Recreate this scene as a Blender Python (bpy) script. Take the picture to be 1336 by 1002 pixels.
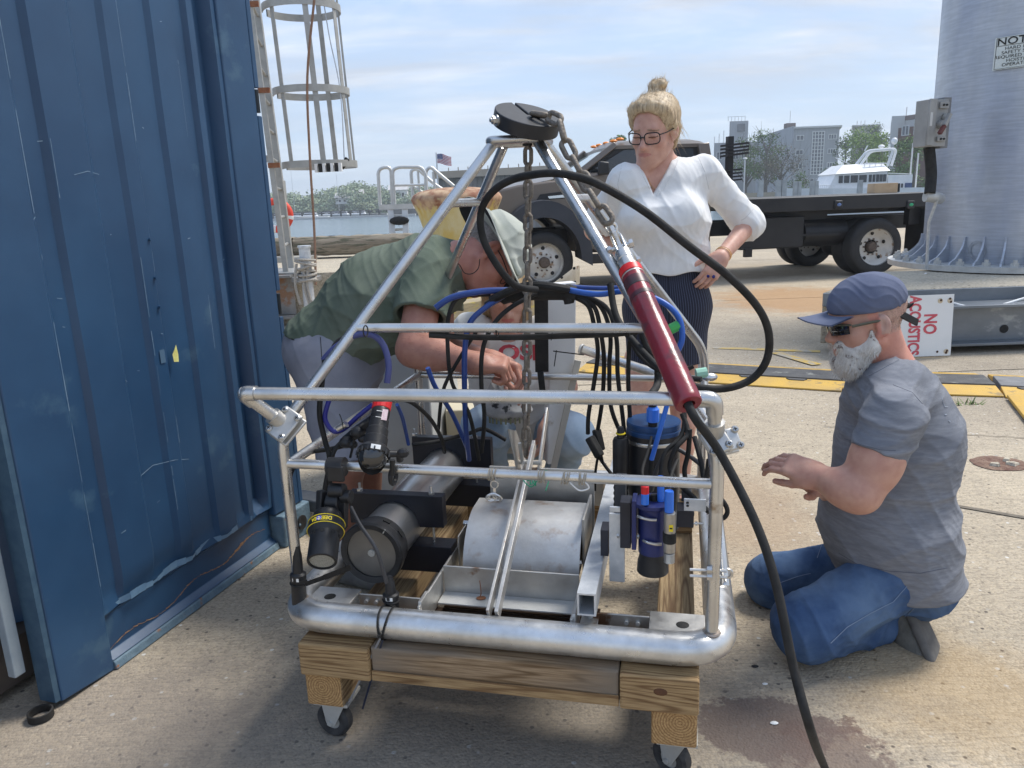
import bpy, math, random
import numpy as np
from mathutils import Vector, Matrix, Euler, noise as mnoise
random.seed(7)
S = bpy.context.scene
for o in list(bpy.data.objects): bpy.data.objects.remove(o)
F_PX, PITCH, ROLL, CH = 993.3, 0.2362, -0.0364, 1.2314
_F = Vector((0, math.cos(PITCH), -math.sin(PITCH))); _U0 = Vector((0, math.sin(PITCH), math.cos(PITCH))); _R0 = Vector((1, 0, 0))
_R = _R0*math.cos(ROLL) + _U0*math.sin(ROLL); _U = -_R0*math.sin(ROLL) + _U0*math.cos(ROLL)
CAM = Vector((0, 0, CH))
cd = bpy.data.cameras.new('camera'); cam = bpy.data.objects.new('camera', cd); S.collection.objects.link(cam)
cd.sensor_width = 36; cd.lens = F_PX/1336*36; cd.clip_start = .05; cd.clip_end = 3000
cam.matrix_world = Matrix(((_R.x, _U.x, -_F.x, 0), (_R.y, _U.y, -_F.y, 0), (_R.z, _U.z, -_F.z, CH), (0, 0, 0, 1)))
S.camera = cam
S.render.resolution_x = 1024; S.render.resolution_y = 768
S.view_settings.view_transform = 'Standard'; S.view_settings.look = 'None'; S.view_settings.gamma = 1; S.view_settings.use_curve_mapping = False
S.view_settings.exposure = 0.55
SUN_EL, SUN_AZ = math.radians(58), math.radians(62)      # azimuth from +Y towards +X
W = bpy.data.worlds.new('World'); S.world = W; W.use_nodes = True
nt = W.node_tree; nt.nodes.clear(); N = nt.nodes.new; L = nt.links.new
out = N('ShaderNodeOutputWorld'); bg = N('ShaderNodeBackground'); bg.inputs[1].default_value = .0988
sky = N('ShaderNodeTexSky'); sky.sky_type = 'NISHITA'; sky.sun_disc = False; sky.sun_elevation = SUN_EL; sky.sun_rotation = SUN_AZ
sky.air_density = 1.0; sky.dust_density = 1.6; sky.ozone_density = 1.5
tc = N('ShaderNodeTexCoord'); sep = N('ShaderNodeSeparateXYZ'); L(tc.outputs['Generated'], sep.inputs[0])
def wmath(op, a, b=None, c=None):
 n = N('ShaderNodeMath'); n.operation = op
 for i, v in enumerate((a, b, c)):
  if v is None: continue
  if isinstance(v, (int, float)): n.inputs[i].default_value = v
  else: L(v, n.inputs[i])
 return n.outputs[0]
zz = wmath('ADD', wmath('MAXIMUM', sep.outputs[2], 0), .10)
cx_ = wmath('DIVIDE', sep.outputs[0], zz); cy_ = wmath('DIVIDE', sep.outputs[1], zz)
comb = N('ShaderNodeCombineXYZ'); L(cx_, comb.inputs[0]); L(wmath('MULTIPLY', cy_, 1.0), comb.inputs[1])
def wnoise(scale, detail, rough, off=0, dist=0):
 m = N('ShaderNodeMapping'); m.inputs['Location'].default_value = (off, off*.7, 0); m.inputs['Rotation'].default_value = (0, 0, .5); m.inputs['Scale'].default_value = (.7, 1.25, 1)
 L(comb.outputs[0], m.inputs[0])
 n = N('ShaderNodeTexNoise'); n.inputs['Scale'].default_value = scale; n.inputs['Detail'].default_value = detail; n.inputs['Roughness'].default_value = rough
 n.inputs['Distortion'].default_value = dist; L(m.outputs[0], n.inputs[0]); return n.outputs['Fac']
def wramp(fac, a, b, ca=(0,0,0,1), cb=(1,1,1,1)):
 r = N('ShaderNodeValToRGB'); r.color_ramp.elements[0].position = a; r.color_ramp.elements[1].position = b
 r.color_ramp.elements[0].color = ca; r.color_ramp.elements[1].color = cb; r.color_ramp.interpolation = 'EASE'; L(fac, r.inputs[0]); return r.outputs[0]
c1 = wramp(wnoise(.62, 6, .58, 3.1, .4), .38, .66)
c2 = wramp(wnoise(2.1, 5, .6, 9.4, .6), .42, .72)
cm = wmath('MINIMUM', wmath('ADD', wmath('MULTIPLY', c1, .72), wmath('MULTIPLY', c2, .30)), 1)
hz = wramp(sep.outputs[2], .015, .20)                 # clouds thin out into a veil of haze at the horizon
cm = wmath('ADD', wmath('MULTIPLY', cm, wmath('ADD', wmath('MULTIPLY', hz, .95), .22)), .10)
shade = wramp(wnoise(.9, 5, .6, 1.7, .3), .35, .7, (4.6, 5.0, 5.7, 1), (7.4, 7.6, 8.0, 1))
mixh = N('ShaderNodeMix'); mixh.data_type = 'RGBA'; mixh.inputs[0].default_value = .80
L(sky.outputs[0], mixh.inputs[6])
skyc = N('ShaderNodeValToRGB'); e = skyc.color_ramp.elements
e[0].position = 0; e[0].color = (4.6, 5.7, 7.0, 1); e[1].position = .5; e[1].color = (3.0, 4.9, 8.6, 1)
L(sep.outputs[2], skyc.inputs[0]); L(skyc.outputs[0], mixh.inputs[7])
mx = N('ShaderNodeMix'); mx.data_type = 'RGBA'; L(cm, mx.inputs[0]); L(mixh.outputs[2], mx.inputs[6]); L(shade, mx.inputs[7])
L(mx.outputs[2], bg.inputs[0]); L(bg.outputs[0], out.inputs[0])
sd = bpy.data.lights.new('sun', 'SUN'); sd.energy = 2.8; sd.angle = math.radians(18); sd.color = (1, .96, .9)
sun = bpy.data.objects.new('sun', sd); S.collection.objects.link(sun)
_sdir = Vector((math.sin(SUN_AZ)*math.cos(SUN_EL), math.cos(SUN_AZ)*math.cos(SUN_EL), math.sin(SUN_EL)))
sun.rotation_euler = _sdir.to_track_quat('Z', 'Y').to_euler()
def ray(px, py): return _F + _R*((px-668)/F_PX) + _U*((501-py)/F_PX)
def P(px, py, D):
 d = ray(px, py); return CAM + d*(D/d.y)
def G(px, py, z=0):
 d = ray(px, py); return CAM + d*((z-CH)/d.z)
def PX(p):
 d = Vector(p)-CAM; z = d.dot(_F); return (668+F_PX*d.dot(_R)/z, 501-F_PX*d.dot(_U)/z)
MATS = {}
def mat(name, c1, c2=None, sc=8, rough=.6, metal=0, bump=0, bsc=40, st=(1,1,1), c3=None, c3t=.62, c3s=3, rv=0, det=5, spec=.5, coords='Object', c3w=.06, bd=.02, sss=0, lo=.35, hi=.65, c3st=None):
 """base colour c1..c2 by noise, patches of c3 above the threshold, fine relief"""
 if name in MATS: return MATS[name]
 m = bpy.data.materials.new(name); m.use_nodes = True; nt = m.node_tree; N = nt.nodes.new; L = nt.links.new
 b = nt.nodes['Principled BSDF']; b.inputs['Roughness'].default_value = rough; b.inputs['Metallic'].default_value = metal
 b.inputs['Specular IOR Level'].default_value = spec
 if sss: b.inputs['Subsurface Weight'].default_value = sss; b.inputs['Subsurface Radius'].default_value = (.012, .005, .003)
 tc = N('ShaderNodeTexCoord'); mp = N('ShaderNodeMapping'); mp.inputs['Scale'].default_value = st; L(tc.outputs[coords], mp.inputs[0])
 def nz(s, d=det, src=mp):
  n = N('ShaderNodeTexNoise'); n.inputs['Scale'].default_value = s; n.inputs['Detail'].default_value = d; n.inputs['Roughness'].default_value = .6; L(src.outputs[0], n.inputs[0]); return n
 def rmp(n, a, z):
  r = N('ShaderNodeMapRange'); r.inputs[1].default_value = a; r.inputs[2].default_value = z; L(n.outputs['Fac'], r.inputs[0]); return r
 c = c1 if len(c1) == 4 else (*c1, 1)
 b.inputs['Base Color'].default_value = c; last = None
 if c2:
  n = nz(sc); r = rmp(n, lo, hi); mx = N('ShaderNodeMix'); mx.data_type = 'RGBA'; L(r.outputs[0], mx.inputs[0])
  mx.inputs[6].default_value = c; mx.inputs[7].default_value = (*c2[:3], 1); last = mx.outputs[2]
  if rv:
   r2 = N('ShaderNodeMapRange'); r2.inputs[3].default_value = rough-rv; r2.inputs[4].default_value = rough+rv
   n2 = nz(sc*2.3); L(n2.outputs['Fac'], r2.inputs[0]); r2.inputs[1].default_value = .3; r2.inputs[2].default_value = .7; L(r2.outputs[0], b.inputs['Roughness'])
 if c3:
  mp3 = N('ShaderNodeMapping'); mp3.inputs['Scale'].default_value = c3st or st; mp3.inputs['Location'].default_value = (3.3, 1.7, 5.1); L(tc.outputs[coords], mp3.inputs[0])
  n = nz(c3s, 6, mp3); r = rmp(n, c3t-c3w/2, c3t+c3w/2); mx = N('ShaderNodeMix'); mx.data_type = 'RGBA'; L(r.outputs[0], mx.inputs[0])
  if last: L(last, mx.inputs[6])
  else: mx.inputs[6].default_value = c
  mx.inputs[7].default_value = (*c3[:3], 1); last = mx.outputs[2]
 if last: L(last, b.inputs['Base Color'])
 if bump:
  n = nz(bsc, 4); bp = N('ShaderNodeBump'); bp.inputs['Strength'].default_value = bump; bp.inputs['Distance'].default_value = bd; L(n.outputs['Fac'], bp.inputs['Height']); L(bp.outputs[0], b.inputs['Normal'])
 MATS[name] = m; return m
def nodes(m): return m.node_tree.nodes, m.node_tree.links
C = S.collection
def link(o): C.objects.link(o); return o
def tag(o, label=None, cat=None, group=None, kind=None):
 if label: o['label'] = label
 if cat: o['category'] = cat
 if group: o['group'] = group
 if kind: o['kind'] = kind
 return o
def thing(name, label, cat, loc=(0,0,0), rz=0, group=None):
 o = bpy.data.objects.new(name, None); link(o); o.location = loc; o.rotation_euler = (0, 0, rz); o.empty_display_size = .1
 return tag(o, label, cat, group)
def attach(o, parent, world=True):
 if parent is None: return o
 o.parent = parent
 if world and parent.parent is None and parent.type == 'EMPTY':
  o.matrix_parent_inverse = (Matrix.Translation(parent.location) @ parent.rotation_euler.to_matrix().to_4x4()).inverted()
 return o
class MB:
 def __init__(s): s.v = []; s.f = []; s.m = []
 def add(s, vs, fs, mi=0):
  b = len(s.v); s.v += [tuple(v) for v in vs]; s.f += [tuple(b+i for i in f) for f in fs]; s.m += [mi]*len(fs); return s
 def box(s, c, size, R=None, mi=0, taper=1):
  x, y, z = [k/2 for k in size]; R = R or Matrix.Identity(3); c = Vector(c)
  vs = [c + R @ Vector((sx*x*(taper if sz > 0 else 1), sy*y*(taper if sz > 0 else 1), sz*z)) for sz in (-1,1) for sx, sy in ((-1,-1),(1,-1),(1,1),(-1,1))]
  return s.add(vs, [(3,2,1,0),(4,5,6,7),(0,1,5,4),(1,2,6,5),(2,3,7,6),(3,0,4,7)], mi)
 def bar(s, a, b, w, h, up=(0,0,1), mi=0):
  """box from a to b, w across, h along up"""
  a = Vector(a); b = Vector(b); d = (b-a); l = d.length; d.normalize(); x = d.cross(Vector(up)).normalized(); z = x.cross(d).normalized()
  return s.box((a+b)/2, (w, l, h), Matrix((x, d, z)).transposed(), mi)
 def tube(s, pts, r, seg=12, cap=True, mi=0, flat=1):
  pts = [Vector(p) for p in pts]; n = len(pts); rs = r if isinstance(r, (list, tuple)) else [r]*n
  t0 = (pts[1]-pts[0]).normalized(); x = t0.orthogonal().normalized(); vs = []; prev = t0
  for i, p in enumerate(pts):
   t = ((pts[min(i+1,n-1)]-p).normalized() + (p-pts[max(i-1,0)]).normalized())
   t = t.normalized() if t.length > 1e-6 else prev
   x = (x - t*x.dot(t)).normalized(); y = t.cross(x); prev = t
   for k in range(seg):
    a = 2*math.pi*k/seg; vs.append(p + (x*math.cos(a) + y*math.sin(a)*flat)*rs[i])
  fs = [(i*seg+k, i*seg+(k+1)%seg, (i+1)*seg+(k+1)%seg, (i+1)*seg+k) for i in range(n-1) for k in range(seg)]
  if cap: fs += [tuple(range(seg-1,-1,-1)), tuple((n-1)*seg+k for k in range(seg))]
  return s.add(vs, fs, mi)
 def cyl(s, a, b, r, r2=None, seg=20, mi=0, cap=True): return s.tube([a, b], [r, r if r2 is None else r2], seg, cap, mi)
 def lathe(s, prof, o, ax=(0,0,1), seg=24, mi=0, cap=True):
  """prof = [(radius, height)...] round the axis ax from o"""
  o = Vector(o); ax = Vector(ax).normalized(); x = ax.orthogonal().normalized(); y = ax.cross(x); vs = []
  for r, h in prof:
   for k in range(seg):
    a = 2*math.pi*k/seg; vs.append(o + ax*h + (x*math.cos(a)+y*math.sin(a))*max(r, 1e-5))
  n = len(prof); fs = [(i*seg+k, i*seg+(k+1)%seg, (i+1)*seg+(k+1)%seg, (i+1)*seg+k) for i in range(n-1) for k in range(seg)]
  if cap: fs += [tuple(range(seg-1,-1,-1)), tuple((n-1)*seg+k for k in range(seg))]
  return s.add(vs, fs, mi)
 def torus(s, c, ax, R, r, seg=32, rs=10, mi=0, a0=0, a1=2*math.pi, x=None):
  c = Vector(c); ax = Vector(ax).normalized(); x = Vector(x).normalized() if x else ax.orthogonal().normalized(); y = ax.cross(x)
  full = abs(a1-a0-2*math.pi) < 1e-4; n = seg if full else seg+1; vs = []
  for i in range(n):
   a = a0+(a1-a0)*i/seg; d = x*math.cos(a)+y*math.sin(a)
   for k in range(rs):
    b = 2*math.pi*k/rs; vs.append(c + d*(R+r*math.cos(b)) + ax*r*math.sin(b))
  m = n if full else n-1
  return s.add(vs, [(i*rs+k, ((i+1)%n)*rs+k, ((i+1)%n)*rs+(k+1)%rs, i*rs+(k+1)%rs) for i in range(m) for k in range(rs)], mi)
 def prism(s, poly, d, mi=0):
  """closed 3-D polygon extruded by the vector d"""
  poly = [Vector(p) for p in poly]; d = Vector(d); n = len(poly)
  return s.add(poly + [p+d for p in poly], [tuple(range(n-1,-1,-1)), tuple(range(n, 2*n))] + [(i, (i+1)%n, n+(i+1)%n, n+i) for i in range(n)], mi)
 def quad(s, a, b, c, d, mi=0): return s.add([a,b,c,d], [(0,1,2,3)], mi)
 def sph(s, c, r, sc=(1,1,1), seg=16, R=None, mi=0):
  R = R or Matrix.Identity(3); c = Vector(c); n = seg//2; vs = []; fs = []
  for i in range(n+1):
   t = math.pi*i/n
   for k in range(seg):
    a = 2*math.pi*k/seg; vs.append(c + R @ Vector((r*sc[0]*math.sin(t)*math.cos(a), r*sc[1]*math.sin(t)*math.sin(a), r*sc[2]*math.cos(t))))
  fs = [(i*seg+k, (i+1)*seg+k, (i+1)*seg+(k+1)%seg, i*seg+(k+1)%seg) for i in range(n) for k in range(seg)]
  return s.add(vs, fs, mi)
 def grid(s, fn, nu, nv, mi=0, two=None):
  vs = [fn(i/nu, j/nv) for j in range(nv+1) for i in range(nu+1)]
  return s.add(vs, [(j*(nu+1)+i, j*(nu+1)+i+1, (j+1)*(nu+1)+i+1, (j+1)*(nu+1)+i) for j in range(nv) for i in range(nu)], mi)
 def mesh(s, name, mats, smooth=35):
  me = bpy.data.meshes.new(name); me.from_pydata(s.v, [], s.f)
  for m in (mats if isinstance(mats, (list, tuple)) else [mats]): me.materials.append(m)
  if any(s.m): me.polygons.foreach_set('material_index', s.m)
  if smooth:
   me.polygons.foreach_set('use_smooth', [True]*len(me.polygons)); me.set_sharp_from_angle(angle=math.radians(smooth))
  me.update(); return me
 def build(s, name, mats, parent=None, smooth=35, bevel=0, world=True, fixn=True):
  me = s.mesh(name, mats, smooth)
  if fixn:
   import bmesh; bm = bmesh.new(); bm.from_mesh(me); bmesh.ops.recalc_face_normals(bm, faces=bm.faces); bm.to_mesh(me); bm.free()
  o = link(bpy.data.objects.new(name, me)); attach(o, parent, world)
  if bevel:
   md = o.modifiers.new('bevel', 'BEVEL'); md.width = bevel; md.segments = 2; md.limit_method = 'ANGLE'; md.angle_limit = math.radians(40); md.harden_normals = False
  return o
def inst(name, me, parent=None, M=None, world=True):
 o = link(bpy.data.objects.new(name, me));
 if M is not None: o.matrix_basis = M
 return attach(o, parent, world)
def fillet(pts, r, n=6, closed=False):
 pts = [Vector(p) for p in pts]; out = []; m = len(pts)
 for i in range(m):
  if not closed and i in (0, m-1): out.append(pts[i]); continue
  a, b, c = pts[i-1], pts[i], pts[(i+1)%m]; u = (a-b); w = (c-b); rr = min(r, u.length*.49, w.length*.49); u.normalize(); w.normalize()
  p0 = b+u*rr; p1 = b+w*rr
  for k in range(n+1):
   t = k/n; out.append(p0*(1-t)**2 + b*2*t*(1-t) + p1*t*t)
 return out
def spline(pts, n=8):
 pts = [Vector(p) for p in pts]; out = []; m = len(pts)
 for i in range(m-1):
  p0 = pts[max(i-1,0)]; p1 = pts[i]; p2 = pts[i+1]; p3 = pts[min(i+2,m-1)]
  for k in range(n):
   t = k/n; out.append(.5*((2*p1) + (p2-p0)*t + (2*p0-5*p1+4*p2-p3)*t*t + (3*p1-p0-3*p2+p3)*t**3))
 out.append(pts[-1]); return out
def copy_tree(o, parent=None):
 c = o.copy(); C.objects.link(c)
 if parent: c.parent = parent
 for ch in list(o.children): copy_tree(ch, c)
 return c
def text(name, s, size, M, material, parent=None, sx=1, align='CENTER', ext=.0006, bold=0, world=True):
 cu = bpy.data.curves.new(name, 'FONT'); cu.body = s; cu.size = size; cu.align_x = align; cu.align_y = 'CENTER'; cu.extrude = ext; cu.offset = bold; cu.resolution_u = 3
 o = bpy.data.objects.new(name, cu); link(o)
 me = bpy.data.meshes.new_from_object(o.evaluated_get(bpy.context.evaluated_depsgraph_get())); bpy.data.objects.remove(o)
 me.materials.clear(); me.materials.append(material)
 me.transform(Matrix.Diagonal((sx, 1, 1, 1))); me.transform(M); me.name = name
 o = link(bpy.data.objects.new(name, me)); return attach(o, parent, world)
def frame_mat(o, x, y):
 """matrix whose local x, y axes are x, y at o"""
 x = Vector(x).normalized(); z = x.cross(Vector(y)).normalized(); y = z.cross(x)
 return Matrix(((x.x, y.x, z.x, o[0]), (x.y, y.y, z.y, o[1]), (x.z, y.z, z.z, o[2]), (0,0,0,1)))
# ================================================= MATERIALS
steel = mat('stainless_tube', (.50,.49,.47), (.66,.65,.63), sc=9, rough=.30, metal=.92, bump=.05, bsc=60, rv=.08, c3=(.30,.24,.18), c3t=.70, c3s=5)
steel_dull = mat('brushed_plate', (.46,.45,.43), (.58,.57,.54), sc=14, rough=.46, metal=.85, bump=.04, bsc=90, rv=.1, c3=(.25,.15,.09), c3t=.68, c3s=7)
galv = mat('galvanised', (.50,.53,.56), (.66,.68,.70), sc=30, rough=.5, metal=.55, bump=.03, bsc=120)
alu_old = mat('weathered_aluminium', (.42,.42,.40), (.56,.56,.54), sc=6, rough=.55, metal=.45, bump=.1, bsc=50, c3=(.30,.22,.15), c3t=.70, c3s=4)
black_pl = mat('black_plastic', (.012,.012,.013), (.022,.022,.024), sc=30, rough=.42, bump=.04, bsc=200, spec=.4)
black_hdpe = mat('black_board', (.006,.007,.012), (.010,.011,.018), sc=10, rough=.38, bump=.03, bsc=60, spec=.35)
rubber = mat('black_rubber', (.012,.012,.012), (.028,.027,.026), sc=25, rough=.7, bump=.1, bsc=150, spec=.3)
blue_hose = mat('blue_hose', (.012,.045,.20), (.02,.06,.26), sc=20, rough=.4)
blue_light = mat('blue_sleeve', (.03,.16,.68), (.04,.2,.75), sc=20, rough=.35)
navy = mat('navy_anodised', (.012,.02,.10), (.02,.03,.14), sc=20, rough=.35, metal=.2)
red_pl = mat('red_plastic', (.62,.012,.016), (.7,.02,.02), sc=20, rough=.4)
white_paint = mat('white_paint', (.72,.72,.70), (.80,.80,.78), sc=5, rough=.5, bump=.03, bsc=60)
rust = mat('rust', (.20,.07,.03), (.30,.13,.06), sc=14, rough=.9, bump=.3, bsc=60)
chain_m = mat('rusty_chain', (.14,.12,.10), (.26,.23,.195), sc=60, rough=.62, metal=.5, bump=.3, bsc=150, c3=(.20,.11,.065), c3t=.68, c3s=30)
green_pl = mat('green_line', (.01,.30,.16), rough=.5)
yellow_pl = mat('yellow_print', (.80,.62,.02), rough=.5)
def concrete(name, base, dark, agg=1.0, brush=0, stain=True, sc=1.0):
 m = bpy.data.materials.new(name); m.use_nodes = True; nt = m.node_tree; N = nt.nodes.new; L = nt.links.new; b = nt.nodes['Principled BSDF']
 b.inputs['Roughness'].default_value = .88; b.inputs['Specular IOR Level'].default_value = .25
 tc = N('ShaderNodeTexCoord')
 def nz(s, d=5, r=.6, st=None, dist=0):
  n = N('ShaderNodeTexNoise'); n.inputs['Scale'].default_value = s; n.inputs['Detail'].default_value = d; n.inputs['Roughness'].default_value = r; n.inputs['Distortion'].default_value = dist
  if st:
   mp = N('ShaderNodeMapping'); mp.inputs['Scale'].default_value = st; mp.inputs['Rotation'].default_value = (0,0,-.5); L(tc.outputs['Object'], mp.inputs[0]); L(mp.outputs[0], n.inputs[0])
  else: L(tc.outputs['Object'], n.inputs[0])
  return n.outputs['Fac']
 def rg(f, a, z, lo=0, hi=1):
  r = N('ShaderNodeMapRange'); r.inputs[1].default_value = a; r.inputs[2].default_value = z; r.inputs[3].default_value = lo; r.inputs[4].default_value = hi; L(f, r.inputs[0]); return r.outputs[0]
 def mix(f, a, c, bl='MIX'):
  x = N('ShaderNodeMix'); x.data_type = 'RGBA'; x.blend_type = bl
  if isinstance(f, (int,float)): x.inputs[0].default_value = f
  else: L(f, x.inputs[0])
  for i, v in ((6, a), (7, c)):
   if isinstance(v, tuple): x.inputs[i].default_value = (*v[:3], 1)
   else: L(v, x.inputs[i])
  return x.outputs[2]
 col = mix(rg(nz(1.1*sc, 6, .62), .36, .66), base, dark)
 col = mix(rg(nz(.35*sc, 4, .5), .40, .62, 0, .75), col, tuple(k*1.12 for k in (base[0], base[1]*.985, base[2]*.93)))
 col = mix(rg(nz(5*sc, 6, .7), .45, .75, 0, .55), col, tuple(k*.68 for k in base))
 vo = N('ShaderNodeTexVoronoi'); vo.inputs['Scale'].default_value = 150*agg; vo.inputs['Randomness'].default_value = 1; L(tc.outputs['Object'], vo.inputs['Vector'])
 sp = N('ShaderNodeSeparateColor'); L(vo.outputs['Color'], sp.inputs[0])
 amp = .62
 gr = N('ShaderNodeValToRGB'); e = gr.color_ramp.elements; e[0].position = 0; e[0].color = (.48,.44,.40,1); e[1].position = 1; e[1].color = (1.32,1.28,1.22,1)
 for p, c in ((.18,(.72,.68,.62,1)), (.5,(.98,.95,.9,1)), (.8,(1.1,1.03,.93,1)), (.93,(1.12,1.05,.9,1))):
  k = gr.color_ramp.elements.new(p); k.color = c
 L(sp.outputs[0], gr.inputs[0]); col = mix(amp, col, gr.outputs[0], 'MULTIPLY')
 vo2 = N('ShaderNodeTexVoronoi'); vo2.inputs['Scale'].default_value = 46*agg; L(tc.outputs['Object'], vo2.inputs['Vector'])
 sp2 = N('ShaderNodeSeparateColor'); L(vo2.outputs['Color'], sp2.inputs[0])
 pick = N('ShaderNodeMath'); pick.operation = 'MULTIPLY'; L(rg(sp2.outputs[1], .86, .9), pick.inputs[0]); L(rg(vo2.outputs['Distance'], .30, .18), pick.inputs[1])
 col = mix(pick.outputs[0], col, (.10,.085,.07))
 pick2 = N('ShaderNodeMath'); pick2.operation = 'MULTIPLY'; L(rg(sp2.outputs[0], .95, .97), pick2.inputs[0]); L(rg(vo2.outputs['Distance'], .32, .22), pick2.inputs[1])
 col = mix(pick2.outputs[0], col, (.62,.60,.55))
 if brush: col = mix(rg(nz(30, 3, .5, (.35, 7, 1), .5), .50, .64, 0, brush), col, tuple(k*.55 for k in dark))
 if stain:
  def blob(cx, cy, r, edge, c, amt=1, st=(1,1,1)):
   nonlocal col
   mp = N('ShaderNodeMapping'); mp.inputs['Location'].default_value = (-cx*st[0], -cy*st[1], 0); mp.inputs['Scale'].default_value = st; L(tc.outputs['Object'], mp.inputs[0])
   ln = N('ShaderNodeVectorMath'); ln.operation = 'LENGTH'; L(mp.outputs[0], ln.inputs[0])
   ad = N('ShaderNodeMath'); ad.operation = 'MULTIPLY_ADD'; L(nz(9/r*.25, 7, .72), ad.inputs[0]); ad.inputs[1].default_value = r*1.6; L(ln.outputs['Value'], ad.inputs[2])
   col = mix(rg(ad.outputs[0], r*(1.55+edge), r*1.55, 0, amt), col, c)
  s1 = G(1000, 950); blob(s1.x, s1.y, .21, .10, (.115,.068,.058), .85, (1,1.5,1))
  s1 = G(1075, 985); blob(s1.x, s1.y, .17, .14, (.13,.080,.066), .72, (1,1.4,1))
  s1 = G(1050, 390); blob(s1.x, s1.y, .55, .6, (.38,.20,.075), .65, (.6,.5,1))
  s1 = G(1240, 900); blob(s1.x, s1.y, .22, .9, (.36,.24,.11), .45, (1,1.2,1))
  s1 = G(960, 660); blob(s1.x, s1.y, .25, .8, (.30,.20,.12), .45, (1,.6,1))
  s1 = G(620, 960); blob(s1.x, s1.y, .55, .5, (.16,.145,.13), .5, (.6,1.2,1))  # broad darker grey area of ground around the dolly front
  s1 = G(130, 960); blob(s1.x, s1.y, .28, .7, (.17,.145,.13), .45, (.8,1,1))  # darker grey area of ground near the container door corner
 L(col, b.inputs['Base Color'])
 h = N('ShaderNodeMath'); h.operation = 'MULTIPLY_ADD'; L(vo.outputs['Distance'], h.inputs[0]); h.inputs[1].default_value = -.6; L(nz(60, 5, .7), h.inputs[2])
 bp = N('ShaderNodeBump'); bp.inputs['Strength'].default_value = .55; bp.inputs['Distance'].default_value = .006; L(h.outputs[0], bp.inputs['Height']); L(bp.outputs[0], b.inputs['Normal'])
 MATS[name] = m; return m
conc = concrete('quay_concrete', (.47,.41,.325), (.35,.305,.245), brush=.4)
conc2 = concrete('deck_concrete', (.46,.42,.35), (.36,.33,.28), agg=.5, stain=False)
water_m = mat('harbour_water', (.035,.075,.095), (.06,.11,.13), sc=.02, rough=.16, bump=.35, bsc=.9, st=(.35,1,1), bd=.25, det=6)
soil = mat('far_land', (.10,.13,.06), (.15,.17,.09), sc=.08, rough=.95)
# ================================================= GROUND
RAISED_Y0 = 8.2
DZ = P(385, 358, RAISED_Y0).z                                  # top of the raised dock
m = MB()
def slab(poly, z0, z1): m.prism([Vector((x, y, z0)) for x, y in poly], (0, 0, z1-z0))
JX = G(1250, 664).y
slabs = [(-9, -8, 40, 5.0), (-9, 5.022, 40, 8.9), (-9, 8.92, 60, 14.2), (-.7, 14.22, 60, 34)]
for i, (x0, y0, x1, y1) in enumerate(slabs):
 slab([(x0, y0), (x1, y0), (x1, y1 + (0 if i else .0)), (x0, y1)], -.35, 0)
go = m.build('ground', [conc], smooth=0); tag(go, kind='structure')
m = MB(); m.box((15, 12, -.30), (90, 44, .30)); tag(m.build('ground_joint_bed', mat('joint_fill', (.10,.085,.065), (.16,.14,.11), sc=20, rough=.95), smooth=0), kind='structure')
m = MB(); m.box((-5, 14.45, -1.9), (8.6, .4, 3.0)); m.box((29.8, 34.2, -1.9), (61, .4, 3.0)); m.box((-.9, 24.3, -1.9), (.4, 20, 3.0)); tag(m.build('quay_wall', conc2, smooth=0), kind='structure')
m = MB(); m.quad((-1500,-1500,-1.0),(1500,-1500,-1.0),(1500,2600,-1.0),(-1500,2600,-1.0)); w = m.build('water', water_m, smooth=0); tag(w, kind='structure')
def hill_h(x, y):
 a = max(0, min(1, (y-212)/16)) if x < 60 else max(0, min(1, (y-62)/14))
 base = -2.6 + a*(2.0 if x < 60 else 4.7)
 if x < 60: base += a*1.2*math.exp(-((x+58)/34)**2) + a*.3
 else: base += a*max(0, (y-80))*.012
 return base + a*.5*mnoise.noise(Vector((x*.03, y*.03, 0)))
m = MB(); m.grid(lambda u, v: Vector((-700+1500*u, 60+900*v*v, hill_h(-700+1500*u, 60+900*v*v))), 220, 90)
tag(m.build('far_land', soil, smooth=60), kind='structure')
m = MB(); X1 = -1.15
m.box(((-14+X1)/2, (RAISED_Y0+.12+14.6)/2, DZ/2), (14+X1, 14.6-RAISED_Y0-.12, DZ-.004)); dk = m.build('raised_dock', conc2, smooth=0); tag(dk, kind='structure')
beam_m = mat('beam_steel', (.17,.17,.165), (.27,.26,.245), sc=5, rough=.7, metal=.3, bump=.2, bsc=40, c3=(.25,.14,.08), c3t=.6, c3s=4)
t = thing('steel_beam', 'long weathered steel I-beam along the front of the raised dock behind the bending man', 'beam', (-3.2, RAISED_Y0, 0))
m = MB(); m.box((-3.6, RAISED_Y0, DZ-.012), (2.6, .22, .024)); m.box((-3.6, RAISED_Y0, .1), (2.6, .22, .024)); m.build('flange', beam_m, t)
m = MB(); m.box((-3.6, RAISED_Y0+.04, (DZ+.1)/2), (2.58, .02, DZ-.14)); m.build('web', beam_m, t)
m = MB(); m.box((-2.15, RAISED_Y0-.02, DZ-.05), (.28, .18, .05)); m.build('loose_plate', beam_m, t, bevel=.004)
wood_grey = mat('weathered_timber', (.20,.165,.12), (.36,.31,.24), sc=3, rough=.9, bump=.5, bsc=25, st=(.6,6,6), c3=(.12,.12,.08), c3t=.57, c3s=6)
ye = G(430, 336, DZ).y
t = thing('timber_stringpiece', 'rough weathered timber kerb along the water edge of the dock', 'timber', (-4, ye, DZ))
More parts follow.
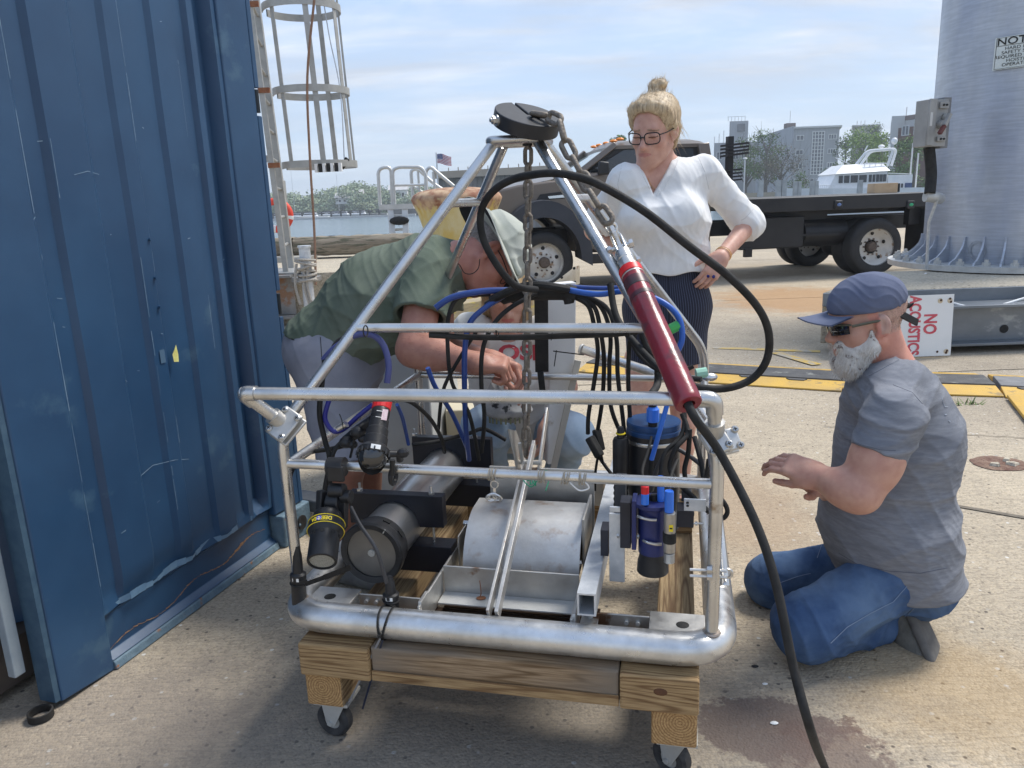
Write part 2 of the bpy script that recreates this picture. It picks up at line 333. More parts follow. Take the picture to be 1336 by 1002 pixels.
for i, (x0, x1) in enumerate([(-9, -5.2), (-5.18, -2.95), (-2.93, X1+.05)]):
 m = MB(); m.grid(lambda u, v, x0=x0, x1=x1: Vector((x0+(x1-x0)*u, ye + .14*math.cos(v*2*math.pi+.785)*1.41 + .012*mnoise.noise(Vector((u*9, v*7, i))), DZ+.165 + max(-.125, min(.125, .19*math.sin(v*2*math.pi+.785))) + .014*mnoise.noise(Vector((u*14, v*5, i+4))))), 40, 16)
 m.box(((x0+x1)/2, ye, DZ+.165), (x1-x0-.01, .22, .2)); m.build('timber', wood_grey, t, smooth=30)
for x in (-7.5, -5.6, -4.1, -3.05, -1.9): m = MB(); m.box((x, ye, DZ+.02), (.28, .22, .04)); m.build('block', wood_grey, t)
ylw = mat('worn_yellow_paint', (.62,.40,.07), (.50,.36,.14), sc=3, rough=.8, c3=(.40,.35,.27), c3t=.52, c3s=9, c3w=.12)
m = MB()
def paint(pa, pb, w, z=.004):
 a = G(*pa); b = G(*pb); n = Vector((-(b-a).y, (b-a).x, 0)).normalized()*w/2; z = Vector((0,0,z)); m.quad(a-n+z, b-n+z, b+n+z, a+n+z)
paint((930, 454), (1070, 459), .085); m.v and None
tag(m.build('painted_line', ylw, smooth=0), kind='structure')
m = MB(); paint((1012, 461), (1066, 477), .085, .008); tag(m.build('painted_line', ylw, smooth=0), kind='structure')
hp = G(1303, 605)
m = MB(); rng = random.Random(4)
def rim(k, n=28): a = 2*math.pi*k/n; r = .115*(1+.16*mnoise.noise(Vector((math.cos(a)*2, math.sin(a)*2, 3)))); return a, r
ring0 = [hp + Vector((math.cos(a)*r, math.sin(a)*r*.85, .003)) for a, r in map(rim, range(28))]
ring1 = [hp + Vector((math.cos(a)*r*.72, math.sin(a)*r*.62, .006)) for a, r in map(rim, range(28))]
m.add(ring0+ring1, [(k, (k+1)%28, 28+(k+1)%28, 28+k) for k in range(28)] + [tuple(range(28, 56))])
po = tag(m.build('broken_socket', mat('rust_ring', (.14,.07,.05), (.26,.17,.12), sc=22, rough=.95, bump=.8, bsc=60), smooth=0), 'rust stained socket broken into the concrete right of the kneeling man', 'socket')
for k in range(5):
 m = MB(); m.box(hp + Vector((rng.uniform(-.06,.06), rng.uniform(-.04,.04), .010)), (rng.uniform(.03,.06), rng.uniform(.02,.04), .012), Euler((rng.uniform(-.2,.2), .1, rng.uniform(0,3))).to_matrix(), taper=.8); m.build('rubble', conc2, po, world=True)
crack_m = mat('joint_dark', (.13,.11,.085), (.20,.17,.13), sc=30, rough=.95)
m = MB(); a = G(1060, 628); b = G(1420, 690); n = Vector((-(b-a).y, (b-a).x, 0)).normalized(); m.prism([a-n*.014, b-n*.014, b+n*.002+UP3*.011, a+n*.002+UP3*.011], n*.0+UP3*.0005) if 0 else m.quad(a-n*.016+Vector((0,0,.004)), b-n*.016+Vector((0,0,.004)), b+n*.003+Vector((0,0,.006)), a+n*.003+Vector((0,0,.006))); tag(m.build('slab_joint', crack_m, smooth=0), kind='structure')
m = MB(); cp_ = [G(1075+i*14, 557+i*.8+2.2*mnoise.noise(Vector((i*.9,0,0)))) for i in range(24)]
for p, q in zip(cp_, cp_[1:]): w_ = Vector((0,.0035,0)); z_ = Vector((0,0,.004)); m.quad(p-w_+z_, q-w_+z_, q+w_+z_, p+w_+z_)
tag(m.build('hairline_crack', crack_m, smooth=0), kind='structure')
for (x, y, c, r, lb) in [(1010, 944, 'w', .008, 'white fleck in the middle of the dark stain'), (998, 893, 'w', .006, 'white fleck on the concrete just above the dark stain'), (1065, 866, 'd', .010, 'dark pebble below the knee of the kneeling man'), (985, 870, 'd', .008, 'dark pebble between the silver ring frame and the knee of the kneeling man')]:
 p = G(x, y); m = MB(); m.sph(p + Vector((0,0,.002)), r, (1.3, .8, .35), 8)
 tag(m.build('paint_fleck', white_paint if c == 'w' else rubber), lb, 'fleck' if c == 'w' else 'pebble', 'white flecks on the concrete' if c == 'w' else 'dark pebbles on the concrete')
wp = G(1248, 528); m = MB()
for k in range(26):
 a = rng.uniform(0, 6.28); l = rng.uniform(.03, .10); h = rng.uniform(.01, .05); p = wp + Vector((rng.uniform(-.09,.13), rng.uniform(-.03,.03), 0)); q = p + Vector((math.cos(a)*l*.6, math.sin(a)*l*.5, h)); s_ = Vector((-math.sin(a), math.cos(a), 0))*.006
 m.add([p-s_, p+s_, q], [(0,1,2)])
tag(m.build('weed', mat('weed_green', (.10,.16,.04), (.20,.22,.08), sc=40, rough=.7), smooth=0, fixn=False), 'small ragged weed growing at the edge of the yellow cable ramp', 'weed')
ry = mat('ramp_yellow', (.60,.36,.05), (.48,.30,.07), sc=6, rough=.6, bump=.15, bsc=70, c3=(.30,.20,.07), c3t=.62, c3s=12)
rb = mat('ramp_black', (.045,.045,.048), (.085,.083,.08), sc=10, rough=.65, bump=.2, bsc=60, c3=(.20,.20,.18), c3t=.62, c3s=8)
def ramp(pa, pb, label, light=False, both=True):
 a = G(*pa); b = G(*pb); d = (b-a).normalized(); n = Vector((-d.y, d.x, 0)); L_ = (b-a).length
 t = thing('cable_ramp', label, 'cable ramp', a, 0, 'rubber cable ramps across the quay')
 W0, W1, H = .17, .10, .042
 def pr(pts, name, mt, bev=.003):
  m = MB(); m.prism([a + n*u + Vector((0,0,z)) for u, z in pts], d*L_); return m.build(name, mt, t, smooth=0, bevel=bev)
 pr([(0,.002),(0,.012),(W0,H-.008),(W0,.002)], 'front_wedge', ry)
 pr([(W0+.002,.002),(W0+.002,H),(W0+.26,H),(W0+.26,.002)], 'cover', mat('ramp_grey', (.12,.12,.125), (.2,.2,.2), sc=10, rough=.7) if light else rb)
 pr([(W0+.262,.002),(W0+.262,H-.006),(W0+.262+W0,.012),(W0+.262+W0,.002)], 'back_wedge', ry)
 k = int(L_/.30)
 for i in range(k):
  m = MB(); s0 = a + d*(.08+i*.30) + n*(W0-.018); m.prism([s0+Vector((0,0,H-.012)), s0+d*.13+Vector((0,0,H-.012)), s0+d*.11-n*.022+Vector((0,0,H-.017)), s0+d*.02-n*.022+Vector((0,0,H-.017))], (0,0,.009)); m.build('hinge_lug', rb, t, smooth=0)
 return t
ramp((752, 486), (880, 497), 'dark cable ramp with yellow edges behind the wheeled frame, left of the standing woman')
ramp((884, 498), (1098, 512), 'scuffed black cable ramp with yellow edges just left of the kneeling man\'s beard')
ramp((1100, 512), (1310, 519), 'cable ramp passing behind the kneeling man\'s shoulders')
ramp((1312, 520), (1420, 526), 'greyer cable ramp at the right edge of the photo', True)
a = G(1312, 524)
m = MB(); m.prism([G(1313, 521)+Vector((0,0,.010)), G(1355, 575)+Vector((0,0,.010)), G(1400, 560)+Vector((0,0,.010)), G(1400, 527)+Vector((0,0,.010))], (0,0,.02)); tag(m.build('ramp_corner', ry, smooth=0, bevel=.004), 'turned yellow corner wedge of the cable ramp at the right edge', 'ramp corner')
# ================================================= BLUE CONTAINER
blue = mat('container_blue', (.016,.052,.115), (.025,.074,.152), sc=2.2, rough=.42, bump=.12, bsc=9, bd=.01, rv=.07, c3=(.045,.10,.165), c3t=.63, c3s=3, spec=.5)
blue_pale = mat('container_blue_worn', (.09,.15,.20), (.14,.21,.26), sc=20, rough=.6, bump=.3, bsc=60, c3=(.26,.12,.06), c3t=.64, c3s=22)
scuff = mat('scuff', (.11,.19,.28), (.25,.33,.41), sc=40, rough=.7)
CA = G(83, 920); CB = G(359, 716); cn = (CB-CA).normalized(); cN = Vector((cn.y, -cn.x, 0))   # along the door, out of the door
if cN.dot(CAM-CA) < 0: cN = -cN
def CF(s, d, z): return CA + cn*s + cN*d + Vector((0,0,z))
CT = thing('shipping_container', 'dark blue steel shipping container with scratched corrugated door, left edge of the photo', 'container', CA)
prof = [(-.03,0),(.10,0),(.165,0),(.185,-.012),(.215,-.012),(.245,0),(.40,0),(.47,-.0),(.485,.012),(.52,.012),(.535,0),(.60,-.008),(.70,-.008),(.735,0),(.775,0),(.795,-.03),(.845,-.034),(.86,-.02),(.885,-.02),(.90,-.045),(.925,-.045),(.94,.0),(.975,.004)]
prof = [(.02,0),(.165,0),(.180,-.014),(.228,-.014),(.243,0),(.36,0),(.375,-.010),(.462,-.010),(.478,0),(.528,0),(.542,-.012),(.64,-.012),(.655,0),(.742,0),(.757,-.016),(.80,-.016),(.812,-.002),(.838,-.002),(.86,-.040),(.905,-.040),(.925,0.0),(.955,0)]
fs = [];
for (s0,d0),(s1,d1) in zip(prof, prof[1:]):
 k = max(1, int((s1-s0)/.03))
 for i in range(k): fs.append((s0+(s1-s0)*i/k, d0+(d1-d0)*i/k))
fs.append(prof[-1]); NZ = 60; Z0 = .165; Z1 = 2.30
vs = [];
for j in range(NZ+1):
 z = Z0 + (Z1-Z0)*(j/NZ)**1.4
 for s, d in fs:
  dent = -.018*math.exp(-((z-Z0)/.05)**2)*(.5+.5*math.sin((s-.2)*9))*(1 if .2 < s < .9 else .2)
  wob = .0025*mnoise.noise(Vector((s*5, z*3, 2)))
  vs.append(CF(s, d*min(1,(z-Z0)/.05+.1)+dent+wob+.004, z))
n = len(fs); m = MB(); m.add(vs, [(j*n+i, j*n+i+1, (j+1)*n+i+1, (j+1)*n+i) for j in range(NZ) for i in range(n-1)])
door = m.build('door_panel', blue, CT, smooth=25, fixn=False)
m = MB(); m.prism([CF(-.005,-.05,.015), CF(-.005,.006,.015), CF(.158,.012,.002), CF(.158,-.05,.002)], (0,0,2.35)); m.build('door_stile', blue, CT, smooth=0, bevel=.004)
m = MB()
m.prism([CF(.16,.010,.028), CF(.16,-.04,.028), CF(.16,-.04,.158), CF(.16,-.010,.158), CF(.16,-.014,.15), CF(.16,-.014,.045)], cn*.78); m.build('bottom_rail', blue, CT, smooth=0, bevel=.002)
m = MB(); m.prism([CF(.16,.02,.002), CF(.16,-.04,.002), CF(.16,-.04,.026), CF(.16,.014,.026)], cn*.78); m.build('bottom_lip', blue_pale, CT, smooth=0, bevel=.003)
m = MB(); m.prism([CF(-.02,-.052,.02), CF(-.02,.0,.02), CF(-.006,.002,.02), CF(-.006,-.052,.02)], (0,0,2.34)); m.build('gasket_edge', mat('container_edge', (.03,.07,.12), (.05,.1,.15), sc=30, rough=.6), CT, smooth=0)
m = MB(); m.prism([CF(-.075,-.07,.12), CF(-.075,-.045,.12), CF(-.045,-.045,.12), CF(-.045,-.07,.12)], (0,0,2.2)); m.build('grey_gasket', mat('grey_strip', (.22,.27,.31), (.30,.34,.37), sc=8, rough=.6), CT, smooth=0, bevel=.003)
def lip(z0, z1): m.prism([CF(1.0805,.0272,z0), CF(1.10,.030,z0), CF(1.10,-.10,z0), CF(1.0805,-.10,z0)], (0,0,z1-z0))
m = MB(); m.prism([CF(.945,.010,.13), CF(1.08,.027,.13), CF(1.08,-.10,.13), CF(.945,-.10,.13)], (0,0,2.22)); m.build('corner_post', blue, CT, smooth=0, bevel=.005)
for za_, zb_ in ((.13,.85),(.945,1.545),(1.635,2.35)): m = MB(); lip(za_, zb_); m.build('post_lip', blue, CT, smooth=0, bevel=.003)
for z0 in (.86, 1.555):
 m = MB(); m.cyl(CF(1.088,.022,z0), CF(1.088,.022,z0+.075), .010); m.build('hinge_pin', mat('pin_dark', (.03,.035,.04), rough=.5, metal=.6), CT)
m = MB(); m.prism([CF(.95,.040,.0), CF(1.115,.048,.0), CF(1.13,-.10,.0), CF(.95,-.10,.0)], (0,0,.125)); m.box(CF(1.03,.052,.06), (.012,.012,.012)); cc = m.build('corner_casting', blue_pale, CT, smooth=0, bevel=.012)
m = MB(); m.lathe([(.001,0),(.028,.0),(.028,.006),(.001,.007)], CF(1.05,.0465,.062), cN, 16); m.build('casting_hole', rubber, CT)
m = MB()
for i in range(12):
 x = .02+i*.17; m.prism([CF(1.10-x*0,-.10,0)+0*cN, CF(1.10,-.10,0), CF(1.10,-.1,0)], (0,0,.01)) if 0 else None
B0 = CF(1.10,-.14,.02); ex = -cN
pts = []
for i in range(9):
 s = -.9 + i*.25; pts += [CF(s, -.20, .16), CF(s+.11, -.20, .16), CF(s+.15, -.235, .16), CF(s+.21, -.235, .16)]
pts = [p for p in pts if (p-CA).dot(cn) < 1.08] + [CF(1.10,-.20,.16), CF(1.10,-2.3,.16), CF(-.9,-2.3,.16)]
m.prism(pts, (0,0,2.1)); m.build('side_wall', blue, CT, smooth=0)
m = MB(); m.prism([CF(-.95,-.16,.03), CF(1.10,-.16,.03), CF(1.10,-2.35,.03), CF(-.95,-2.35,.03)], (0,0,.125)); m.build('floor_frame', mat('container_floor', (.05,.04,.035), (.09,.07,.055), sc=6, rough=.85), CT, smooth=0)
m = MB(); m.prism([CF(-.95,-.16,2.262), CF(1.10,-.16,2.262), CF(1.10,-2.35,2.262), CF(-.95,-2.35,2.262)], (0,0,.09)); m.build('roof_frame', blue, CT, smooth=0)
def scratch(pts, w, mt, name='scratch', d=.0022):
 m = MB()
 for (s0,z0),(s1,z1) in zip(pts, pts[1:]):
  dd = Vector((s1-s0, z1-z0)); l = dd.length or 1; nx, nz_ = -dd.y/l*w/2, dd.x/l*w/2
  def dep(s):
   for (a,da),(b_,db) in zip(prof, prof[1:]):
    if a <= s <= b_: return da+(db-da)*(s-a)/(b_-a)
   return 0
  m.quad(CF(s0-nx,dep(s0)+.004+d,z0-nz_), CF(s1-nx,dep(s1)+.004+d,z1-nz_), CF(s1+nx,dep(s1)+.004+d,z1+nz_), CF(s0+nx,dep(s0)+.004+d,z0+nz_))
 return m
def multi(lst, name, mt):
 mm = MB()
 for pts, w in lst:
  q = scratch(pts, w, mt); mm.add(q.v, q.f)
 return tag(mm.build(name, mt, CT, smooth=0, fixn=False), kind='stuff')
rs = random.Random(12); L1 = []
for s_edge in (.0, .165, .243, .478, .528, .742):            # rubbed paint along the rib edges
 z = .25
 while z < 2.2:
  l = rs.uniform(.01, .24)
  if rs.random() < (.6 if s_edge < .2 else .35): L1.append(([(s_edge+.003+rs.uniform(-.0015,.0015), z), (s_edge+.003+rs.uniform(-.0015,.0015), z+l)], rs.uniform(.0005, .0015)))
  z += l + rs.uniform(.0, .08)
for k in range(22):
 s = rs.uniform(.05,.92); z = rs.uniform(.2,2.1); a = rs.uniform(-.5,.5); l = rs.uniform(.003,.018); L1.append(([(s,z),(s+math.cos(a)*l,z+math.sin(a)*l)], rs.uniform(.001,.003)))
L1.append(([(.30,1.335),(.345,1.345),(.39,1.338)], .0016)); L1.append(([(.36,.50),(.42,.51),(.50,.50),(.57,.478)], .0016))
multi(L1, 'scratch', scuff)
L2 = [];
for k in range(24):
 s = .2+.65*k/23; L2.append(([(s, Z0+.002+.010*abs(math.sin(k*.55))), (s+.03, Z0+.002+.010*abs(math.sin(k*.55+.55)))], .007+.016*abs(math.sin(k*.55+.3))))
multi(L2, 'torn_paint', mat('torn_paint', (.10,.19,.30), (.15,.25,.36), sc=30, rough=.4))
rl = []; z = .06
for k in range(46): rl.append(([(.17+k*.016, .05+.012*math.sin(k*.35)+.001*k+rs.uniform(-.003,.003)), (.186+k*.016, .05+.012*math.sin(k*.35+.35)+.001*k)], rs.uniform(.001,.004) if not (30<k<40) else rs.uniform(.004,.012)))
m2 = MB()
for pts, w_ in rl:
 (s0,z0),(s1,z1) = pts; m2.quad(CF(s0,-.0125,z0-w_/2), CF(s1,-.0125,z1-w_/2), CF(s1,-.0125,z1+w_/2), CF(s0,-.0125,z0+w_/2))
m2.build('rust_scrape', mat('rust_scrape', (.36,.24,.14), (.22,.10,.05), sc=60, rough=.9), CT, smooth=0, fixn=False)
m = MB(); m.add([CF(.550,.0085,.795), CF(.566,.012,.792), CF(.570,.010,.815), CF(.566,.010,.845), CF(.556,.012,.83), CF(.549,.0075,.818)], [(0,1,2,3,4,5)])
tag(m.build('yellow_sticker', mat('pale_yellow', (.74,.70,.25), (.62,.55,.16), sc=60, rough=.6), CT, smooth=0, fixn=False), 'torn yellow sticker remnant')
m = MB(); m.add([CF(.500,.0065,.80), CF(.52,.0065,.80), CF(.52,.0065,.84), CF(.500,.0065,.84)], [(0,1,2,3)]); m.build('tape_mark', mat('tape_mark', (.06,.12,.19), rough=.7), CT, smooth=0, fixn=False)
for z in (1.16, 1.05, .965):
 for s_ in (.475,.525): m = MB(); m.cyl(CF(s_,-.012,z), CF(s_,.012 if s_ > .5 else .0,z), .0045, seg=10); m.build('rivet', blue, CT)
p = G(54, 937); m = MB(); m.lathe([(.0265,.0),(.0295,.001),(.0295,.020),(.0265,.0215),(.0245,.020),(.0245,.001)], p+Vector((0,0,.001)), (0,.0,1), 32, cap=False)
m.f += []; tag(m.build('rubber_ring', rubber), 'small black rubber ring lying below the container door corner', 'rubber ring')
# ================================================= BACKGROUND
leaf_mats = {}
def leaf_mat(name, a, b, c):
 m = mat(name, a, b, sc=1.3, rough=.75, spec=.2, c3=c, c3t=.55, c3s=3, c3w=.2); return m
def clumps(m, centres, n, size, rng, squash=.8):
 """n small leaf faces spread on the outer part of blobs"""
 tot = sum(r*r for _, r in centres); vs = []; fs = []
 for c, r in centres:
  for _ in range(max(4, int(n*r*r/tot))):
   d = Vector((rng.gauss(0,1), rng.gauss(0,1), rng.gauss(0,1))).normalized(); rr = r*(rng.random()**.35)
   p = c + Vector((d.x*rr, d.y*rr, d.z*rr*squash)); s_ = size*rng.uniform(.5,1.3)
   a = Vector((rng.gauss(0,1), rng.gauss(0,1), rng.gauss(0,.6))).normalized()*s_; b = a.cross(d+Vector((.01,0,.3))).normalized()*s_*.7
   k = len(vs); vs += [p-a, p-b*.8, p+a, p+b]; fs.append((k,k+1,k+2,k+3))
 m.add(vs, fs)
bark = mat('bark', (.10,.085,.065), (.17,.15,.12), sc=8, rough=.95, bump=.5, bsc=20)
def tree(label, base, h, w, lm, seed, n=2600, leaf=.12, trunk=.28, group='trees along the far waterfront', name='broadleaf_tree', bare=0, nb=14, squash=.8, lean=0):
 rng = random.Random(seed); t = thing(name, label, 'tree', base, 0, group); base = Vector(base); m = MB(); top = base + Vector((lean*h, 0, h*.75))
 m.tube([base-Vector((0,0,.3)), base+Vector((lean*h*.3, 0, h*.3)), top], [h*.035, h*.025, h*.006], 8); cs = []
 for i in range(nb):
  a = rng.uniform(0, 6.28); f = rng.uniform(trunk, .95); rad = w*.5*math.sin(min(1, (1.03-f)/(1-trunk)*.9+.1)*math.pi*.62)*rng.uniform(.35,.85)
  c = base + Vector((math.cos(a)*rad+lean*h*f, math.sin(a)*rad, h*f)); r = w*rng.uniform(.13,.26)
  cs.append((c, r)); s0 = base + Vector((lean*h*f*.7, 0, h*max(.15, f-.25))); m.tube([s0, (s0+c)/2+Vector((0,0,h*.02)), c], [h*.011, h*.007, h*.003], 5, cap=False)
  if bare:
   for k in range(bare):
    d = Vector((rng.gauss(0,1), rng.gauss(0,1), abs(rng.gauss(0,1))+.4)).normalized()*r*1.5; m.tube([c, c+d*.6, c+d], [h*.003, h*.002, h*.001], 3, cap=False)
 m.build('trunk', bark, t, smooth=60, fixn=False)
 m = MB(); clumps(m, cs, n, leaf, rng, squash); m.build('crown', lm, t, smooth=0, fixn=False); return t
lf_bright = leaf_mat('leaf_bright', (.16,.26,.035), (.24,.34,.06), (.09,.16,.03))
lf_mid = leaf_mat('leaf_mid', (.10,.17,.045), (.16,.24,.07), (.06,.10,.03))
lf_dark = leaf_mat('leaf_dark', (.055,.10,.035), (.09,.14,.05), (.04,.065,.03))
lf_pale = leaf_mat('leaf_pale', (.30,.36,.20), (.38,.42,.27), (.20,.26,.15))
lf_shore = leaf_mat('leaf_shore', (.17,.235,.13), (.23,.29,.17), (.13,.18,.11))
lf_brown = leaf_mat('leaf_brown', (.16,.14,.10), (.22,.19,.14), (.10,.11,.06))
def base_at(px, py, D): p = P(px, py, D); return p
rng = random.Random(3)
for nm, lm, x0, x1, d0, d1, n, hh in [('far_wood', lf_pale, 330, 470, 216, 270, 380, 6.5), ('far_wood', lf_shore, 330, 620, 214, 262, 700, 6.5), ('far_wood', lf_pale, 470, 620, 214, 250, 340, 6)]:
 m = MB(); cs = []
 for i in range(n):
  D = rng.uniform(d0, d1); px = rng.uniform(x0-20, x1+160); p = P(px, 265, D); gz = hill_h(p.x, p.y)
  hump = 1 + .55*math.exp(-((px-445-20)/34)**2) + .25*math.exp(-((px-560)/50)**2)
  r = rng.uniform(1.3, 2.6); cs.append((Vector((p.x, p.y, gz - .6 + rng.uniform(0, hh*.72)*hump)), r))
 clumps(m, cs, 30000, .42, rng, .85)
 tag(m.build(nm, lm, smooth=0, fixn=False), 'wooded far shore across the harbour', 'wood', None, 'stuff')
hs = mat('house_white', (.66,.65,.62), rough=.7); hroof = mat('house_roof', (.50,.48,.46), (.60,.58,.56), sc=1, rough=.8)
def house(px, py, D, w, h, label, roofc=hroof):
 p = P(px, py, D); t = thing('shore_house', label, 'house', p, 0, 'houses on the far shore'); m = MB(); m.box(p+Vector((0,0,h/2)), (w, w*.7, h)); m.build('wall', hs, t, smooth=0)
 m = MB(); m.prism([p+Vector((-w*.55,-w*.42,h)), p+Vector((-w*.55,w*.42,h)), p+Vector((-w*.55,0,h+w*.28))], (w*1.1,0,0)); m.build('roof', roofc, t, smooth=0)
 for i in (-1, 0, 1): m = MB(); m.box(p+Vector((i*w*.28,-w*.35-.03,h*.55)), (w*.12,.06,h*.35)); m.build('window', rubber, t)
house(452, 266, 222, 5.2, 1.6, 'low white-roofed house among the trees on the far shore, left of the handrails')
house(465, 264, 226, 4.2, 2.4, 'second pale house on the far shore, just right of the low white one')
house(521, 262, 224, 5, 3, 'weathered pale house among the trees seen through the handrails')
pier_m = mat('pier_timber', (.035,.033,.03), (.06,.055,.05), sc=1, rough=.9)
pp0 = P(330, 281, 165); pp1 = P(640, 268, 172)
t = thing('harbour_pier', 'long dark timber pier on piles across the water', 'pier', (pp0.x, pp0.y, -1.0)); dz = .32
m = MB(); m.bar((pp0.x-40, pp0.y, dz), (pp1.x, pp1.y, dz), 2.2, .2); m.build('deck', pier_m, t)
Lp = pp1.x-pp0.x
pm = None
for i in range(26):
 x = pp0.x + Lp*i/25; y = pp0.y + (pp1.y-pp0.y)*i/25
 if pm is None: mm = MB(); mm.cyl((0,0,-1.6),(0,0,.3),.2,seg=8); mm.box((0,0,.0),(1.2,.4,.3)); pm = mm.mesh('pile', pier_m)
 o = inst('pile', pm, t, Matrix.Translation((x,y,0)) )
m = MB(); m.box(P(548, 274, 166), (13, 3, 1.6)); m.build('pier_head', mat('pier_head_stone', (.10,.095,.085), (.16,.15,.13), sc=1, rough=.9), t)
boat_w = mat('boat_white', (.78,.78,.77), (.70,.71,.71), sc=2, rough=.35); glass_d = mat('dark_glass', (.02,.025,.03), rough=.12, spec=.6)
mast_m = mat('mast', (.6,.6,.6), rough=.4, metal=.4)
def boat(px, D, L_, label, mast=0, cabin=True, hull=boat_w):
 D += 48; L_ *= 1.35; mast *= 1.35; p = P(px, 278, D); p.z = -1.0; t = thing('moored_boat', label, 'boat', p, 0, 'boats moored along the far pier'); m = MB()
 m.add([p+Vector(v) for v in [(-L_/2,0,.7),(-L_*.3,-L_*.15,.6),(L_/2,-L_*.14,.5),(L_/2,L_*.14,.5),(-L_*.3,L_*.15,.6),(-L_*.42,0,-.1),(-L_*.3,-L_*.08,-.1),(L_/2,-L_*.1,-.1),(L_/2,L_*.1,-.1),(-L_*.3,L_*.08,-.1)]], [(0,1,2,3,4),(0,5,6,1),(1,6,7,2),(2,7,8,3),(3,8,9,4),(4,9,5,0),(5,9,8,7,6)]); m.build('hull', hull, t, smooth=0)
 if cabin: m = MB(); m.box(p+Vector((0,0,.9)), (L_*.38, L_*.2, .7), taper=.8); m.build('cabin', boat_w, t, smooth=0); m = MB(); m.box(p+Vector((0,0,1.0)), (L_*.36, L_*.203, .22), taper=.92); m.build('window', glass_d, t, smooth=0)
 if mast: m = MB(); m.cyl(p+Vector((0,0,.5)), p+Vector((0,0,mast)), .05, .03, 6); m.build('mast', mast_m, t)
 return t
boat(385, 126, 7, 'white sailing boat with a tall mast right of the life ring', 10.5); boat(443, 127, 7.5, 'white sailing boat with mast moored below the white-roofed house', 8.5, )
boat(405, 112, 5.5, 'small white cabin boat by the floating dock, left of the brown rope'); boat(362, 128, 5, 'low pale motorboat partly hidden behind the life ring'); boat(425, 128, 6, 'white motorboat between the two masts')
boat(468, 128, 6, 'white cabin boat moored right of the second mast'); boat(487, 124, 4.6, 'small open white boat left of the dark pier head', 0, False)
pf = P(420, 284, 158); m = MB(); m.box((pf.x, pf.y, -.85), (38, 1.6, .4)); tag(m.build('floating_dock', mat('float_grey', (.5,.5,.48), rough=.8)), 'low pale floating dock in front of the far pier', 'floating dock')
shed_w = mat('shed_board', (.20,.19,.17), (.27,.255,.23), sc=.7, rough=.9, st=(3,3,.3)); shed_r = mat('shed_roof', (.40,.32,.24), (.46,.38,.29), sc=.5, rough=.9)
a = P(573, 252, 66); b = P(800, 246, 60); tz0 = P(573, 233, 66).z;
t = thing('pier_shed', 'long flat-roofed shed with vertical dark boards beyond the truck', 'building', a); d = (b-a); d.z = 0; dl = d.length; d.normalize(); nrm = Vector((d.y,-d.x,0)); nrm = nrm if nrm.y < 0 else -nrm
zr = tz0+.0; h0 = -1.2
m = MB(); m.prism([Vector((a.x,a.y,h0)), Vector((a.x,a.y,h0))+d*dl, Vector((a.x,a.y,h0))+d*dl-nrm*12, Vector((a.x,a.y,h0))-nrm*12], (0,0,zr-h0)); m.build('wall', shed_w, t, smooth=0)
m = MB(); m.prism([Vector((a.x,a.y,zr))-d*.3+nrm*.5, Vector((a.x,a.y,zr))+d*dl+nrm*.5, Vector((a.x,a.y,zr))+d*dl-nrm*12, Vector((a.x,a.y,zr))-d*.3-nrm*12], (0,0,.55)); m.build('roof', shed_r, t, smooth=0)
bm_ = MB(); bm_.box((0,0,0), (.10,.06,zr+.2)); bme = bm_.mesh('batten', mat('shed_batten', (.12,.115,.11), (.3,.28,.25), sc=.4, rough=.9), 0)
nb = int(dl/.42)
for i in range(nb):
 q = Vector((a.x,a.y,zr/2-.1)) + d*(.2+i*.42) + nrm*.03; inst('batten', bme, t, Matrix.Translation(q) @ Matrix.Rotation(math.atan2(d.y,d.x),4,'Z'))
for i in range(18): m = MB(); q = Vector((a.x,a.y,zr+.55))+d*(1+i*.9); m.cyl(q, q+Vector((0,0,.28)), .04, seg=6); m.build('roof_post', shed_w, t)
fp = P(572, 250, 60); ft = P(569, 199, 60)
t = thing('flagpole', 'flag with red and white stripes flying from a thin pole beyond the yellow bollard', 'flag', (fp.x, fp.y, -1)); m = MB(); m.cyl((ft.x, ft.y, -1), ft, .07, .05, 8); m.build('pole', mast_m, t)
fw, fh = 1.05, .70
def fpt(u, v): return ft + Vector((.06+fw*u, .12*math.sin(u*7), -.12-fh*v-.22*u*u+.05*math.sin(u*6+v)))
m = MB(); m.grid(lambda u, v: fpt(u, v), 26, 13)
m.m = []
for j in range(13):
 for i in range(26): m.m.append(2 if (i < 10 and j < 7) else (0 if j % 2 == 0 else 1))
m.build('flag', [mat('flag_red', (.50,.06,.08), rough=.8), mat('flag_white', (.70,.68,.68), rough=.8), mat('flag_blue', (.05,.07,.20), rough=.8)], t, smooth=60, fixn=False)
st = MB()
for r_ in range(5):
 for c_ in range(6 if r_ % 2 == 0 else 5):
  u = (.04 + c_*.06 + (0 if r_ % 2 == 0 else .03)); v = .05 + r_*.10; q = fpt(u, v)+Vector((0,-.012,0)); st.sph(q, .016, (1,.2,1), 6)
o = st.build('star', MATS['flag_white'], t); o['kind'] = 'stuff'
lad = mat('ladder_metal', (.33,.325,.30), (.44,.43,.40), sc=6, rough=.55, metal=.5, bump=.15, bsc=40, c3=(.30,.20,.13), c3t=.72, c3s=9)
LD = 8.35
foot = P(374, 349, LD); t = thing('caged_ladder', 'tall weathered metal ladder with hooped safety cage on the raised dock', 'ladder', (foot.x, foot.y, DZ))
foot.z = DZ
topz = 4.6; lx, ly = foot.x, foot.y; R_ = .385; off = .42     # rails at lx and lx-off? the ladder is seen from its side
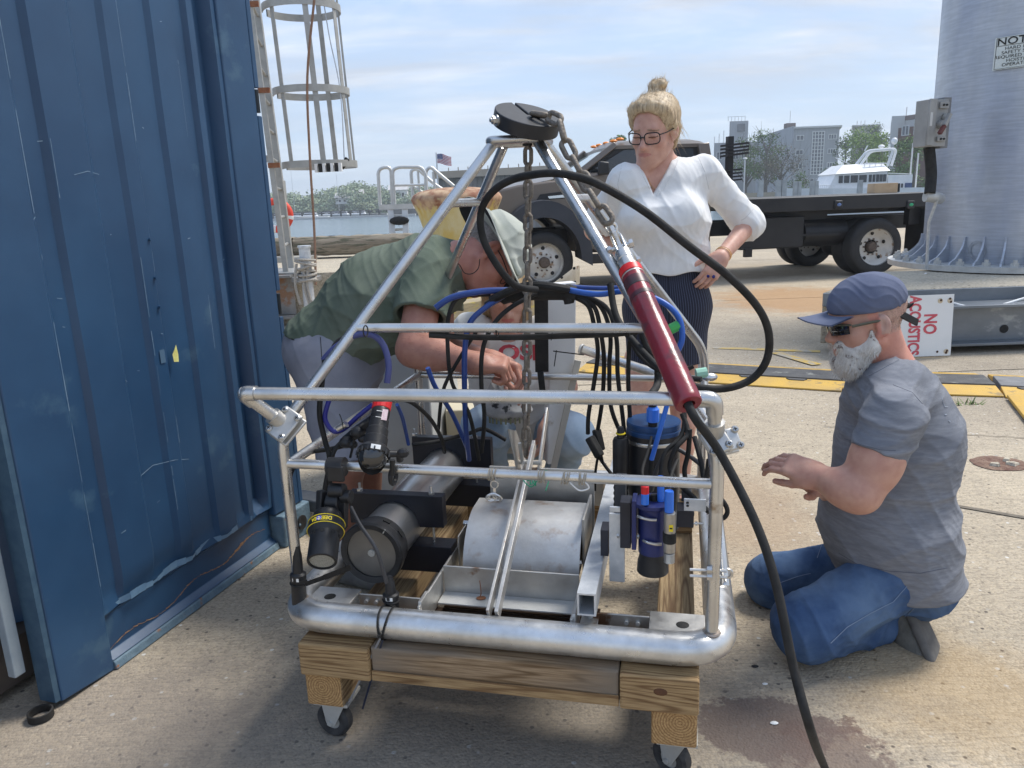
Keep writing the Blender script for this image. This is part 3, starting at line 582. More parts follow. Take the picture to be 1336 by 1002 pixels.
m = MB(); m.prism([(lx-.035,ly-.03,DZ+.02),(lx+.018,ly-.03,DZ+.02),(lx+.018,ly+.0,DZ+.02),(lx-.035,ly+.0,DZ+.02)], (-.12,0,topz-DZ)); m.prism([(lx-.045,ly+.0,DZ+.02),(lx-.03,ly+.0,DZ+.02),(lx-.03,ly+.05,DZ+.02),(lx-.045,ly+.05,DZ+.02)], (-.12,0,topz-DZ)); m.build('rail', lad, t, smooth=0)
m = MB(); yb = ly+.52; m.prism([(lx-.10-.04,yb-.03,DZ+.02),(lx-.10+.04,yb-.03,DZ+.02),(lx-.10+.04,yb+.02,DZ+.02),(lx-.10-.04,yb+.02,DZ+.02)], (-.12,0,topz-DZ)); m.build('rail', lad, t, smooth=0)
for i in range(13):
 z = DZ+.3+i*.3; xs = lx - .12*(z-DZ)/(topz-DZ)
 m = MB(); m.cyl((xs-.0,ly+.0,z), (xs-.10,yb,z), .016, seg=8); m.build('rung', lad, t)
def lxz(z): return lx - .12*(z-DZ)/(topz-DZ)
for py in (216, 121, 12):
 z = P(400, py, LD+.25).z; cx = lxz(z)+.05+R_; c = Vector((cx, ly+.26, z)); m = MB(); n_ = 36
 vs = []
 for k in range(n_+1):
  a_ = math.pi*(1.08) - 2*math.pi*1.08*k/n_ if 0 else math.pi*.93 - math.pi*1.86*k/n_
  for rr, dz_ in ((R_,-.035),(R_,.035),(R_-.012,.035),(R_-.012,-.035)): vs.append(c+Vector((rr*math.cos(a_)*1.04, rr*math.sin(a_)*1.0, dz_)))
 m.add(vs, [(4*k+j, 4*k+4+j, 4*k+4+(j+1)%4, 4*k+(j+1)%4) for k in range(n_) for j in range(4)]); m.build('hoop', lad, t)
 m = MB(); m.box((cx-R_-.03, ly-.03, z), (.12, .03, .05)); m.build('hoop_bracket', rust, t)
zb = P(400, 218, LD+.25).z
for a_ in (-2.2, -1.25, -.35, .45, 1.3):
 pts = []
 for k in range(14):
  z = zb + (topz-zb)*k/13; pts.append(Vector((lxz(z)+.05+R_+(R_-.016)*math.cos(a_)*1.04, ly+.26+(R_-.016)*math.sin(a_), z)))
 m = MB()
 for p0, p1 in zip(pts, pts[1:]): m.bar(p0, p1+(p1-p0)*.02, .055, .008, up=(math.cos(a_), math.sin(a_), 0))
 m.build('cage_strap', lad, t)
for z in (P(345,207,LD).z, P(330,69,LD).z):
 m = MB(); m.box((lxz(z)-.30, ly+.06, z), (.55, .05, .07)); m.build('standoff', lad, t)
m = MB(); m.box((lx-.12, ly+.2, DZ+.012), (.46, .66, .02)); m.build('foot_plate', lad, t, bevel=.004)
z = P(450, 213, LD+.25).z
m = MB(); q0 = P(446, 217, LD+.1); q1 = P(453, 208, LD+.1)
for i in range(7):
 c = P(411+i*5.2, 219.5-i*.25, LD-.12); m = MB(); m.bar(c, c+Vector((.030,0,.0)), .05, .085); m.build('tape_band', rubber if i % 2 else white_paint, t)
m = MB(); m.bar(P(445,219,LD+.1), P(454,207,LD+.1), .06, .05); m.build('tape_tail', rubber, t)
rope_b = mat('brown_rope', (.20,.11,.07), (.28,.17,.11), sc=80, rough=.9)
q = [P(410,0,LD-.2), P(401,100,LD-.2), P(404,200,LD-.2), P(410,300,LD-.25), P(412,372,LD-.3)]
m = MB(); m.tube(spline(q, 6), .014, 6); tag(m.build('hanging_rope', rope_b), 'thin brown rope hanging down beside the safety cage', 'rope')
m = MB(); m.tube(spline([P(421,-5,LD+.1), P(430,50,LD+.1), P(444,120,LD+.1), P(449,207,LD+.1)], 6), .006, 5); tag(m.build('steel_wire', galv), 'thin wire running down the right side of the ladder cage', 'wire')
lr = P(360, 281, 10.2); orange = mat('ring_orange', (.72,.07,.03), (.62,.05,.03), sc=4, rough=.55)
t = thing('life_ring_post', 'short pale post carrying the orange life ring behind the ladder', 'post', (lr.x, lr.y+.12, DZ)); m = MB(); m.box((lr.x+.04, lr.y+.16, DZ+.5), (.14,.12,1.1)); m.build('post', lad, t, bevel=.01); m = MB(); m.box((lr.x+.05, lr.y+.16, DZ+.03), (.7,.4,.06)); m.build('base', lad, t)
t = thing('life_ring', 'orange life ring with white bands hanging behind the ladder', 'life ring', (lr.x, lr.y, lr.z)); m = MB(); m.torus(lr, (.12,-1,.05), .178, .046, 40, 12); m.build('ring', orange, t)
for k in range(4):
 a0 = k*math.pi/2+.5; m = MB(); m.torus(lr, (.12,-1,.05), .178, .0475, 6, 12, a0=a0, a1=a0+.22); m.build('reflective_band', white_paint, t)
m = MB(); lr2 = P(336, 322, 10.6); m.torus(lr2, (.5,-1,.0), .16, .045, 30, 10); tag(m.build('life_ring', orange), 'second orange life ring, lower and almost hidden behind the container edge', 'life ring')
sp_ = P(398, 352, 7.9); rope_w = mat('pale_rope', (.44,.41,.36), (.30,.28,.25), sc=90, rough=.9, bump=.5, bsc=200)
st_b = P(403, 392, 7.6); st_b.z = .0; st_t = P(397, 323, 7.6)
t = thing('mooring_stanchion', 'short galvanised post wrapped in old pale rope beside the steel beam', 'post', st_b); m = MB(); m.cyl(st_b, st_t, .055, seg=14); m.cyl(st_t, st_t+Vector((0,0,.02)), .065, seg=14); m.build('post', galv, t)
rng = random.Random(5)
for k in range(7):
 m = MB(); z = st_t.z - .12 - k*.035; m.torus(Vector((st_t.x + (st_b.x-st_t.x)*(k*.04), st_t.y, z)), (rng.uniform(-.3,.3), rng.uniform(-.2,.2), 1), .075+.02*rng.random(), .015, 20, 6); m.build('rope_turn', rope_w, t)
for k in range(4):
 x = st_t.x + rng.uniform(-.1,.08); m = MB(); m.tube(spline([Vector((x, st_t.y-.07, st_t.z-.15)), Vector((x-.03, st_t.y-.08, st_t.z-.35)), Vector((x+.0, st_t.y-.07, st_t.z-.55))], 5), .013, 6); m.build('rope_tail', rope_w, t)
GD = 12.5
rail_g = mat('handrail_galv', (.52,.52,.50), (.62,.62,.60), sc=6, rough=.5, metal=.4)
t = thing('gangway_handrails', 'galvanised tubular handrails of a boarding ladder at the quay edge', 'handrail', P(525, 300, GD))
def gr(pts, D, r=.028, nm='rail'): m = MB(); m.tube(fillet([P(x, y, dd) for x, y, dd in [(p[0], p[1], p[2] if len(p) > 2 else D) for p in pts]], .13), r, 8); m.build(nm, rail_g, t)
gr([(496,268),(493,220),(510,217),(512,270)], GD); gr([(515,270),(512,222),(520,218),(549,218),(555,226),(557,268)], GD)
gr([(513,242),(556,241)], GD, .02); gr([(539,262),(536,222),(545,220),(566,240),(600,262)], GD+.8); gr([(557,250),(555,224),(561,217),(592,243)], GD+.3); gr([(545,222),(548,258)], GD+.8, .02); gr([(565,224),(568,250)], GD+.3, .02)
gr([(539,243),(560,256)], GD+.8, .018)
m = MB(); a = P(495,268,GD); b = P(540,268,GD); m.box((a+b)/2+Vector((0,.3,-.02)), ((b-a).length, .7, .08)); m.build('platform', rail_g, t)
for x0, x1 in ((509,515),(528,531)):
 m = MB(); m.bar(P(x0,270,GD), P(x1,335,GD-.2), .09, .05); m.build('leg', rail_g, t)
for y in (282, 300, 316):
 m = MB(); m.bar(P(511,y,GD), P(530,y-1,GD), .05, .04); m.build('rung', rail_g, t)
m = MB(); m.sph(P(521,288,GD-.1), .10, (1.6,.5,.7), 12); m.build('black_cover', rubber, t)
bc = P(598, 300, 9.9); bollard_m = mat('bollard_yellow', (.56,.44,.16), (.62,.55,.32), sc=5, rough=.75, bump=.15, bsc=18, c3=(.58,.38,.04), c3t=.54, c3s=2.2, c3w=.15, det=8, st=(1.3,1.3,.5))
nt_ = bollard_m.node_tree; N_ = nt_.nodes.new; L_n = nt_.links.new; pb = nt_.nodes['Principled BSDF']; old = pb.inputs['Base Color'].links[0].from_socket
tcn = N_('ShaderNodeTexCoord'); sx = N_('ShaderNodeSeparateXYZ'); L_n(tcn.outputs['Object'], sx.inputs[0]); nn = N_('ShaderNodeTexNoise'); nn.inputs['Scale'].default_value = 6; nn.inputs['Detail'].default_value = 9; nn.inputs['Roughness'].default_value = .68; L_n(tcn.outputs['Object'], nn.inputs[0])
ma = N_('ShaderNodeMath'); ma.operation = 'MULTIPLY_ADD'; L_n(nn.outputs['Fac'], ma.inputs[0]); ma.inputs[1].default_value = .75; L_n(sx.outputs[2], ma.inputs[2])
ztop = P(592, 244, 9.9).z
mr = N_('ShaderNodeMapRange'); mr.inputs[1].default_value = ztop+.10; mr.inputs[2].default_value = ztop+.17; L_n(ma.outputs[0], mr.inputs[0])
n5 = N_('ShaderNodeTexNoise'); n5.inputs['Scale'].default_value = 8; n5.inputs['Detail'].default_value = 6; L_n(tcn.outputs['Object'], n5.inputs[0]); cr = N_('ShaderNodeValToRGB'); cr.color_ramp.elements[0].position = .35; cr.color_ramp.elements[0].color = (.24,.09,.045,1); cr.color_ramp.elements[1].position = .62; cr.color_ramp.elements[1].color = (.52,.36,.22,1); L_n(n5.outputs['Fac'], cr.inputs[0])
mxn = N_('ShaderNodeMix'); mxn.data_type = 'RGBA'; L_n(mr.outputs[0], mxn.inputs[0]); L_n(old, mxn.inputs[6]); L_n(cr.outputs[0], mxn.inputs[7]); L_n(mxn.outputs[2], pb.inputs['Base Color'])
m = MB(); zt = ztop; W_ = .56
m.lathe([(.34,0),(.34,zt*.32),(.36,zt*.45),(.43,zt*.62),(.50,zt*.78),(W_,zt*.87),(W_+.015,zt*.90),(W_-.01,zt*.935),(W_*.86,zt*.965),(W_*.62,zt*.985),(W_*.3,zt*.997),(0.01,zt)], (bc.x, bc.y, 0), (0,0,1), 48, cap=False)
tag(m.build('mooring_bollard', bollard_m, smooth=70), 'large flared yellow mooring bollard with rusted top', 'bollard')
for i, (a_, b_, w_, h_, lab) in enumerate([((578,412,6.4),(668,396,7.2),.20,.16,'long pale squared timber with yellow marks lying behind the two workers'), ((578,402,7.0),(690,385,7.9),.20,.30,'stacked timber behind the long pale one, nearer the bollard')]):
 A_ = P(*a_); B_ = P(*b_); A_.z = B_.z = h_/2+.02; m = MB(); m.bar(A_, B_, w_, h_); tag(m.build('squared_timber', mat('pale_timber', (.42,.34,.20), (.30,.24,.15), sc=3, rough=.85, bump=.3, bsc=20, st=(1,1,4), c3=(.50,.40,.08), c3t=.6, c3s=2), bevel=.01), lab, 'timber')
# ================================================= WATERFRONT TOWN (right)
def up(px, D, z):
 """point at image column px, distance D, height z"""
 p = P(px, 240, D)
 for _ in range(3):
  x = PX((p.x, D, z))[0]; p.x += (px-x)*D/F_PX
 return Vector((p.x, D, z))
def zat(px, py, D): return P(px, py, D).z
clad = mat('grey_cladding', (.30,.31,.32), (.36,.37,.38), sc=.6, rough=.8, bump=.1, bsc=3, st=(4,4,.4)); trim = mat('pale_trim', (.52,.52,.50), rough=.7); pane = mat('window_pane', (.05,.06,.075), (.11,.13,.15), sc=.3, rough=.15, spec=.7)
frame_w = mat('window_frame', (.62,.62,.60), rough=.6); louvre = mat('glazed_stair', (.34,.37,.38), (.44,.46,.46), sc=1, rough=.3)
def wall_box(t, a, b, depth, z0, z1, mt, name='wall', par=None):
 depth = depth*.8
 n = Vector((a.x-depth*.06, a.y, 0)).normalized()
 m = MB(); m.prism([Vector((a.x,a.y,z0)), Vector((b.x,b.y,z0)), Vector((b.x,b.y,z0))+n*depth, Vector((a.x,a.y,z0))+n*depth], (0,0,z1-z0)); return m.build(name, mt, t, smooth=0)
def window(t, a, b, u0, u1, z0, z1, cols=1, rows=1):
 """window on the wall a-b, from fraction u0 to u1"""
 d = b-a; d.z = 0; n = Vector((d.y,-d.x,0)).normalized(); n = n if n.y < 0 else -n; A = a+d*u0; B = a+d*u1; A.z = B.z = 0
 w = (B-A).length; dd = d.normalized(); o = link(bpy.data.objects.new('window', None)) if 0 else None
 m = MB(); f = w*.05+.04
 R = Matrix((dd, -n, Vector((0,0,1)))).transposed()
 def bx(s0, s1, za, zb, out, th): m.box(A + dd*((s0+s1)/2) + n*out + Vector((0,0,(za+zb)/2)), (s1-s0, th, zb-za), R)
 bx(0, w, z0, z0+f, .04, .12); bx(0, w, z1-f, z1, .04, .12); bx(0, f, z0+f, z1-f, .04, .12); bx(w-f, w, z0+f, z1-f, .04, .12)
 for c in range(1, cols): bx(w*c/cols-f*.5, w*c/cols+f*.5, z0+f, z1-f, .03, .10)
 for r in range(1, rows): zz_ = z0+(z1-z0)*r/rows; bx(f, w-f, zz_-f*.35, zz_+f*.35, .028, .09)
 o = m.build('window', frame_w, t, smooth=0); m = MB(); bx(f, w-f, z0+f, z1-f, .0, .02); m.build('pane', pane, o, smooth=0)
BD = 140
a1 = up(1032, BD, 0); b1 = up(1090, BD, 0); zt1 = zat(1090, 166, BD); zb1 = 1.0
t = thing('grey_building', 'grey clad four-storey building with tall glazed stairwell behind the truck bed', 'building', Vector((a1.x, BD, zb1)))
wall_box(t, a1, b1, 14, zb1, zt1, clad)
a0 = up(985, BD+26, 0); wing = wall_box(t, a0, a1+Vector((-.05,0,0)), 10, zb1, zat(1000, 172, BD+12), clad, 'wing_wall')
wall_box(t, a1+Vector((-.3,-.3,0)), b1+Vector((.3,-.3,0)), 14, zt1, zt1+.3, trim, 'roof_edge')
H = zt1-zb1
for fl, (y0, y1) in enumerate([(175,182),(194,201),(212,219),(232,238)]):
 for (u0, u1) in ((.76,.94),(.05,.22)):
  window(t, a1, b1, u0, u1, zat(1080, y1, BD), zat(1080, y0, BD), 3 if u0 > .5 else 2)
 if fl == 3:
  for u0 in (.27,.40,.54,.66): window(t, a1, b1, u0, u0+.09, zat(1080, y1+1, BD), zat(1080, y0, BD), 1)
 for u0 in ((.22,.45,.68) if fl < 3 else (.3,)):
  window(t, a0, a1, u0, u0+.18, zat(1015, y1-1, BD+10), zat(1015, y0-1, BD+10), 3)
window(t, a1, b1, .40, .68, zat(1070, 228, BD), zat(1070, 171, BD), 4, 12)
m = MB(); q = up(1030, BD+6, zt1); m.box(q+Vector((0,0,.7)), (1.6,1.6,1.4)); m.build('roof_vent', mat('vent_dark', (.12,.09,.08), rough=.8), t, smooth=0); m = MB(); m.cyl(q+Vector((0,0,1.4)), q+Vector((0,0,3.6)), .05, seg=5); m.build('antenna', mast_m, t)
a2 = up(930, 175, 0); b2 = up(1000, 175, 0); z2 = zat(950, 186, 175)
t = thing('far_block', 'farther grey block with a square roof tower left of the spindly trees', 'building', Vector((a2.x, 175, 1))); wall_box(t, a2, b2, 12, 1, z2, clad)
ta = up(949, 173, 0); tb = up(973, 173, 0); wall_box(t, ta, tb, 4, z2-2, zat(960, 158, 173), clad, 'roof_tower')
for i in range(6): m = MB(); q = up(950+i*4.4, 173.2, zat(960,158,173)); m.cyl(q, q+Vector((0,0,.95)), .06, seg=5); m.build('rail_post', mast_m, t)
m = MB(); m.bar(up(949,173.2,zat(960,158,173)+.95), up(973,173.2,zat(960,158,173)+.95), .08, .08); m.build('rail', mast_m, t)
m = MB(); q = up(967, 172.8, zat(960,167,173)); m.box(q, (1.6,.3,1.6)); m.build('opening', pane, t)
for i, px in enumerate((932, 938, 944, 978, 984, 992)): m = MB(); q = up(px, 176, z2); m.cyl(q, q+Vector((0,0,1.4+.6*(i%3))), .07, seg=5); m.build('roof_pipe', mast_m, t)
for u0 in (.05,.2,.35,.5,.65,.8): window(t, a2, b2, u0, u0+.1, z2-3.6, z2-1.9, 2)
a3 = up(1107, 168, 0); b3 = up(1140, 168, 0); t = thing('flat_roof_building', 'dull grey flat-roofed building showing between the tree tops', 'building', Vector((a3.x,168,1))); wall_box(t, a3, b3, 12, 1, zat(1115,165,168), mat('dull_wall', (.24,.23,.22), (.3,.29,.27), sc=.5, rough=.85))
wall_box(t, a3+Vector((-.3,-.3,0)), b3+Vector((.3,-.3,0)), 12, zat(1115,165,168), zat(1115,165,168)+.25, trim, 'roof_edge')
for i in range(3): m = MB(); q = up(1118+i*5, 169, zat(1115,165,168)); m.cyl(q, q+Vector((0,0,1.2)), .08, seg=5); m.build('roof_pipe', mast_m, t)
BD4 = 96; brick = mat('brown_brick', (.115,.06,.045), (.16,.085,.06), sc=2, rough=.9, bump=.2, bsc=6)
a4 = up(1160, BD4, 0); b4 = up(1250, BD4-8, 0); zt4 = zat(1160, 152, BD4)
t = thing('brick_building', 'dark brick building with pale concrete edge bands behind the electrical box', 'building', Vector((a4.x,BD4,1))); wall_box(t, a4, b4, 14, .5, zt4-1.4, brick)
wall_box(t, a4+Vector((-.6,-.4,0)), a4+Vector((.9,-.55,0)), 14.5, .5, zt4, trim, 'end_pier'); wall_box(t, a4+Vector((.92,-.5,0)), b4+Vector((0,-.5,0)), 14, zt4-.55, zt4-.02, mat('roof_brown', (.2,.15,.13), rough=.8), 'cornice')
wall_box(t, a4+Vector((.92,-.35,0)), b4+Vector((0,-.35,0)), 13, zt4-1.45, zt4-.57, trim, 'fascia'); wall_box(t, a4+Vector((.92,-.3,0)), b4+Vector((0,-.3,0)), .4, zat(1175,213,BD4), zat(1175,205,BD4), trim, 'floor_band')
window(t, a4, b4, .12, .23, zat(1178,178,BD4), zat(1178,165,BD4), 2); window(t, a4, b4, .10, .20, zat(1175,200,BD4), zat(1175,187,BD4), 2); window(t, a4, b4, .30, .42, zat(1178,178,BD4), zat(1178,165,BD4), 2)
m = MB(); q = up(1182, BD4+3, zt4); m.cyl(q, q+Vector((0,0,1.3)), .06, seg=5); m.build('antenna', mast_m, t)
T = tree
T('spindly green tree with upright feathery branches left of the grey building', up(998,100,.3), zat(1000,166,100)-.3, 5.2, lf_mid, 1, 1700, .13, .3, bare=7, nb=16)
T('thin upright tree behind the truck headboard, left of the feathery one', up(972,104,.3), zat(972,176,104)-.3, 5.0, lf_mid, 2, 1500, .13, .35, bare=6, nb=14)
T('brownish half-bare tree in front of the grey building', up(1018,92,.3), zat(1018,192,92)-.3, 6.2, lf_brown, 3, 2300, .085, .1, bare=10, nb=20)
T('small dark green tree below the right corner of the grey building', up(1082,96,.3), zat(1082,207,96)-.3, 2.6, lf_mid, 4, 900, .10, .2)
T('dark green tree just right of the grey building', up(1100,128,.3), zat(1100,180,128)-.3, 6.0, lf_dark, 5, 1700, .18, .1)
T('rounded bright green tree above the yacht wheelhouse', up(1125,118,.3), zat(1125,166,118)-.3, 9.5, lf_bright, 6, 4200, .17, .08, nb=26)
T('bright green tree filling the gap beside the brick building', up(1147,112,.3), zat(1147,174,112)-.3, 6.8, lf_bright, 7, 2600, .17, .08, nb=20)
T('dark tree on the skyline behind the bright green ones', up(1139,160,1), zat(1139,159,160)-1, 7, lf_dark, 8, 1600, .2, .3)
T('mid green tree behind the radar arch of the yacht', up(1172,84,.3), zat(1172,182,84)-.3, 4.2, lf_mid, 9, 2600, .13, .08, nb=18)
T('full green tree beside the electrical box', up(1190,78,.3), zat(1190,172,78)-.3, 4.4, lf_mid, 10, 2800, .13, .08, nb=18)
T('low bushy tree behind the yacht bow', up(1100,90,.3), zat(1100,215,90)-.3, 3.4, lf_dark, 11, 900, .12, .05)
T('leafy shrub by the granite posts', up(1040,70,.3), zat(1040,232,70)-.3+.5, 2.6, lf_mid, 12, 800, .08, .02, name='shrub')
T('tree top peeping over the truck cab, left of the woman\'s glasses', up(806,60,.2), zat(806,166,60)-.2, 1.6, lf_mid, 13, 900, .10, .5)
m = MB(); q0 = up(966,68,0); q1 = up(1060,66,0); m.bar(Vector((q0.x,68,.6)), Vector((q1.x,66,.6)), .4, 1.1); tag(m.build('sea_wall', mat('tan_wall', (.40,.34,.25), (.33,.28,.21), sc=1, rough=.9)), 'low tan wall beyond the granite posts', 'wall')
gpost = None; granite = mat('granite', (.34,.34,.33), (.45,.45,.43), sc=3, rough=.9, bump=.3, bsc=12)
for i, (px, w_) in enumerate([(991,.30),(1014,.30),(1021,.30),(1036,.22),(1041,.22),(1058,.22),(1063,.22),(1120,.25)]):
 q = up(px, 48, 0); z1_ = zat(px, 243-(px-991)*.02, 48) + (.35 if i < 3 else .25); m = MB(); m.box((q.x, 48, z1_/2), (w_, .3, z1_), taper=.92)
 tag(m.build('granite_post', granite, smooth=0), ['single grey granite post nearest the truck headboard','left one of the close pair of wide granite posts','right one of the close pair of wide granite posts','left narrow granite post of the pair near the shrub','right narrow granite post of the pair near the shrub','left narrow post of the pair under the grey building','right narrow post of the pair under the grey building','grey post just left of the yacht'][i], 'post', 'granite posts along the waterfront')
m = MB(); q = up(970, 70, .2); m.cyl(q, Vector((q.x,70,zat(970,208,70))), .06, seg=6); m.sph(Vector((q.x,70,zat(970,207,70))), .16, (1.4,1,.6), 8); tag(m.build('street_lamp', mast_m), 'slim pale lamp post behind the truck headboard', 'lamp post')
for px, yt in ((1181,187),(1189,200)):
 q = up(px, 52, -2); m = MB(); m.cyl((q.x,52,-2.5), (q.x,52,zat(px,yt,52)), .05, seg=6); tag(m.build('mast', mast_m), 'thin pale mast rising right of the yacht' if px == 1181 else 'shorter thin pole beside the taller mast, left of the electrical box', 'mast')
YD = 50
def Y(px, py, dd=0): return P(px, py, YD+dd)
t = thing('motor_yacht', 'white motor yacht with radar arch and a row of dark windows beyond the truck bed', 'yacht', Y(1135, 262))
bl = Y(1086, 248); br = Y(1194, 248); zd = bl.z; BW = 2.6
m = MB(); xs0 = bl.x-1.6; xs1 = br.x+3
m.add([(xs0-1.5,YD+BW/2,zd+.25),(xs0+1.5,YD-.3,zd+.1),(xs1,YD-.3,zd-.1),(xs1,YD+BW,zd-.1),(xs0+1.5,YD+BW,zd+.1),(xs0-.3,YD+BW/2,-2.3),(xs0+2,YD+.2,-2.3),(xs1,YD+.1,-2.3),(xs1,YD+BW-.1,-2.3),(xs0+2,YD+BW-.2,-2.3)], [(0,1,2,3,4),(0,5,6,1),(1,6,7,2),(2,7,8,3),(3,8,9,4),(4,9,5,0)]); m.build('hull', boat_w, t, smooth=0)
x0 = Y(1090,238).x; x1 = Y(1157,238).x; zw0 = Y(1100,240).z; zw1 = Y(1100,227).z
m = MB(); m.prism([(x0-.5,YD,zd),(x1,YD,zd),(x1,YD,zw1+.25),(x0+.05,YD,zw1+.1)], (0,BW,0)); m.build('wheelhouse', boat_w, t, smooth=0)
zr1 = Y(1100,215).z
m = MB(); m.add([(x0-.1,YD-.15,zw1),(x1+.1,YD-.15,zw1+.1),(x1+.1,YD+BW+.1,zw1+.1),(x0-.1,YD+BW+.1,zw1), (x0+.6,YD+.4,zr1),(x1-.2,YD+.4,zr1+.05),(x1-.2,YD+BW-.4,zr1+.05),(x0+.6,YD+BW-.4,zr1)], [(3,2,1,0),(4,5,6,7),(0,1,5,4),(1,2,6,5),(2,3,7,6),(3,0,4,7)]); m.build('flybridge', boat_w, t, smooth=0)
nw = 0
for (pa, pb) in [(1094,1099),(1101,1107.5),(1109.5,1118.5),(1120.5,1130),(1133,1136.5),(1138,1141),(1142.5,1146),(1147,1150.5),(1151.5,1155.5)]:
 A_ = Y(pa,239); B_ = Y(pb,239); m = MB(); m.box(((A_.x+B_.x)/2, YD-.02, (Y(1120,238).z+Y(1120,228.5).z)/2), (B_.x-A_.x, .06, Y(1120,228.5).z-Y(1120,238).z)); m.build('window', glass_d, t, smooth=0)
xa = Y(1158,244).x; xb = Y(1190,244).x
m = MB(); m.prism([(xa,YD+.05,zd-.2),(xb,YD+.05,zd-.2),(xb,YD+.05,Y(1180,228).z),(xa,YD+.05,Y(1160,228).z)], (0,BW-.1,0)); m.build('aft_cabin', boat_w, t, smooth=0)
for pa in (1173,1177): m = MB(); A_ = Y(pa,243); m.box((A_.x, YD+.03, A_.z), (.11,.06,.34)); m.build('window', glass_d, t, smooth=0)
m = MB(); A_ = Y(1185,243); m.box((A_.x, YD-.0, A_.z), (.4,.1,.42)); m.build('blue_cover', mat('canvas_blue', (.04,.07,.16), rough=.8), t, smooth=0)
def ytube(pts, r, nm='radar_arch'): m = MB(); m.tube(fillet([Y(*p) for p in pts], .3), r, 8); m.build(nm, boat_w, t)
ytube([(1116,216,.6),(1131,197,.6),(1166,194,.6),(1158,216,.6)], .09); ytube([(1122,216,2),(1136,197,2),(1170,194,2),(1163,216,2)], .09)
ytube([(1128,197,1),(1132,190,1)], .04,'mast'); ytube([(1131,216,1),(1131,198,1)], .03,'mast'); ytube([(1161,194,1),(1161,188,1)], .05,'mast')
m = MB(); m.sph(Y(1167,184,1), .19, (1,1,1.15), 14); m.build('radome', boat_w, t); m = MB(); m.sph(Y(1150,191,1), .14, (1.6,1,.8), 12); m.build('radar', boat_w, t)
ytube([(1108,214,0),(1090,206,0)], .025,'antenna'); ytube([(1128,213,.2),(1158,213,.2)], .03,'rail')
for px in (1128,1135,1142,1150,1158): ytube([(px,218,.2),(px,213,.2)], .02,'rail_post')
ytube([(1158,226,0),(1190,227,0)], .02, 'rail')
for i in range(10): ytube([(1066+i*2.4,247,-.2),(1066+i*2.4,242,-.2)], .018, 'bow_rail_post')
ytube([(1064,242,-.2),(1090,241,-.2)], .02, 'bow_rail')
# ================================================= FLATBED TRUCK (x rearward from the front axle, y across away from the camera)
tp = mat('truck_paint', (.15,.125,.105), (.175,.145,.12), sc=2, rough=.28, metal=.35, spec=.6); tdk = mat('truck_flare', (.022,.026,.036), (.032,.036,.046), sc=6, rough=.55); tblk = mat('truck_black', (.008,.009,.012), (.018,.018,.02), sc=4, rough=.5, bump=.05, bsc=30)
tyre_m = mat('tyre', (.014,.015,.017), (.026,.026,.027), sc=10, rough=.75, bump=.15, bsc=60); hub_m = mat('wheel_white', (.52,.51,.48), (.62,.61,.58), sc=8, rough=.5, c3=(.30,.20,.12), c3t=.63, c3s=9); hubdk = mat('hub_dark', (.08,.06,.05), (.13,.10,.08), sc=30, rough=.8)
glassm = mat('windscreen', (.30,.38,.38), (.46,.54,.53), sc=1.2, rough=.06, spec=.9); glassd = mat('side_glass', (.018,.022,.024), (.03,.035,.038), sc=2, rough=.05, spec=.8)
chrome = mat('chrome', (.7,.7,.7), rough=.12, metal=1); amber = mat('amber_lens', (.85,.26,.03), rough=.25); lampw = mat('lamp_lens', (.62,.62,.60), rough=.15)
TY = 10.38; YAW = math.radians(8); TX = P(710, 351, TY).x; RZ = Matrix.Rotation(YAW, 3, 'Z'); RZi = RZ.inverted()
T = thing('flatbed_truck', 'dark brown flatbed truck with white steel wheels parked behind the people', 'truck', (TX, TY, 0), YAW); AX = 4.80
def tbuild(m, name, mt, parent=T, **k): return m.build(name, mt, parent, world=False, **k)
def TV(x, y, z): return Vector((x, y, z))
def tpx(px, py, y=0):      # photo pixel on the truck plane y -> local (x, z)
 o = RZi @ (CAM-Vector((TX,TY,0))); d = RZi @ ray(px, py); p = o + d*((y-o.y)/d.y); return p.x, p.z
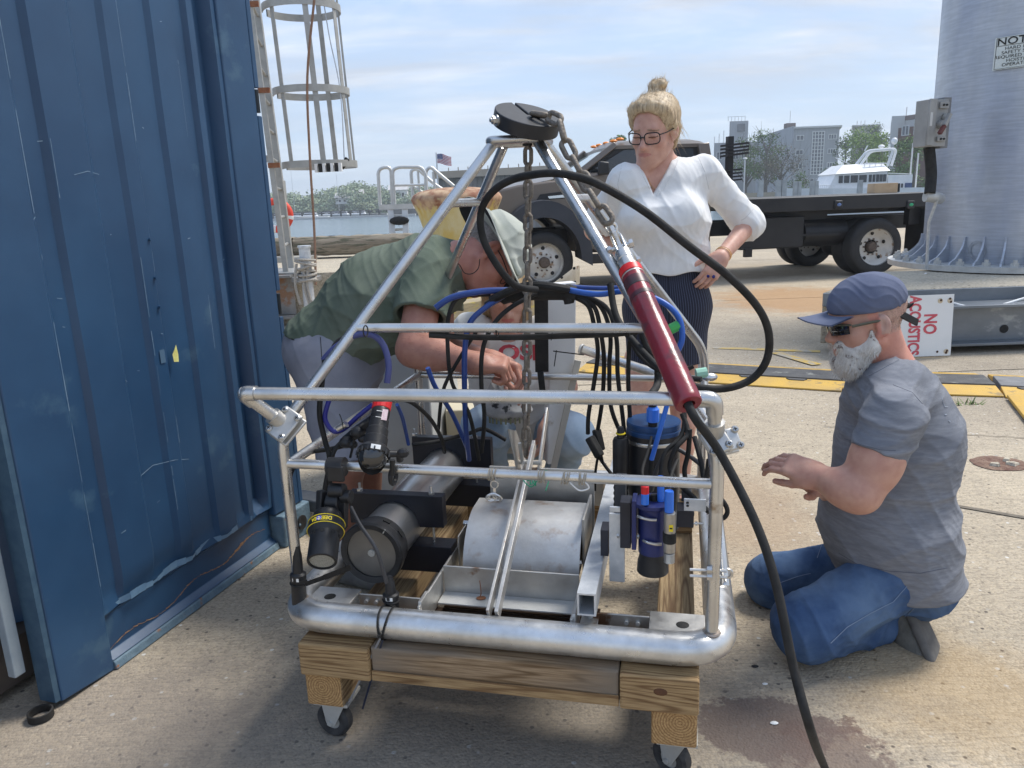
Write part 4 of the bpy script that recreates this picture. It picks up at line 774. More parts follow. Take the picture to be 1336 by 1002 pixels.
def wheel(x, y, dual=False, face=-1, R=.405):
 def one(yc, dish):
  m = MB(); prof = [(.255,-.11),(.30,-.125),(.36,-.122),(.39,-.105),(R,-.07),(R+.002,0),(R,.07),(.39,.105),(.36,.122),(.30,.125),(.255,.11)]
  m.lathe(prof, (x, yc, R), (0,face,0), 40, cap=False)
  w = tbuild(m, 'wheel', tyre_m, smooth=50)
  m = MB(); d = .115 if dish == 0 else .115
  if dish: m.lathe([(.262,.118),(.258,.10),(.235,.06),(.20,-.01),(.17,-.03),(.12,-.03),(.10,-.02),(.10,-.03)], (x,yc,R), (0,face,0), 36, cap=False)
  else: m.lathe([(.262,.118),(.255,.10),(.245,.02),(.20,.045),(.13,.075),(.11,.08),(.001,.08)], (x,yc,R), (0,face,0), 36, cap=False)
  m.build('rim', hub_m, w, world=False, smooth=45)
  for k in range(5):
   a = 2*math.pi*k/5+.35; m = MB(); r = .19; o_ = .052 if not dish else -.0; m.sph((x+math.cos(a)*r, yc+face*(o_+.004), R+math.sin(a)*r), .036, (.75,.35,.75), 12, Matrix.Rotation(0,3,'Y')); m.build('hand_hole', rubber, w, world=False)
  m = MB(); h0 = .075 if not dish else -.04
  m.lathe([(.075,h0),(.075,h0+.05),(.06,h0+.075),(.001,h0+.078)], (x,yc,R), (0,face,0), 20, cap=False); m.build('hub', hubdk, w, world=False)
  for k in range(10):
   a = 2*math.pi*k/10; m = MB(); m.cyl((x+math.cos(a)*.112, yc+face*(h0-.0), R+math.sin(a)*.112), (x+math.cos(a)*.112, yc+face*(h0+.035), R+math.sin(a)*.112), .012, seg=6); m.build('lug_nut', hubdk, w, world=False)
 one(y, False if not dual else True)
 if dual: one(y-face*-.0 + .29*(1 if y < 1 else -1), False)
wheel(0, .08, face=-1); wheel(0, 1.95, face=1); wheel(AX, .02, True, -1); wheel(AX, 2.03, True, 1)
wd = 2.03
def shell(pts, y0, y1, name, mt, bev=.02, **k): m = MB(); m.prism([TV(x, y0, z) for x, z in pts], (0, y1-y0, 0)); return tbuild(m, name, mt, smooth=30, bevel=bev, **k)
hood = [(-.92,.62),(-.92,1.02),(-.90,1.20),(-.82,1.32),(-.3,1.43),(.45,1.50),(.52,1.48),(.52,.60),(.47,.50),(.44,.86),(.30,1.02),(0,1.08),(-.30,1.02),(-.50,.80),(-.56,.60)]
shell(hood, .16, wd-.16, 'bonnet', tp, .05)
m = MB(); m.grid(lambda u, v: TV(-.86+1.40*u, .20+(wd-.4)*v, 1.31+.22*min(1,u*1.2)**.8+.05*math.sin(v*math.pi)-.02), 10, 12); tbuild(m, 'bonnet_top', tp, smooth=60, fixn=False)
def arch(y0, y1, mt, name, r0=.50, r1=.70, sgn=-1):
 m = MB(); n = 22; A = []
 for k in range(n+1):
  a = math.radians(180*k/n); A.append((.50*math.cos(a)*-1, .44+.56*math.sin(a)))
 B = []
 for k in range(n+1):
  a = math.radians(-6+192*k/n); B.append((-.66*math.cos(a), .42+.80*math.sin(a)))
 vs = [TV(x, y0, z) for x, z in A] + [TV(x, y0+.02, z) for x, z in B] + [TV(x, y1, z+.02) for x, z in B] + [TV(x, y1, z) for x, z in A]
 q = n+1; fs = [(i, i+1, q+i+1, q+i) for i in range(n)] + [(q+i, q+i+1, 2*q+i+1, 2*q+i) for i in range(n)] + [(3*q+i, 3*q+i+1, i+1, i) for i in range(n)] + [(0,q,2*q,3*q),(n,q+n,2*q+n,3*q+n)]
 m.add(vs, fs); tbuild(m, name, mt, smooth=40)
arch(-.10, .30, tdk, 'wheel_arch', r1=.80); arch(wd+.10, wd-.30, tdk, 'wheel_arch', r1=.80)
x_w, z_w = tpx(752, 226); xr, zr = tpx(806, 184); xe, ze = tpx(931, 180); zbelt = 1.50
xb = xe+.03
shell([(.50,.50),(.50,1.50),(.60,1.56),(xb,1.56),(xb,.50)], .06, wd-.06, 'door_side', tp, .05)
shell([(.62,.36),(.62,.48),(xb-.1,.48),(xb-.1,.36)], -.05, .14, 'running_board', tblk, .015)
shell([(.52,1.57),(.62,1.575),(xr+.05,zr-.07),(xb-.06,zr-.07),(xb,1.57)], .20, wd-.20, 'cab_interior', tblk, .0)
m = MB(); rx0 = xr-.02; rx1 = xb-.02
m.grid(lambda u, v: TV(rx0+(rx1-rx0)*u + .06*abs(v-.5)*(1-u), .17+(wd-.34)*v, zr-.05+.11*math.sin(math.pi*v)**.45*min(1,(math.sin(math.pi*min(1,u*1.0))*3)**.6 if 0<u<1 else .0)), 14, 18); m.prism([TV(rx0,.17,zr-.09),TV(rx1,.17,zr-.09),TV(rx1,wd-.17,zr-.09),TV(rx0,wd-.17,zr-.09)], (0,0,.045)); tbuild(m, 'roof', tp, smooth=60)
for ys, s_ in ((.10, 1), (wd-.10, -1)):
 def pil(x0, z0, x1, z1, w, y0=ys, nm='pillar'):
  m = MB(); m.bar(TV(x0, y0, z0), TV(x1, y0+s_*.09, z1), .07, w, up=(1,0,0)); tbuild(m, nm, tp, bevel=.012)
 pil(.50, 1.54, xr+.02, zr-.03, .08); pil(1.62, 1.54, 1.58, zr-.06, .10); pil(xb-.07, 1.54, xb-.10, zr-.05, .16)
 m = MB(); m.prism([TV(.66, ys+.05*s_, 1.56), TV(1.56, ys+.05*s_, 1.56), TV(1.53, ys+.10*s_, zr-.10), TV(xr+.15, ys+.10*s_, zr-.10)], (0,.006*s_,0)); tbuild(m, 'door_window', glassd, smooth=0)
 m = MB(); m.prism([TV(1.70, ys+.05*s_, 1.58), TV(xb-.2, ys+.05*s_, 1.58), TV(xb-.24, ys+.10*s_, zr-.11), TV(1.68, ys+.10*s_, zr-.10)], (0,.006*s_,0)); tbuild(m, 'rear_window', glassd, smooth=0)
m = MB(); m.grid(lambda u, v: TV(.49+(xr-.47)*v-.06*math.sin(math.pi*u), .14+.06*v+(wd-.28-.12*v)*u, 1.53+(zr-.08-1.53)*v), 12, 6); tbuild(m, 'windscreen', glassm, smooth=60)
m = MB(); m.prism([TV(.74,-.08,1.52),TV(.90,-.08,1.52),TV(.90,-.08,1.68),TV(.76,-.08,1.70)], (0,.06,0)); mo = tbuild(m, 'door_mirror', tblk, bevel=.02); m = MB(); m.bar(TV(.80,-.04,1.56), TV(.80,.14,1.54), .04, .05); m.build('mirror_arm', tblk, mo, world=False)
for i, fy in enumerate((.30,.62,1.0,1.40,1.72)): m = MB(); m.sph((xr+.12, fy, zr+.045), .036, (1.6,.9,.6), 12); tbuild(m, 'marker_lamp', amber)
m = MB(); m.prism([TV(-.93,.155,1.02),TV(-.80,.14,1.02),TV(-.78,.14,1.19),TV(-.90,.155,1.19)], (0,-.02,0)); tbuild(m, 'headlamp', lampw, bevel=.01)
m = MB(); m.prism([TV(-.93,.155,.94),TV(-.78,.14,.94),TV(-.78,.14,1.01),TV(-.93,.155,1.01)], (0,-.018,0)); tbuild(m, 'turn_lamp', amber, bevel=.006)
m = MB(); m.prism([TV(.0,.152,1.30),TV(.44,.152,1.34),TV(.44,.152,1.24),TV(-.06,.152,1.22)], (0,-.006,0)); bd_ = tbuild(m, 'side_vent', tblk, bevel=.002)
m = MB(); m.prism([TV(.10,.144,1.27),TV(.40,.144,1.29),TV(.38,.144,1.25),TV(.12,.144,1.24)], (0,-.004,0)); m.build('badge', chrome, bd_, world=False)
m = MB(); m.sph((.13,.15,1.02), .075, (1,.15,1), 16); tbuild(m, 'fuel_or_wiring_cover', lampw) if 0 else None
for y in (.15, wd-.17):
 m = MB(); m.prism([TV(.55,y,1.16),TV(xb,y,1.16),TV(xb,y,1.19),TV(.55,y,1.19)], (0,.02,0))
m = MB(); m.box((-.98, wd/2, .64), (.14, wd-.1, .26)); tbuild(m, 'bumper', chrome, bevel=.03)
m = MB(); m.box((-.93, wd/2, 1.0), (.05, 1.2, .5)); tbuild(m, 'grille', chrome, bevel=.02)
m = MB(); m.bar(TV(.12,-.06,1.12), TV(.50,-.09,1.10), .02, .04); m.sph((.06,-.10,1.10), .06, (1,.5,1), 12) if 0 else None
for x in (1.60,): m = MB(); m.box((x,.052,1.05),(.012,.004,1.0)); tbuild(m, 'door_gap', tblk); m = MB(); m.box((xb-.25,.052,1.05),(.012,.004,1.0)); tbuild(m, 'door_gap', tblk)
m = MB(); m.box((1.35,.045,1.36),(.20,.02,.035)); tbuild(m, 'door_handle', chrome, bevel=.005)
m = MB(); m.box((2.9, .62, .72), (7.2, .10, .20)); m.box((2.9, wd-.62, .72), (7.2, .10, .20)); tbuild(m, 'chassis_rail', tblk)
m = MB(); m.cyl((AX,.2,.405),(AX,wd-.2,.405),.07); m.sph((AX,wd/2,.405),.19,seg=14); tbuild(m, 'rear_axle', tblk)
m = MB(); m.cyl((0,.2,.36),(0,wd-.2,.36),.05); tbuild(m, 'front_axle', tblk)
x0b, zt = tpx(962, 264); x0b = max(x0b, xb+.06); x1b, _ = tpx(1214, 255); zt = 1.115; x1b += .1
dk_m = mat('deck_planks', (.36,.35,.33), (.26,.25,.235), sc=3, rough=.85, bump=.3, bsc=30, st=(.4,6,6)); dk_m2 = mat('deck_planks_pale', (.42,.405,.37), (.33,.32,.295), sc=3, rough=.85, bump=.3, bsc=30, st=(.4,6,6))
for i in range(12):
 y = .02 + i*.168; m = MB(); m.box(((x0b+x1b)/2, y+.082, zt+.004*(i%3)), (x1b-x0b, .160, .04)); tbuild(m, 'deck_plank', dk_m if i % 3 else dk_m2)
m = MB(); m.box(((x0b+x1b)/2, -.04, zt-.075), (x1b-x0b, .10, .19)); tbuild(m, 'side_rail', tblk, bevel=.006)
m = MB(); m.box(((x0b+x1b)/2, wd+.10, zt-.075), (x1b-x0b, .10, .19)); tbuild(m, 'side_rail', tblk, bevel=.006)
m = MB(); m.box((x1b+.0, wd/2, zt-.10), (.08, wd+.3, .22)); tbuild(m, 'tail_rail', tblk)
m = MB()
for i in range(9): m.box((x0b+.2+i*(x1b-x0b-.4)/8, wd/2, zt-.08), (.07, wd, .10))
o = tbuild(m, 'cross_member', tblk); o['kind'] = 'stuff'
m = MB(); m.box(((x0b+AX)/2-.1, .55, .80), (AX-x0b-.9, .5, .46)); m.box(((x0b+x1b)/2, .3, .95), (x1b-x0b-.3, .04, .14)); tbuild(m, 'under_frame', tblk)
m = MB(); m.box((x0b+.55, .24, .66), (.95, .42, .44)); tbuild(m, 'tool_box', tblk, bevel=.02)
m = MB(); m.cyl((x0b+1.1,.30,.62),(x0b+1.75,.30,.62),.19); tbuild(m, 'fuel_tank', tblk)
m = MB(); m.box((x0b+.2,.05,.40),(.10,.08,.12)); m.bar(TV(x0b+.0,.08,.62), TV(x0b+1.6,.08,.60), .03,.03); tbuild(m, 'step_bracket', tblk)
for px, c in ((1094,'b'),(1188,'g')):
 x, z = tpx(px, 267, -.1); m = MB(); m.box((x,-.105,z-.0),(.115,.03,.115)); lm_ = tbuild(m, 'marker_housing', tblk, bevel=.015); m = MB(); m.sph((x,-.12,z),.028,(1.2,.3,.8),10); m.build('lens', mat('lens_blue',(.12,.2,.42),rough=.3) if c == 'b' else mat('lens_green',(.03,.35,.16),rough=.3), lm_, world=False)
xm, zm = tpx(1200, 342); m = MB(); m.box((xm, .12, .60), (.03, .50, .62)); tbuild(m, 'mud_flap', tblk, bevel=.008)
xm, _ = tpx(1188, 300); m = MB(); m.box((xm+.15, .12, .84), (.30, .12, .30)); tbuild(m, 'tail_bracket', tblk)
xh, zh = tpx(958, 192)
m = MB(); m.box((xh, .15, (zt+zh+.15)/2), (.08, .09, zh+.15-zt)); tbuild(m, 'rack_post', tblk)
m = MB(); m.box((xh, wd-.1, (zt+zh+.15)/2), (.08, .09, zh+.15-zt)); tbuild(m, 'rack_post', tblk)
for i in range(4): m = MB(); m.bar(TV(xh-.18, .02, zh+.02-i*.045), TV(xh+.20, .0, zh+.05-i*.043), .06, .026); tbuild(m, 'rack_bar', tblk)
for i in range(4): m = MB(); m.bar(TV(xh-.05, .02, zh-.30-i*.045), TV(xh+.12, .0, zh-.29-i*.045), .06, .022); tbuild(m, 'rack_bar', tblk)
xq, zq = tpx(1151, 247, 1.0); q = Vector((TX,TY,0)) + RZ @ Vector((xq, 1.0, 0)); m = MB(); m.box((q.x, q.y, zt+.10), (.36, .24, .15)); m.box((q.x+.20, q.y-.06, zt+.10), (.04, .1, .13), mi=1); tag(m.build('wood_block', [mat('plywood', (.40,.28,.17), (.48,.35,.22), sc=6, rough=.8), rubber], bevel=.004), 'short brown wooden block resting on the truck bed in front of the yacht', 'block')
# ================================================= CRANE PEDESTAL
cr_m = mat('crane_galv', (.40,.43,.47), (.53,.56,.60), sc=2.2, rough=.42, metal=.45, bump=.05, bsc=12, bd=.01, st=(1.2,1.2,.5), c3=(.33,.37,.46), c3t=.54, c3s=1.2, c3w=.25, rv=.08)
nt_ = cr_m.node_tree; N_ = nt_.nodes.new; Ln = nt_.links.new; pb = nt_.nodes['Principled BSDF']; tcn = N_('ShaderNodeTexCoord'); mp_ = N_('ShaderNodeMapping'); mp_.inputs['Scale'].default_value = (2, 2, 26); Ln(tcn.outputs['Object'], mp_.inputs[0]); nn = N_('ShaderNodeTexNoise'); nn.inputs['Scale'].default_value = 2.5; nn.inputs['Detail'].default_value = 8; Ln(mp_.outputs[0], nn.inputs[0])
mr = N_('ShaderNodeMapRange'); mr.inputs[1].default_value = .4; mr.inputs[2].default_value = .65; mr.inputs[3].default_value = .93; mr.inputs[4].default_value = 1.08; Ln(nn.outputs['Fac'], mr.inputs[0]); src_ = pb.inputs['Base Color'].links[0].from_socket; vm = N_('ShaderNodeVectorMath'); vm.operation = 'SCALE'; Ln(src_, vm.inputs[0]); Ln(mr.outputs[0], vm.inputs['Scale']); Ln(vm.outputs[0], pb.inputs['Base Color'])
CX, CY, CR, CZ = 4.92, 7.45, .80, .47
CT2 = thing('crane_pedestal', 'massive galvanised steel crane column bolted to a base on the right edge', 'crane', (CX, CY, CZ))
m = MB(); m.lathe([(CR*.985,.05),(CR,.8),(CR*1.02,4.2)], (CX, CY, CZ), (0,0,1), 96, cap=False); m.build('column', cr_m, CT2, smooth=60)
m = MB(); m.lathe([(CR*.5,0),(CR+.30,0),(CR+.30,.05),(CR*.5,.05)], (CX, CY, CZ), (0,0,1), 96); m.build('flange', alu_old, CT2, smooth=30)
ng = 30
gm = MB(); N8 = 8; cur = [(.0,.0)]+[( .24*(1-t/8)**2.2, .0+.30*(t/8)) for t in range(9)]
gm.prism([Vector((x, -.008, z)) for x, z in [(0,0),(.22,0),(.21,.02),(.14,.05),(.085,.10),(.045,.15),(.030,.20),(.028,.24),(0,.24)]], (0,.016,0)); gme = gm.mesh('gusset', cr_m, 0)
bm2 = MB(); bm2.cyl((0,0,0),(0,0,.035),.034,seg=6); bm2.cyl((0,0,.035),(0,0,.06),.018,seg=8); bme2 = bm2.mesh('flange_bolt', alu_old, 30)
for k in range(ng):
 a_ = 2*math.pi*(k+.3)/ng; Mx = Matrix.Translation((CX, CY, CZ+.05)) @ Matrix.Rotation(a_, 4, 'Z') @ Matrix.Translation((CR*.982,0,0)); inst('gusset', gme, CT2, Mx)
 a2_ = a_ + math.pi/ng; inst('flange_bolt', bme2, CT2, Matrix.Translation((CX, CY, CZ+.05)) @ Matrix.Rotation(a2_, 4, 'Z') @ Matrix.Translation((CR+.22,0,0)))
def cyl_pt(px, py, r=CR*.992+.004):
 d = ray(px, py); o = CAM-Vector((CX,CY,0)); A_ = d.x*d.x+d.y*d.y; B_ = 2*(o.x*d.x+o.y*d.y); C_ = o.x*o.x+o.y*o.y-r*r; q = B_*B_-4*A_*C_
 return CAM + d*((-B_-math.sqrt(max(q,0)))/(2*A_))
m = MB()
for (rx, ry) in ((12,13),):
 k_ = 24; v0 = [cyl_pt(1275+rx*math.cos(6.28*i/k_), 327+ry*math.sin(6.28*i/k_)) for i in range(k_)]; v1 = [cyl_pt(1275+rx*.72*math.cos(6.28*i/k_), 327+ry*.72*math.sin(6.28*i/k_)) for i in range(k_)]; m.add(v0+v1, [(i,(i+1)%k_,k_+(i+1)%k_,k_+i) for i in range(k_)])
m.build('ring_mark', mat('ring_mark', (.24,.26,.29), (.33,.35,.38), sc=30, rough=.6), CT2, smooth=0, fixn=False)
m = MB(); m.add([cyl_pt(*p_, CR*.99+.006) for p_ in ((1313,367),(1320,363),(1325,365),(1320,370))], [(0,1,2,3)]); m.build('rust_spot', rust, CT2, smooth=0, fixn=False)
SG = thing('notice_sign', 'small white notice plate on the crane column reading NOTICE hard hats', 'sign', cyl_pt(1320, 72)); sp0 = cyl_pt(1299, 50, CR*1.012+.012); sp1 = cyl_pt(1296.5, 92, CR*1.012+.012)
ang0 = math.atan2(sp0.y-CY, sp0.x-CX); RS = CR*1.012+.013; wS = .40; zS1 = sp0.z; zS0 = sp1.z
def sg(u, v, o=0): a_ = ang0 + u/RS; return Vector((CX+(RS+o)*math.cos(a_), CY+(RS+o)*math.sin(a_), zS0+(zS1-zS0)*v))
m = MB(); m.grid(lambda u, v: sg(wS*u, v), 16, 1); m.grid(lambda u, v: sg(wS*u, v, -.006), 16, 1); m.build('plate', mat('sign_white', (.66,.70,.68), (.58,.63,.60), sc=8, rough=.5), SG, smooth=60, fixn=False)
m = MB();
for (u0,u1,v0,v1) in ((.012,wS-.012,.72,.735),(.012,wS-.012,.97,.98),(.012,wS-.012,.02,.03),(.012,.016,.02,.98),(wS-.016,wS-.012,.02,.98)): m.grid(lambda u, v: sg(u0+(u1-u0)*u, v0+(v1-v0)*v, .0015), 12, 1)
m.build('border', rubber, SG, smooth=0, fixn=False)
def curved(s, size, uc, vc, sx, bold=0):
 o = text('lettering', s, size, Matrix.Identity(4), rubber, None, sx=sx, bold=bold, ext=0)
 for v in o.data.vertices: p_ = sg(uc+v.co.x, vc, .003); v.co = Vector((p_.x, p_.y, p_.z+v.co.y))
 attach(o, SG)
hS = zS1-zS0
curved('NOTICE', .080, wS/2, .845, 1.25, .001)
for i, s_ in enumerate(['HARD HATS', 'SAFETY SHOES', 'REQUIRED DURING', 'HOISTING', 'OPERATIONS']): curved(s_, .036, wS/2, .63-i*.125, 1.2)
EB = thing('electrical_box', 'grey steel disconnect switch box on the left side of the crane column', 'electrical box', P(1212, 160, 6.9)); eb = mat('box_grey', (.27,.27,.26), (.36,.355,.34), sc=5, rough=.55, metal=.3, bump=.05, bsc=40)
ex0 = P(1193,160,6.75).x; ex1 = P(1236,160,6.75).x; ez1 = zat(1215,130,6.75); ez0 = zat(1215,192,6.75)
w_ = ex1-ex0; d1 = Vector((1, .28, 0)).normalized(); n1 = Vector((d1.y,-d1.x,0)); O = Vector((ex0, 6.72, ez0)); Hh = ez1-ez0
def eq(u, o, v): return O + d1*u + n1*o + Vector((0,0,v))
def ebx(u0,u1,o0,o1,v0,v1,name,mt,bev=.004,par=EB): m = MB(); m.prism([eq(u0,o0,v0),eq(u1,o0,v0),eq(u1,o1,v0),eq(u0,o1,v0)], (0,0,v1-v0)); return m.build(name, mt, par, bevel=bev)
ebx(.0,w_*.72,-.02,.12,0,Hh*.97,'enclosure',eb); ebx(w_*.72,w_*1.0,-.10,.07,-Hh*.03,Hh*1.03,'back_box',mat('box_dark',(.15,.155,.16),(.2,.2,.2),sc=5,rough=.6)); ebx(.0,w_*.26,.121,.135,Hh*.02,Hh*.98,'door',eb)
ebx(w_*.03,w_*.12,.136,.138,Hh*.42,Hh*.7,'label_plate',mat('label_pale',(.55,.55,.53),rough=.6),0); ebx(w_*.36,w_*.68,.121,.14,Hh*.78,Hh*.92,'hinge_plate',eb); ebx(w_*.36,w_*.66,.121,.14,Hh*.10,Hh*.2,'hinge_plate',eb)
for v in (.85,.15):
 for u in (.47,.58): m = MB(); m.cyl(eq(w_*u,.14,Hh*v), eq(w_*u,.148,Hh*v), .009, seg=8); m.build('screw', rubber, EB)
m = MB(); m.cyl(eq(w_*.45,.12,Hh*.45), eq(w_*.45,.17,Hh*.45), .035); m.build('switch_boss', eb, EB); m = MB(); m.bar(eq(w_*.62,.17,Hh*.66), eq(w_*.42,.18,Hh*.42), .03, .03); m.build('switch_arm', eb, EB)
m = MB(); m.bar(eq(w_*.42,.18,Hh*.41), eq(w_*.25,.185,Hh*.25), .03, .025); m.build('switch_handle', mat('handle_red',(.12,.03,.025),rough=.6), EB); m = MB(); m.cyl(eq(w_*.6,.13,Hh*.6), eq(w_*.6,.16,Hh*.6), .03); m.build('padlock', alu_old, EB)
m = MB(); m.tube([P(1237,137,6.8), P(1233,128,6.8)], .012, 8); m.build('hook', eb, EB)
m = MB(); m.tube(spline([P(1212,192,6.75),P(1214,210,6.75),P(1215,230,6.75),P(1213,252,6.72)],6), .045, 12); m.build('conduit', rubber, EB)
m = MB(); m.tube(fillet([P(1207,256,6.75), P(1218,257,6.75), P(1226,259,6.95)], .06), .048, 12); m.build('conduit_elbow', alu_old, EB, bevel=0)
m = MB(); m.tube([P(1222,262,6.75), P(1212,290,6.85), P(1209,350,6.95)], .014, 6); m.build('ground_wire', galv, EB)
fr0 = G(1150, 463); fy = 5.55; zt_ = CZ-.012
t = thing('pedestal_base', 'concrete-topped steel I-beam base that carries the crane column', 'crane base', (CX, fy, 0)); X0 = 2.42; bk = G(1147, 353, CZ); bs = mat('beam_grey', (.15,.17,.19), (.22,.24,.26), sc=3, rough=.45, metal=.4, bump=.1, bsc=25, c3=(.34,.36,.37), c3t=.64, c3s=4, st=(.6,1,1))
m = MB(); m.prism([(bk.x,bk.y,.06),(X0,fy+.30,.06),(X0+5.8,fy+.30,.06),(X0+5.8,bk.y,.06)], (0,0,zt_-.06-.0)); m.build('slab', conc2, t, smooth=0, bevel=.01)
m = MB(); m.box((X0+2.9, fy+.285, zt_-.055), (5.8, .03, .10)); m.build('steel_edge', bs, t, bevel=.003)
m = MB(); m.box((X0+2.9, fy+.14, zt_-.11), (5.7, .26, .022)); m.build('top_flange', bs, t, bevel=.004)
m = MB(); m.box((X0+2.9, fy+.14, .065), (5.7, .26, .022)); m.build('bottom_flange', bs, t, bevel=.004)
m = MB(); m.box((X0+2.9, fy+.14, (zt_-.11+.065)/2), (5.7, .02, zt_-.11-.065-.022)); m.build('web', bs, t)
hq = P(1310, 429, fy+.128); m = MB(); m.lathe([(.001,0),(.032,0),(.032,.003),(.001,.003)], hq, (0,-1,0), 20); m.build('web_hole', rubber, t)
m = MB(); m.box((X0+2.7, fy+.45, .03), (5, .3, .055)); m.build('timber_packing', mat('packing_dark', (.02,.018,.016), rough=.9), t)
s0 = P(1181, 472, fy-.10); s1 = P(1239, 474, fy-.10); s2 = P(1239, 395, fy-.02)
sz0 = .015; wS2 = s1.x-s0.x+.14; sx1 = s1.x; hS2 = s2.z-s1.z+.01
t = thing('acoustics_sign', 'white metal sign lettered NO ACOUSTICS in red, standing on its side against the crane base', 'sign', (sx1-wS2/2, fy-.10, 0))
tilt = .07
def sa(u, v, o=0): return Vector((sx1-u, fy-.10+tilt*v*.9-o, sz0+v))
m = MB(); m.prism([sa(0,0), sa(wS2,0), sa(wS2,hS2), sa(0,hS2)], (0,.004,0)); m.build('plate', mat('sign_face', (.70,.72,.71), (.76,.77,.76), sc=3, rough=.4), t, smooth=0)
red_t = mat('sign_red', (.55,.06,.09), (.60,.10,.12), sc=20, rough=.5)
Mx = frame_mat(sa(.168, hS2*.53, .002), (0, -tilt*.9, -1), (1, 0, 0))
text('lettering', 'NO', .13, Mx, red_t, t, sx=.72, bold=.004, ext=.0005)
Mx = frame_mat(sa(.282, hS2*.51, .002), (0, -tilt*.9, -1), (1, 0, 0))
text('lettering', 'ACOUSTICS', .115, Mx, red_t, t, sx=.70, bold=.004, ext=.0005)
for u, v in ((.03,.93),(.022,.88),(.095,.91),(.03,.08),(.035,.05),(.10,.07)): m = MB(); q = sa(u, hS2*v, .003); m.sph(q, .009, (1,.3,1), 8); m.build('rust_bolt_hole', mat('rust_hole', (.07,.035,.02), rough=.9), t)
for u, v in ((.03,.90),(.10,.90),(.035,.07)): m = MB(); q = sa(u, hS2*v, .0022); m.lathe([(.001,0),(.019,0),(.001,.0004)], q, (0,-1,0), 12); m.build('rust_stain', mat('rust_bleed', (.56,.46,.30), (.60,.52,.40), sc=60, rough=.6), t, smooth=0)
pts = [P(1208,357,6.9), P(1190,368,6.7), P(1172,381,6.2), P(1195,384,6.0), P(1222,386,5.84), P(1240,394,5.66), P(1265,400,5.60), P(1300,399,5.60), P(1336,389,5.72), P(1370,380,5.9)]
m = MB(); m.tube(spline(pts, 6), .0085, 8); tag(m.build('white_cable', white_paint), 'white cable lying over the crane base and drooping across the beam', 'cable')
m = MB(); m.bar(P(1180,385,5.95), P(1198,384.5,5.92), .03,.014); m.bar(P(1196,385,5.9), P(1208,387,5.88), .025,.01); tag(m.build('black_tool', rubber, bevel=.003), 'small black tool lying on the crane base behind the kneeling man\'s cap', 'tool')
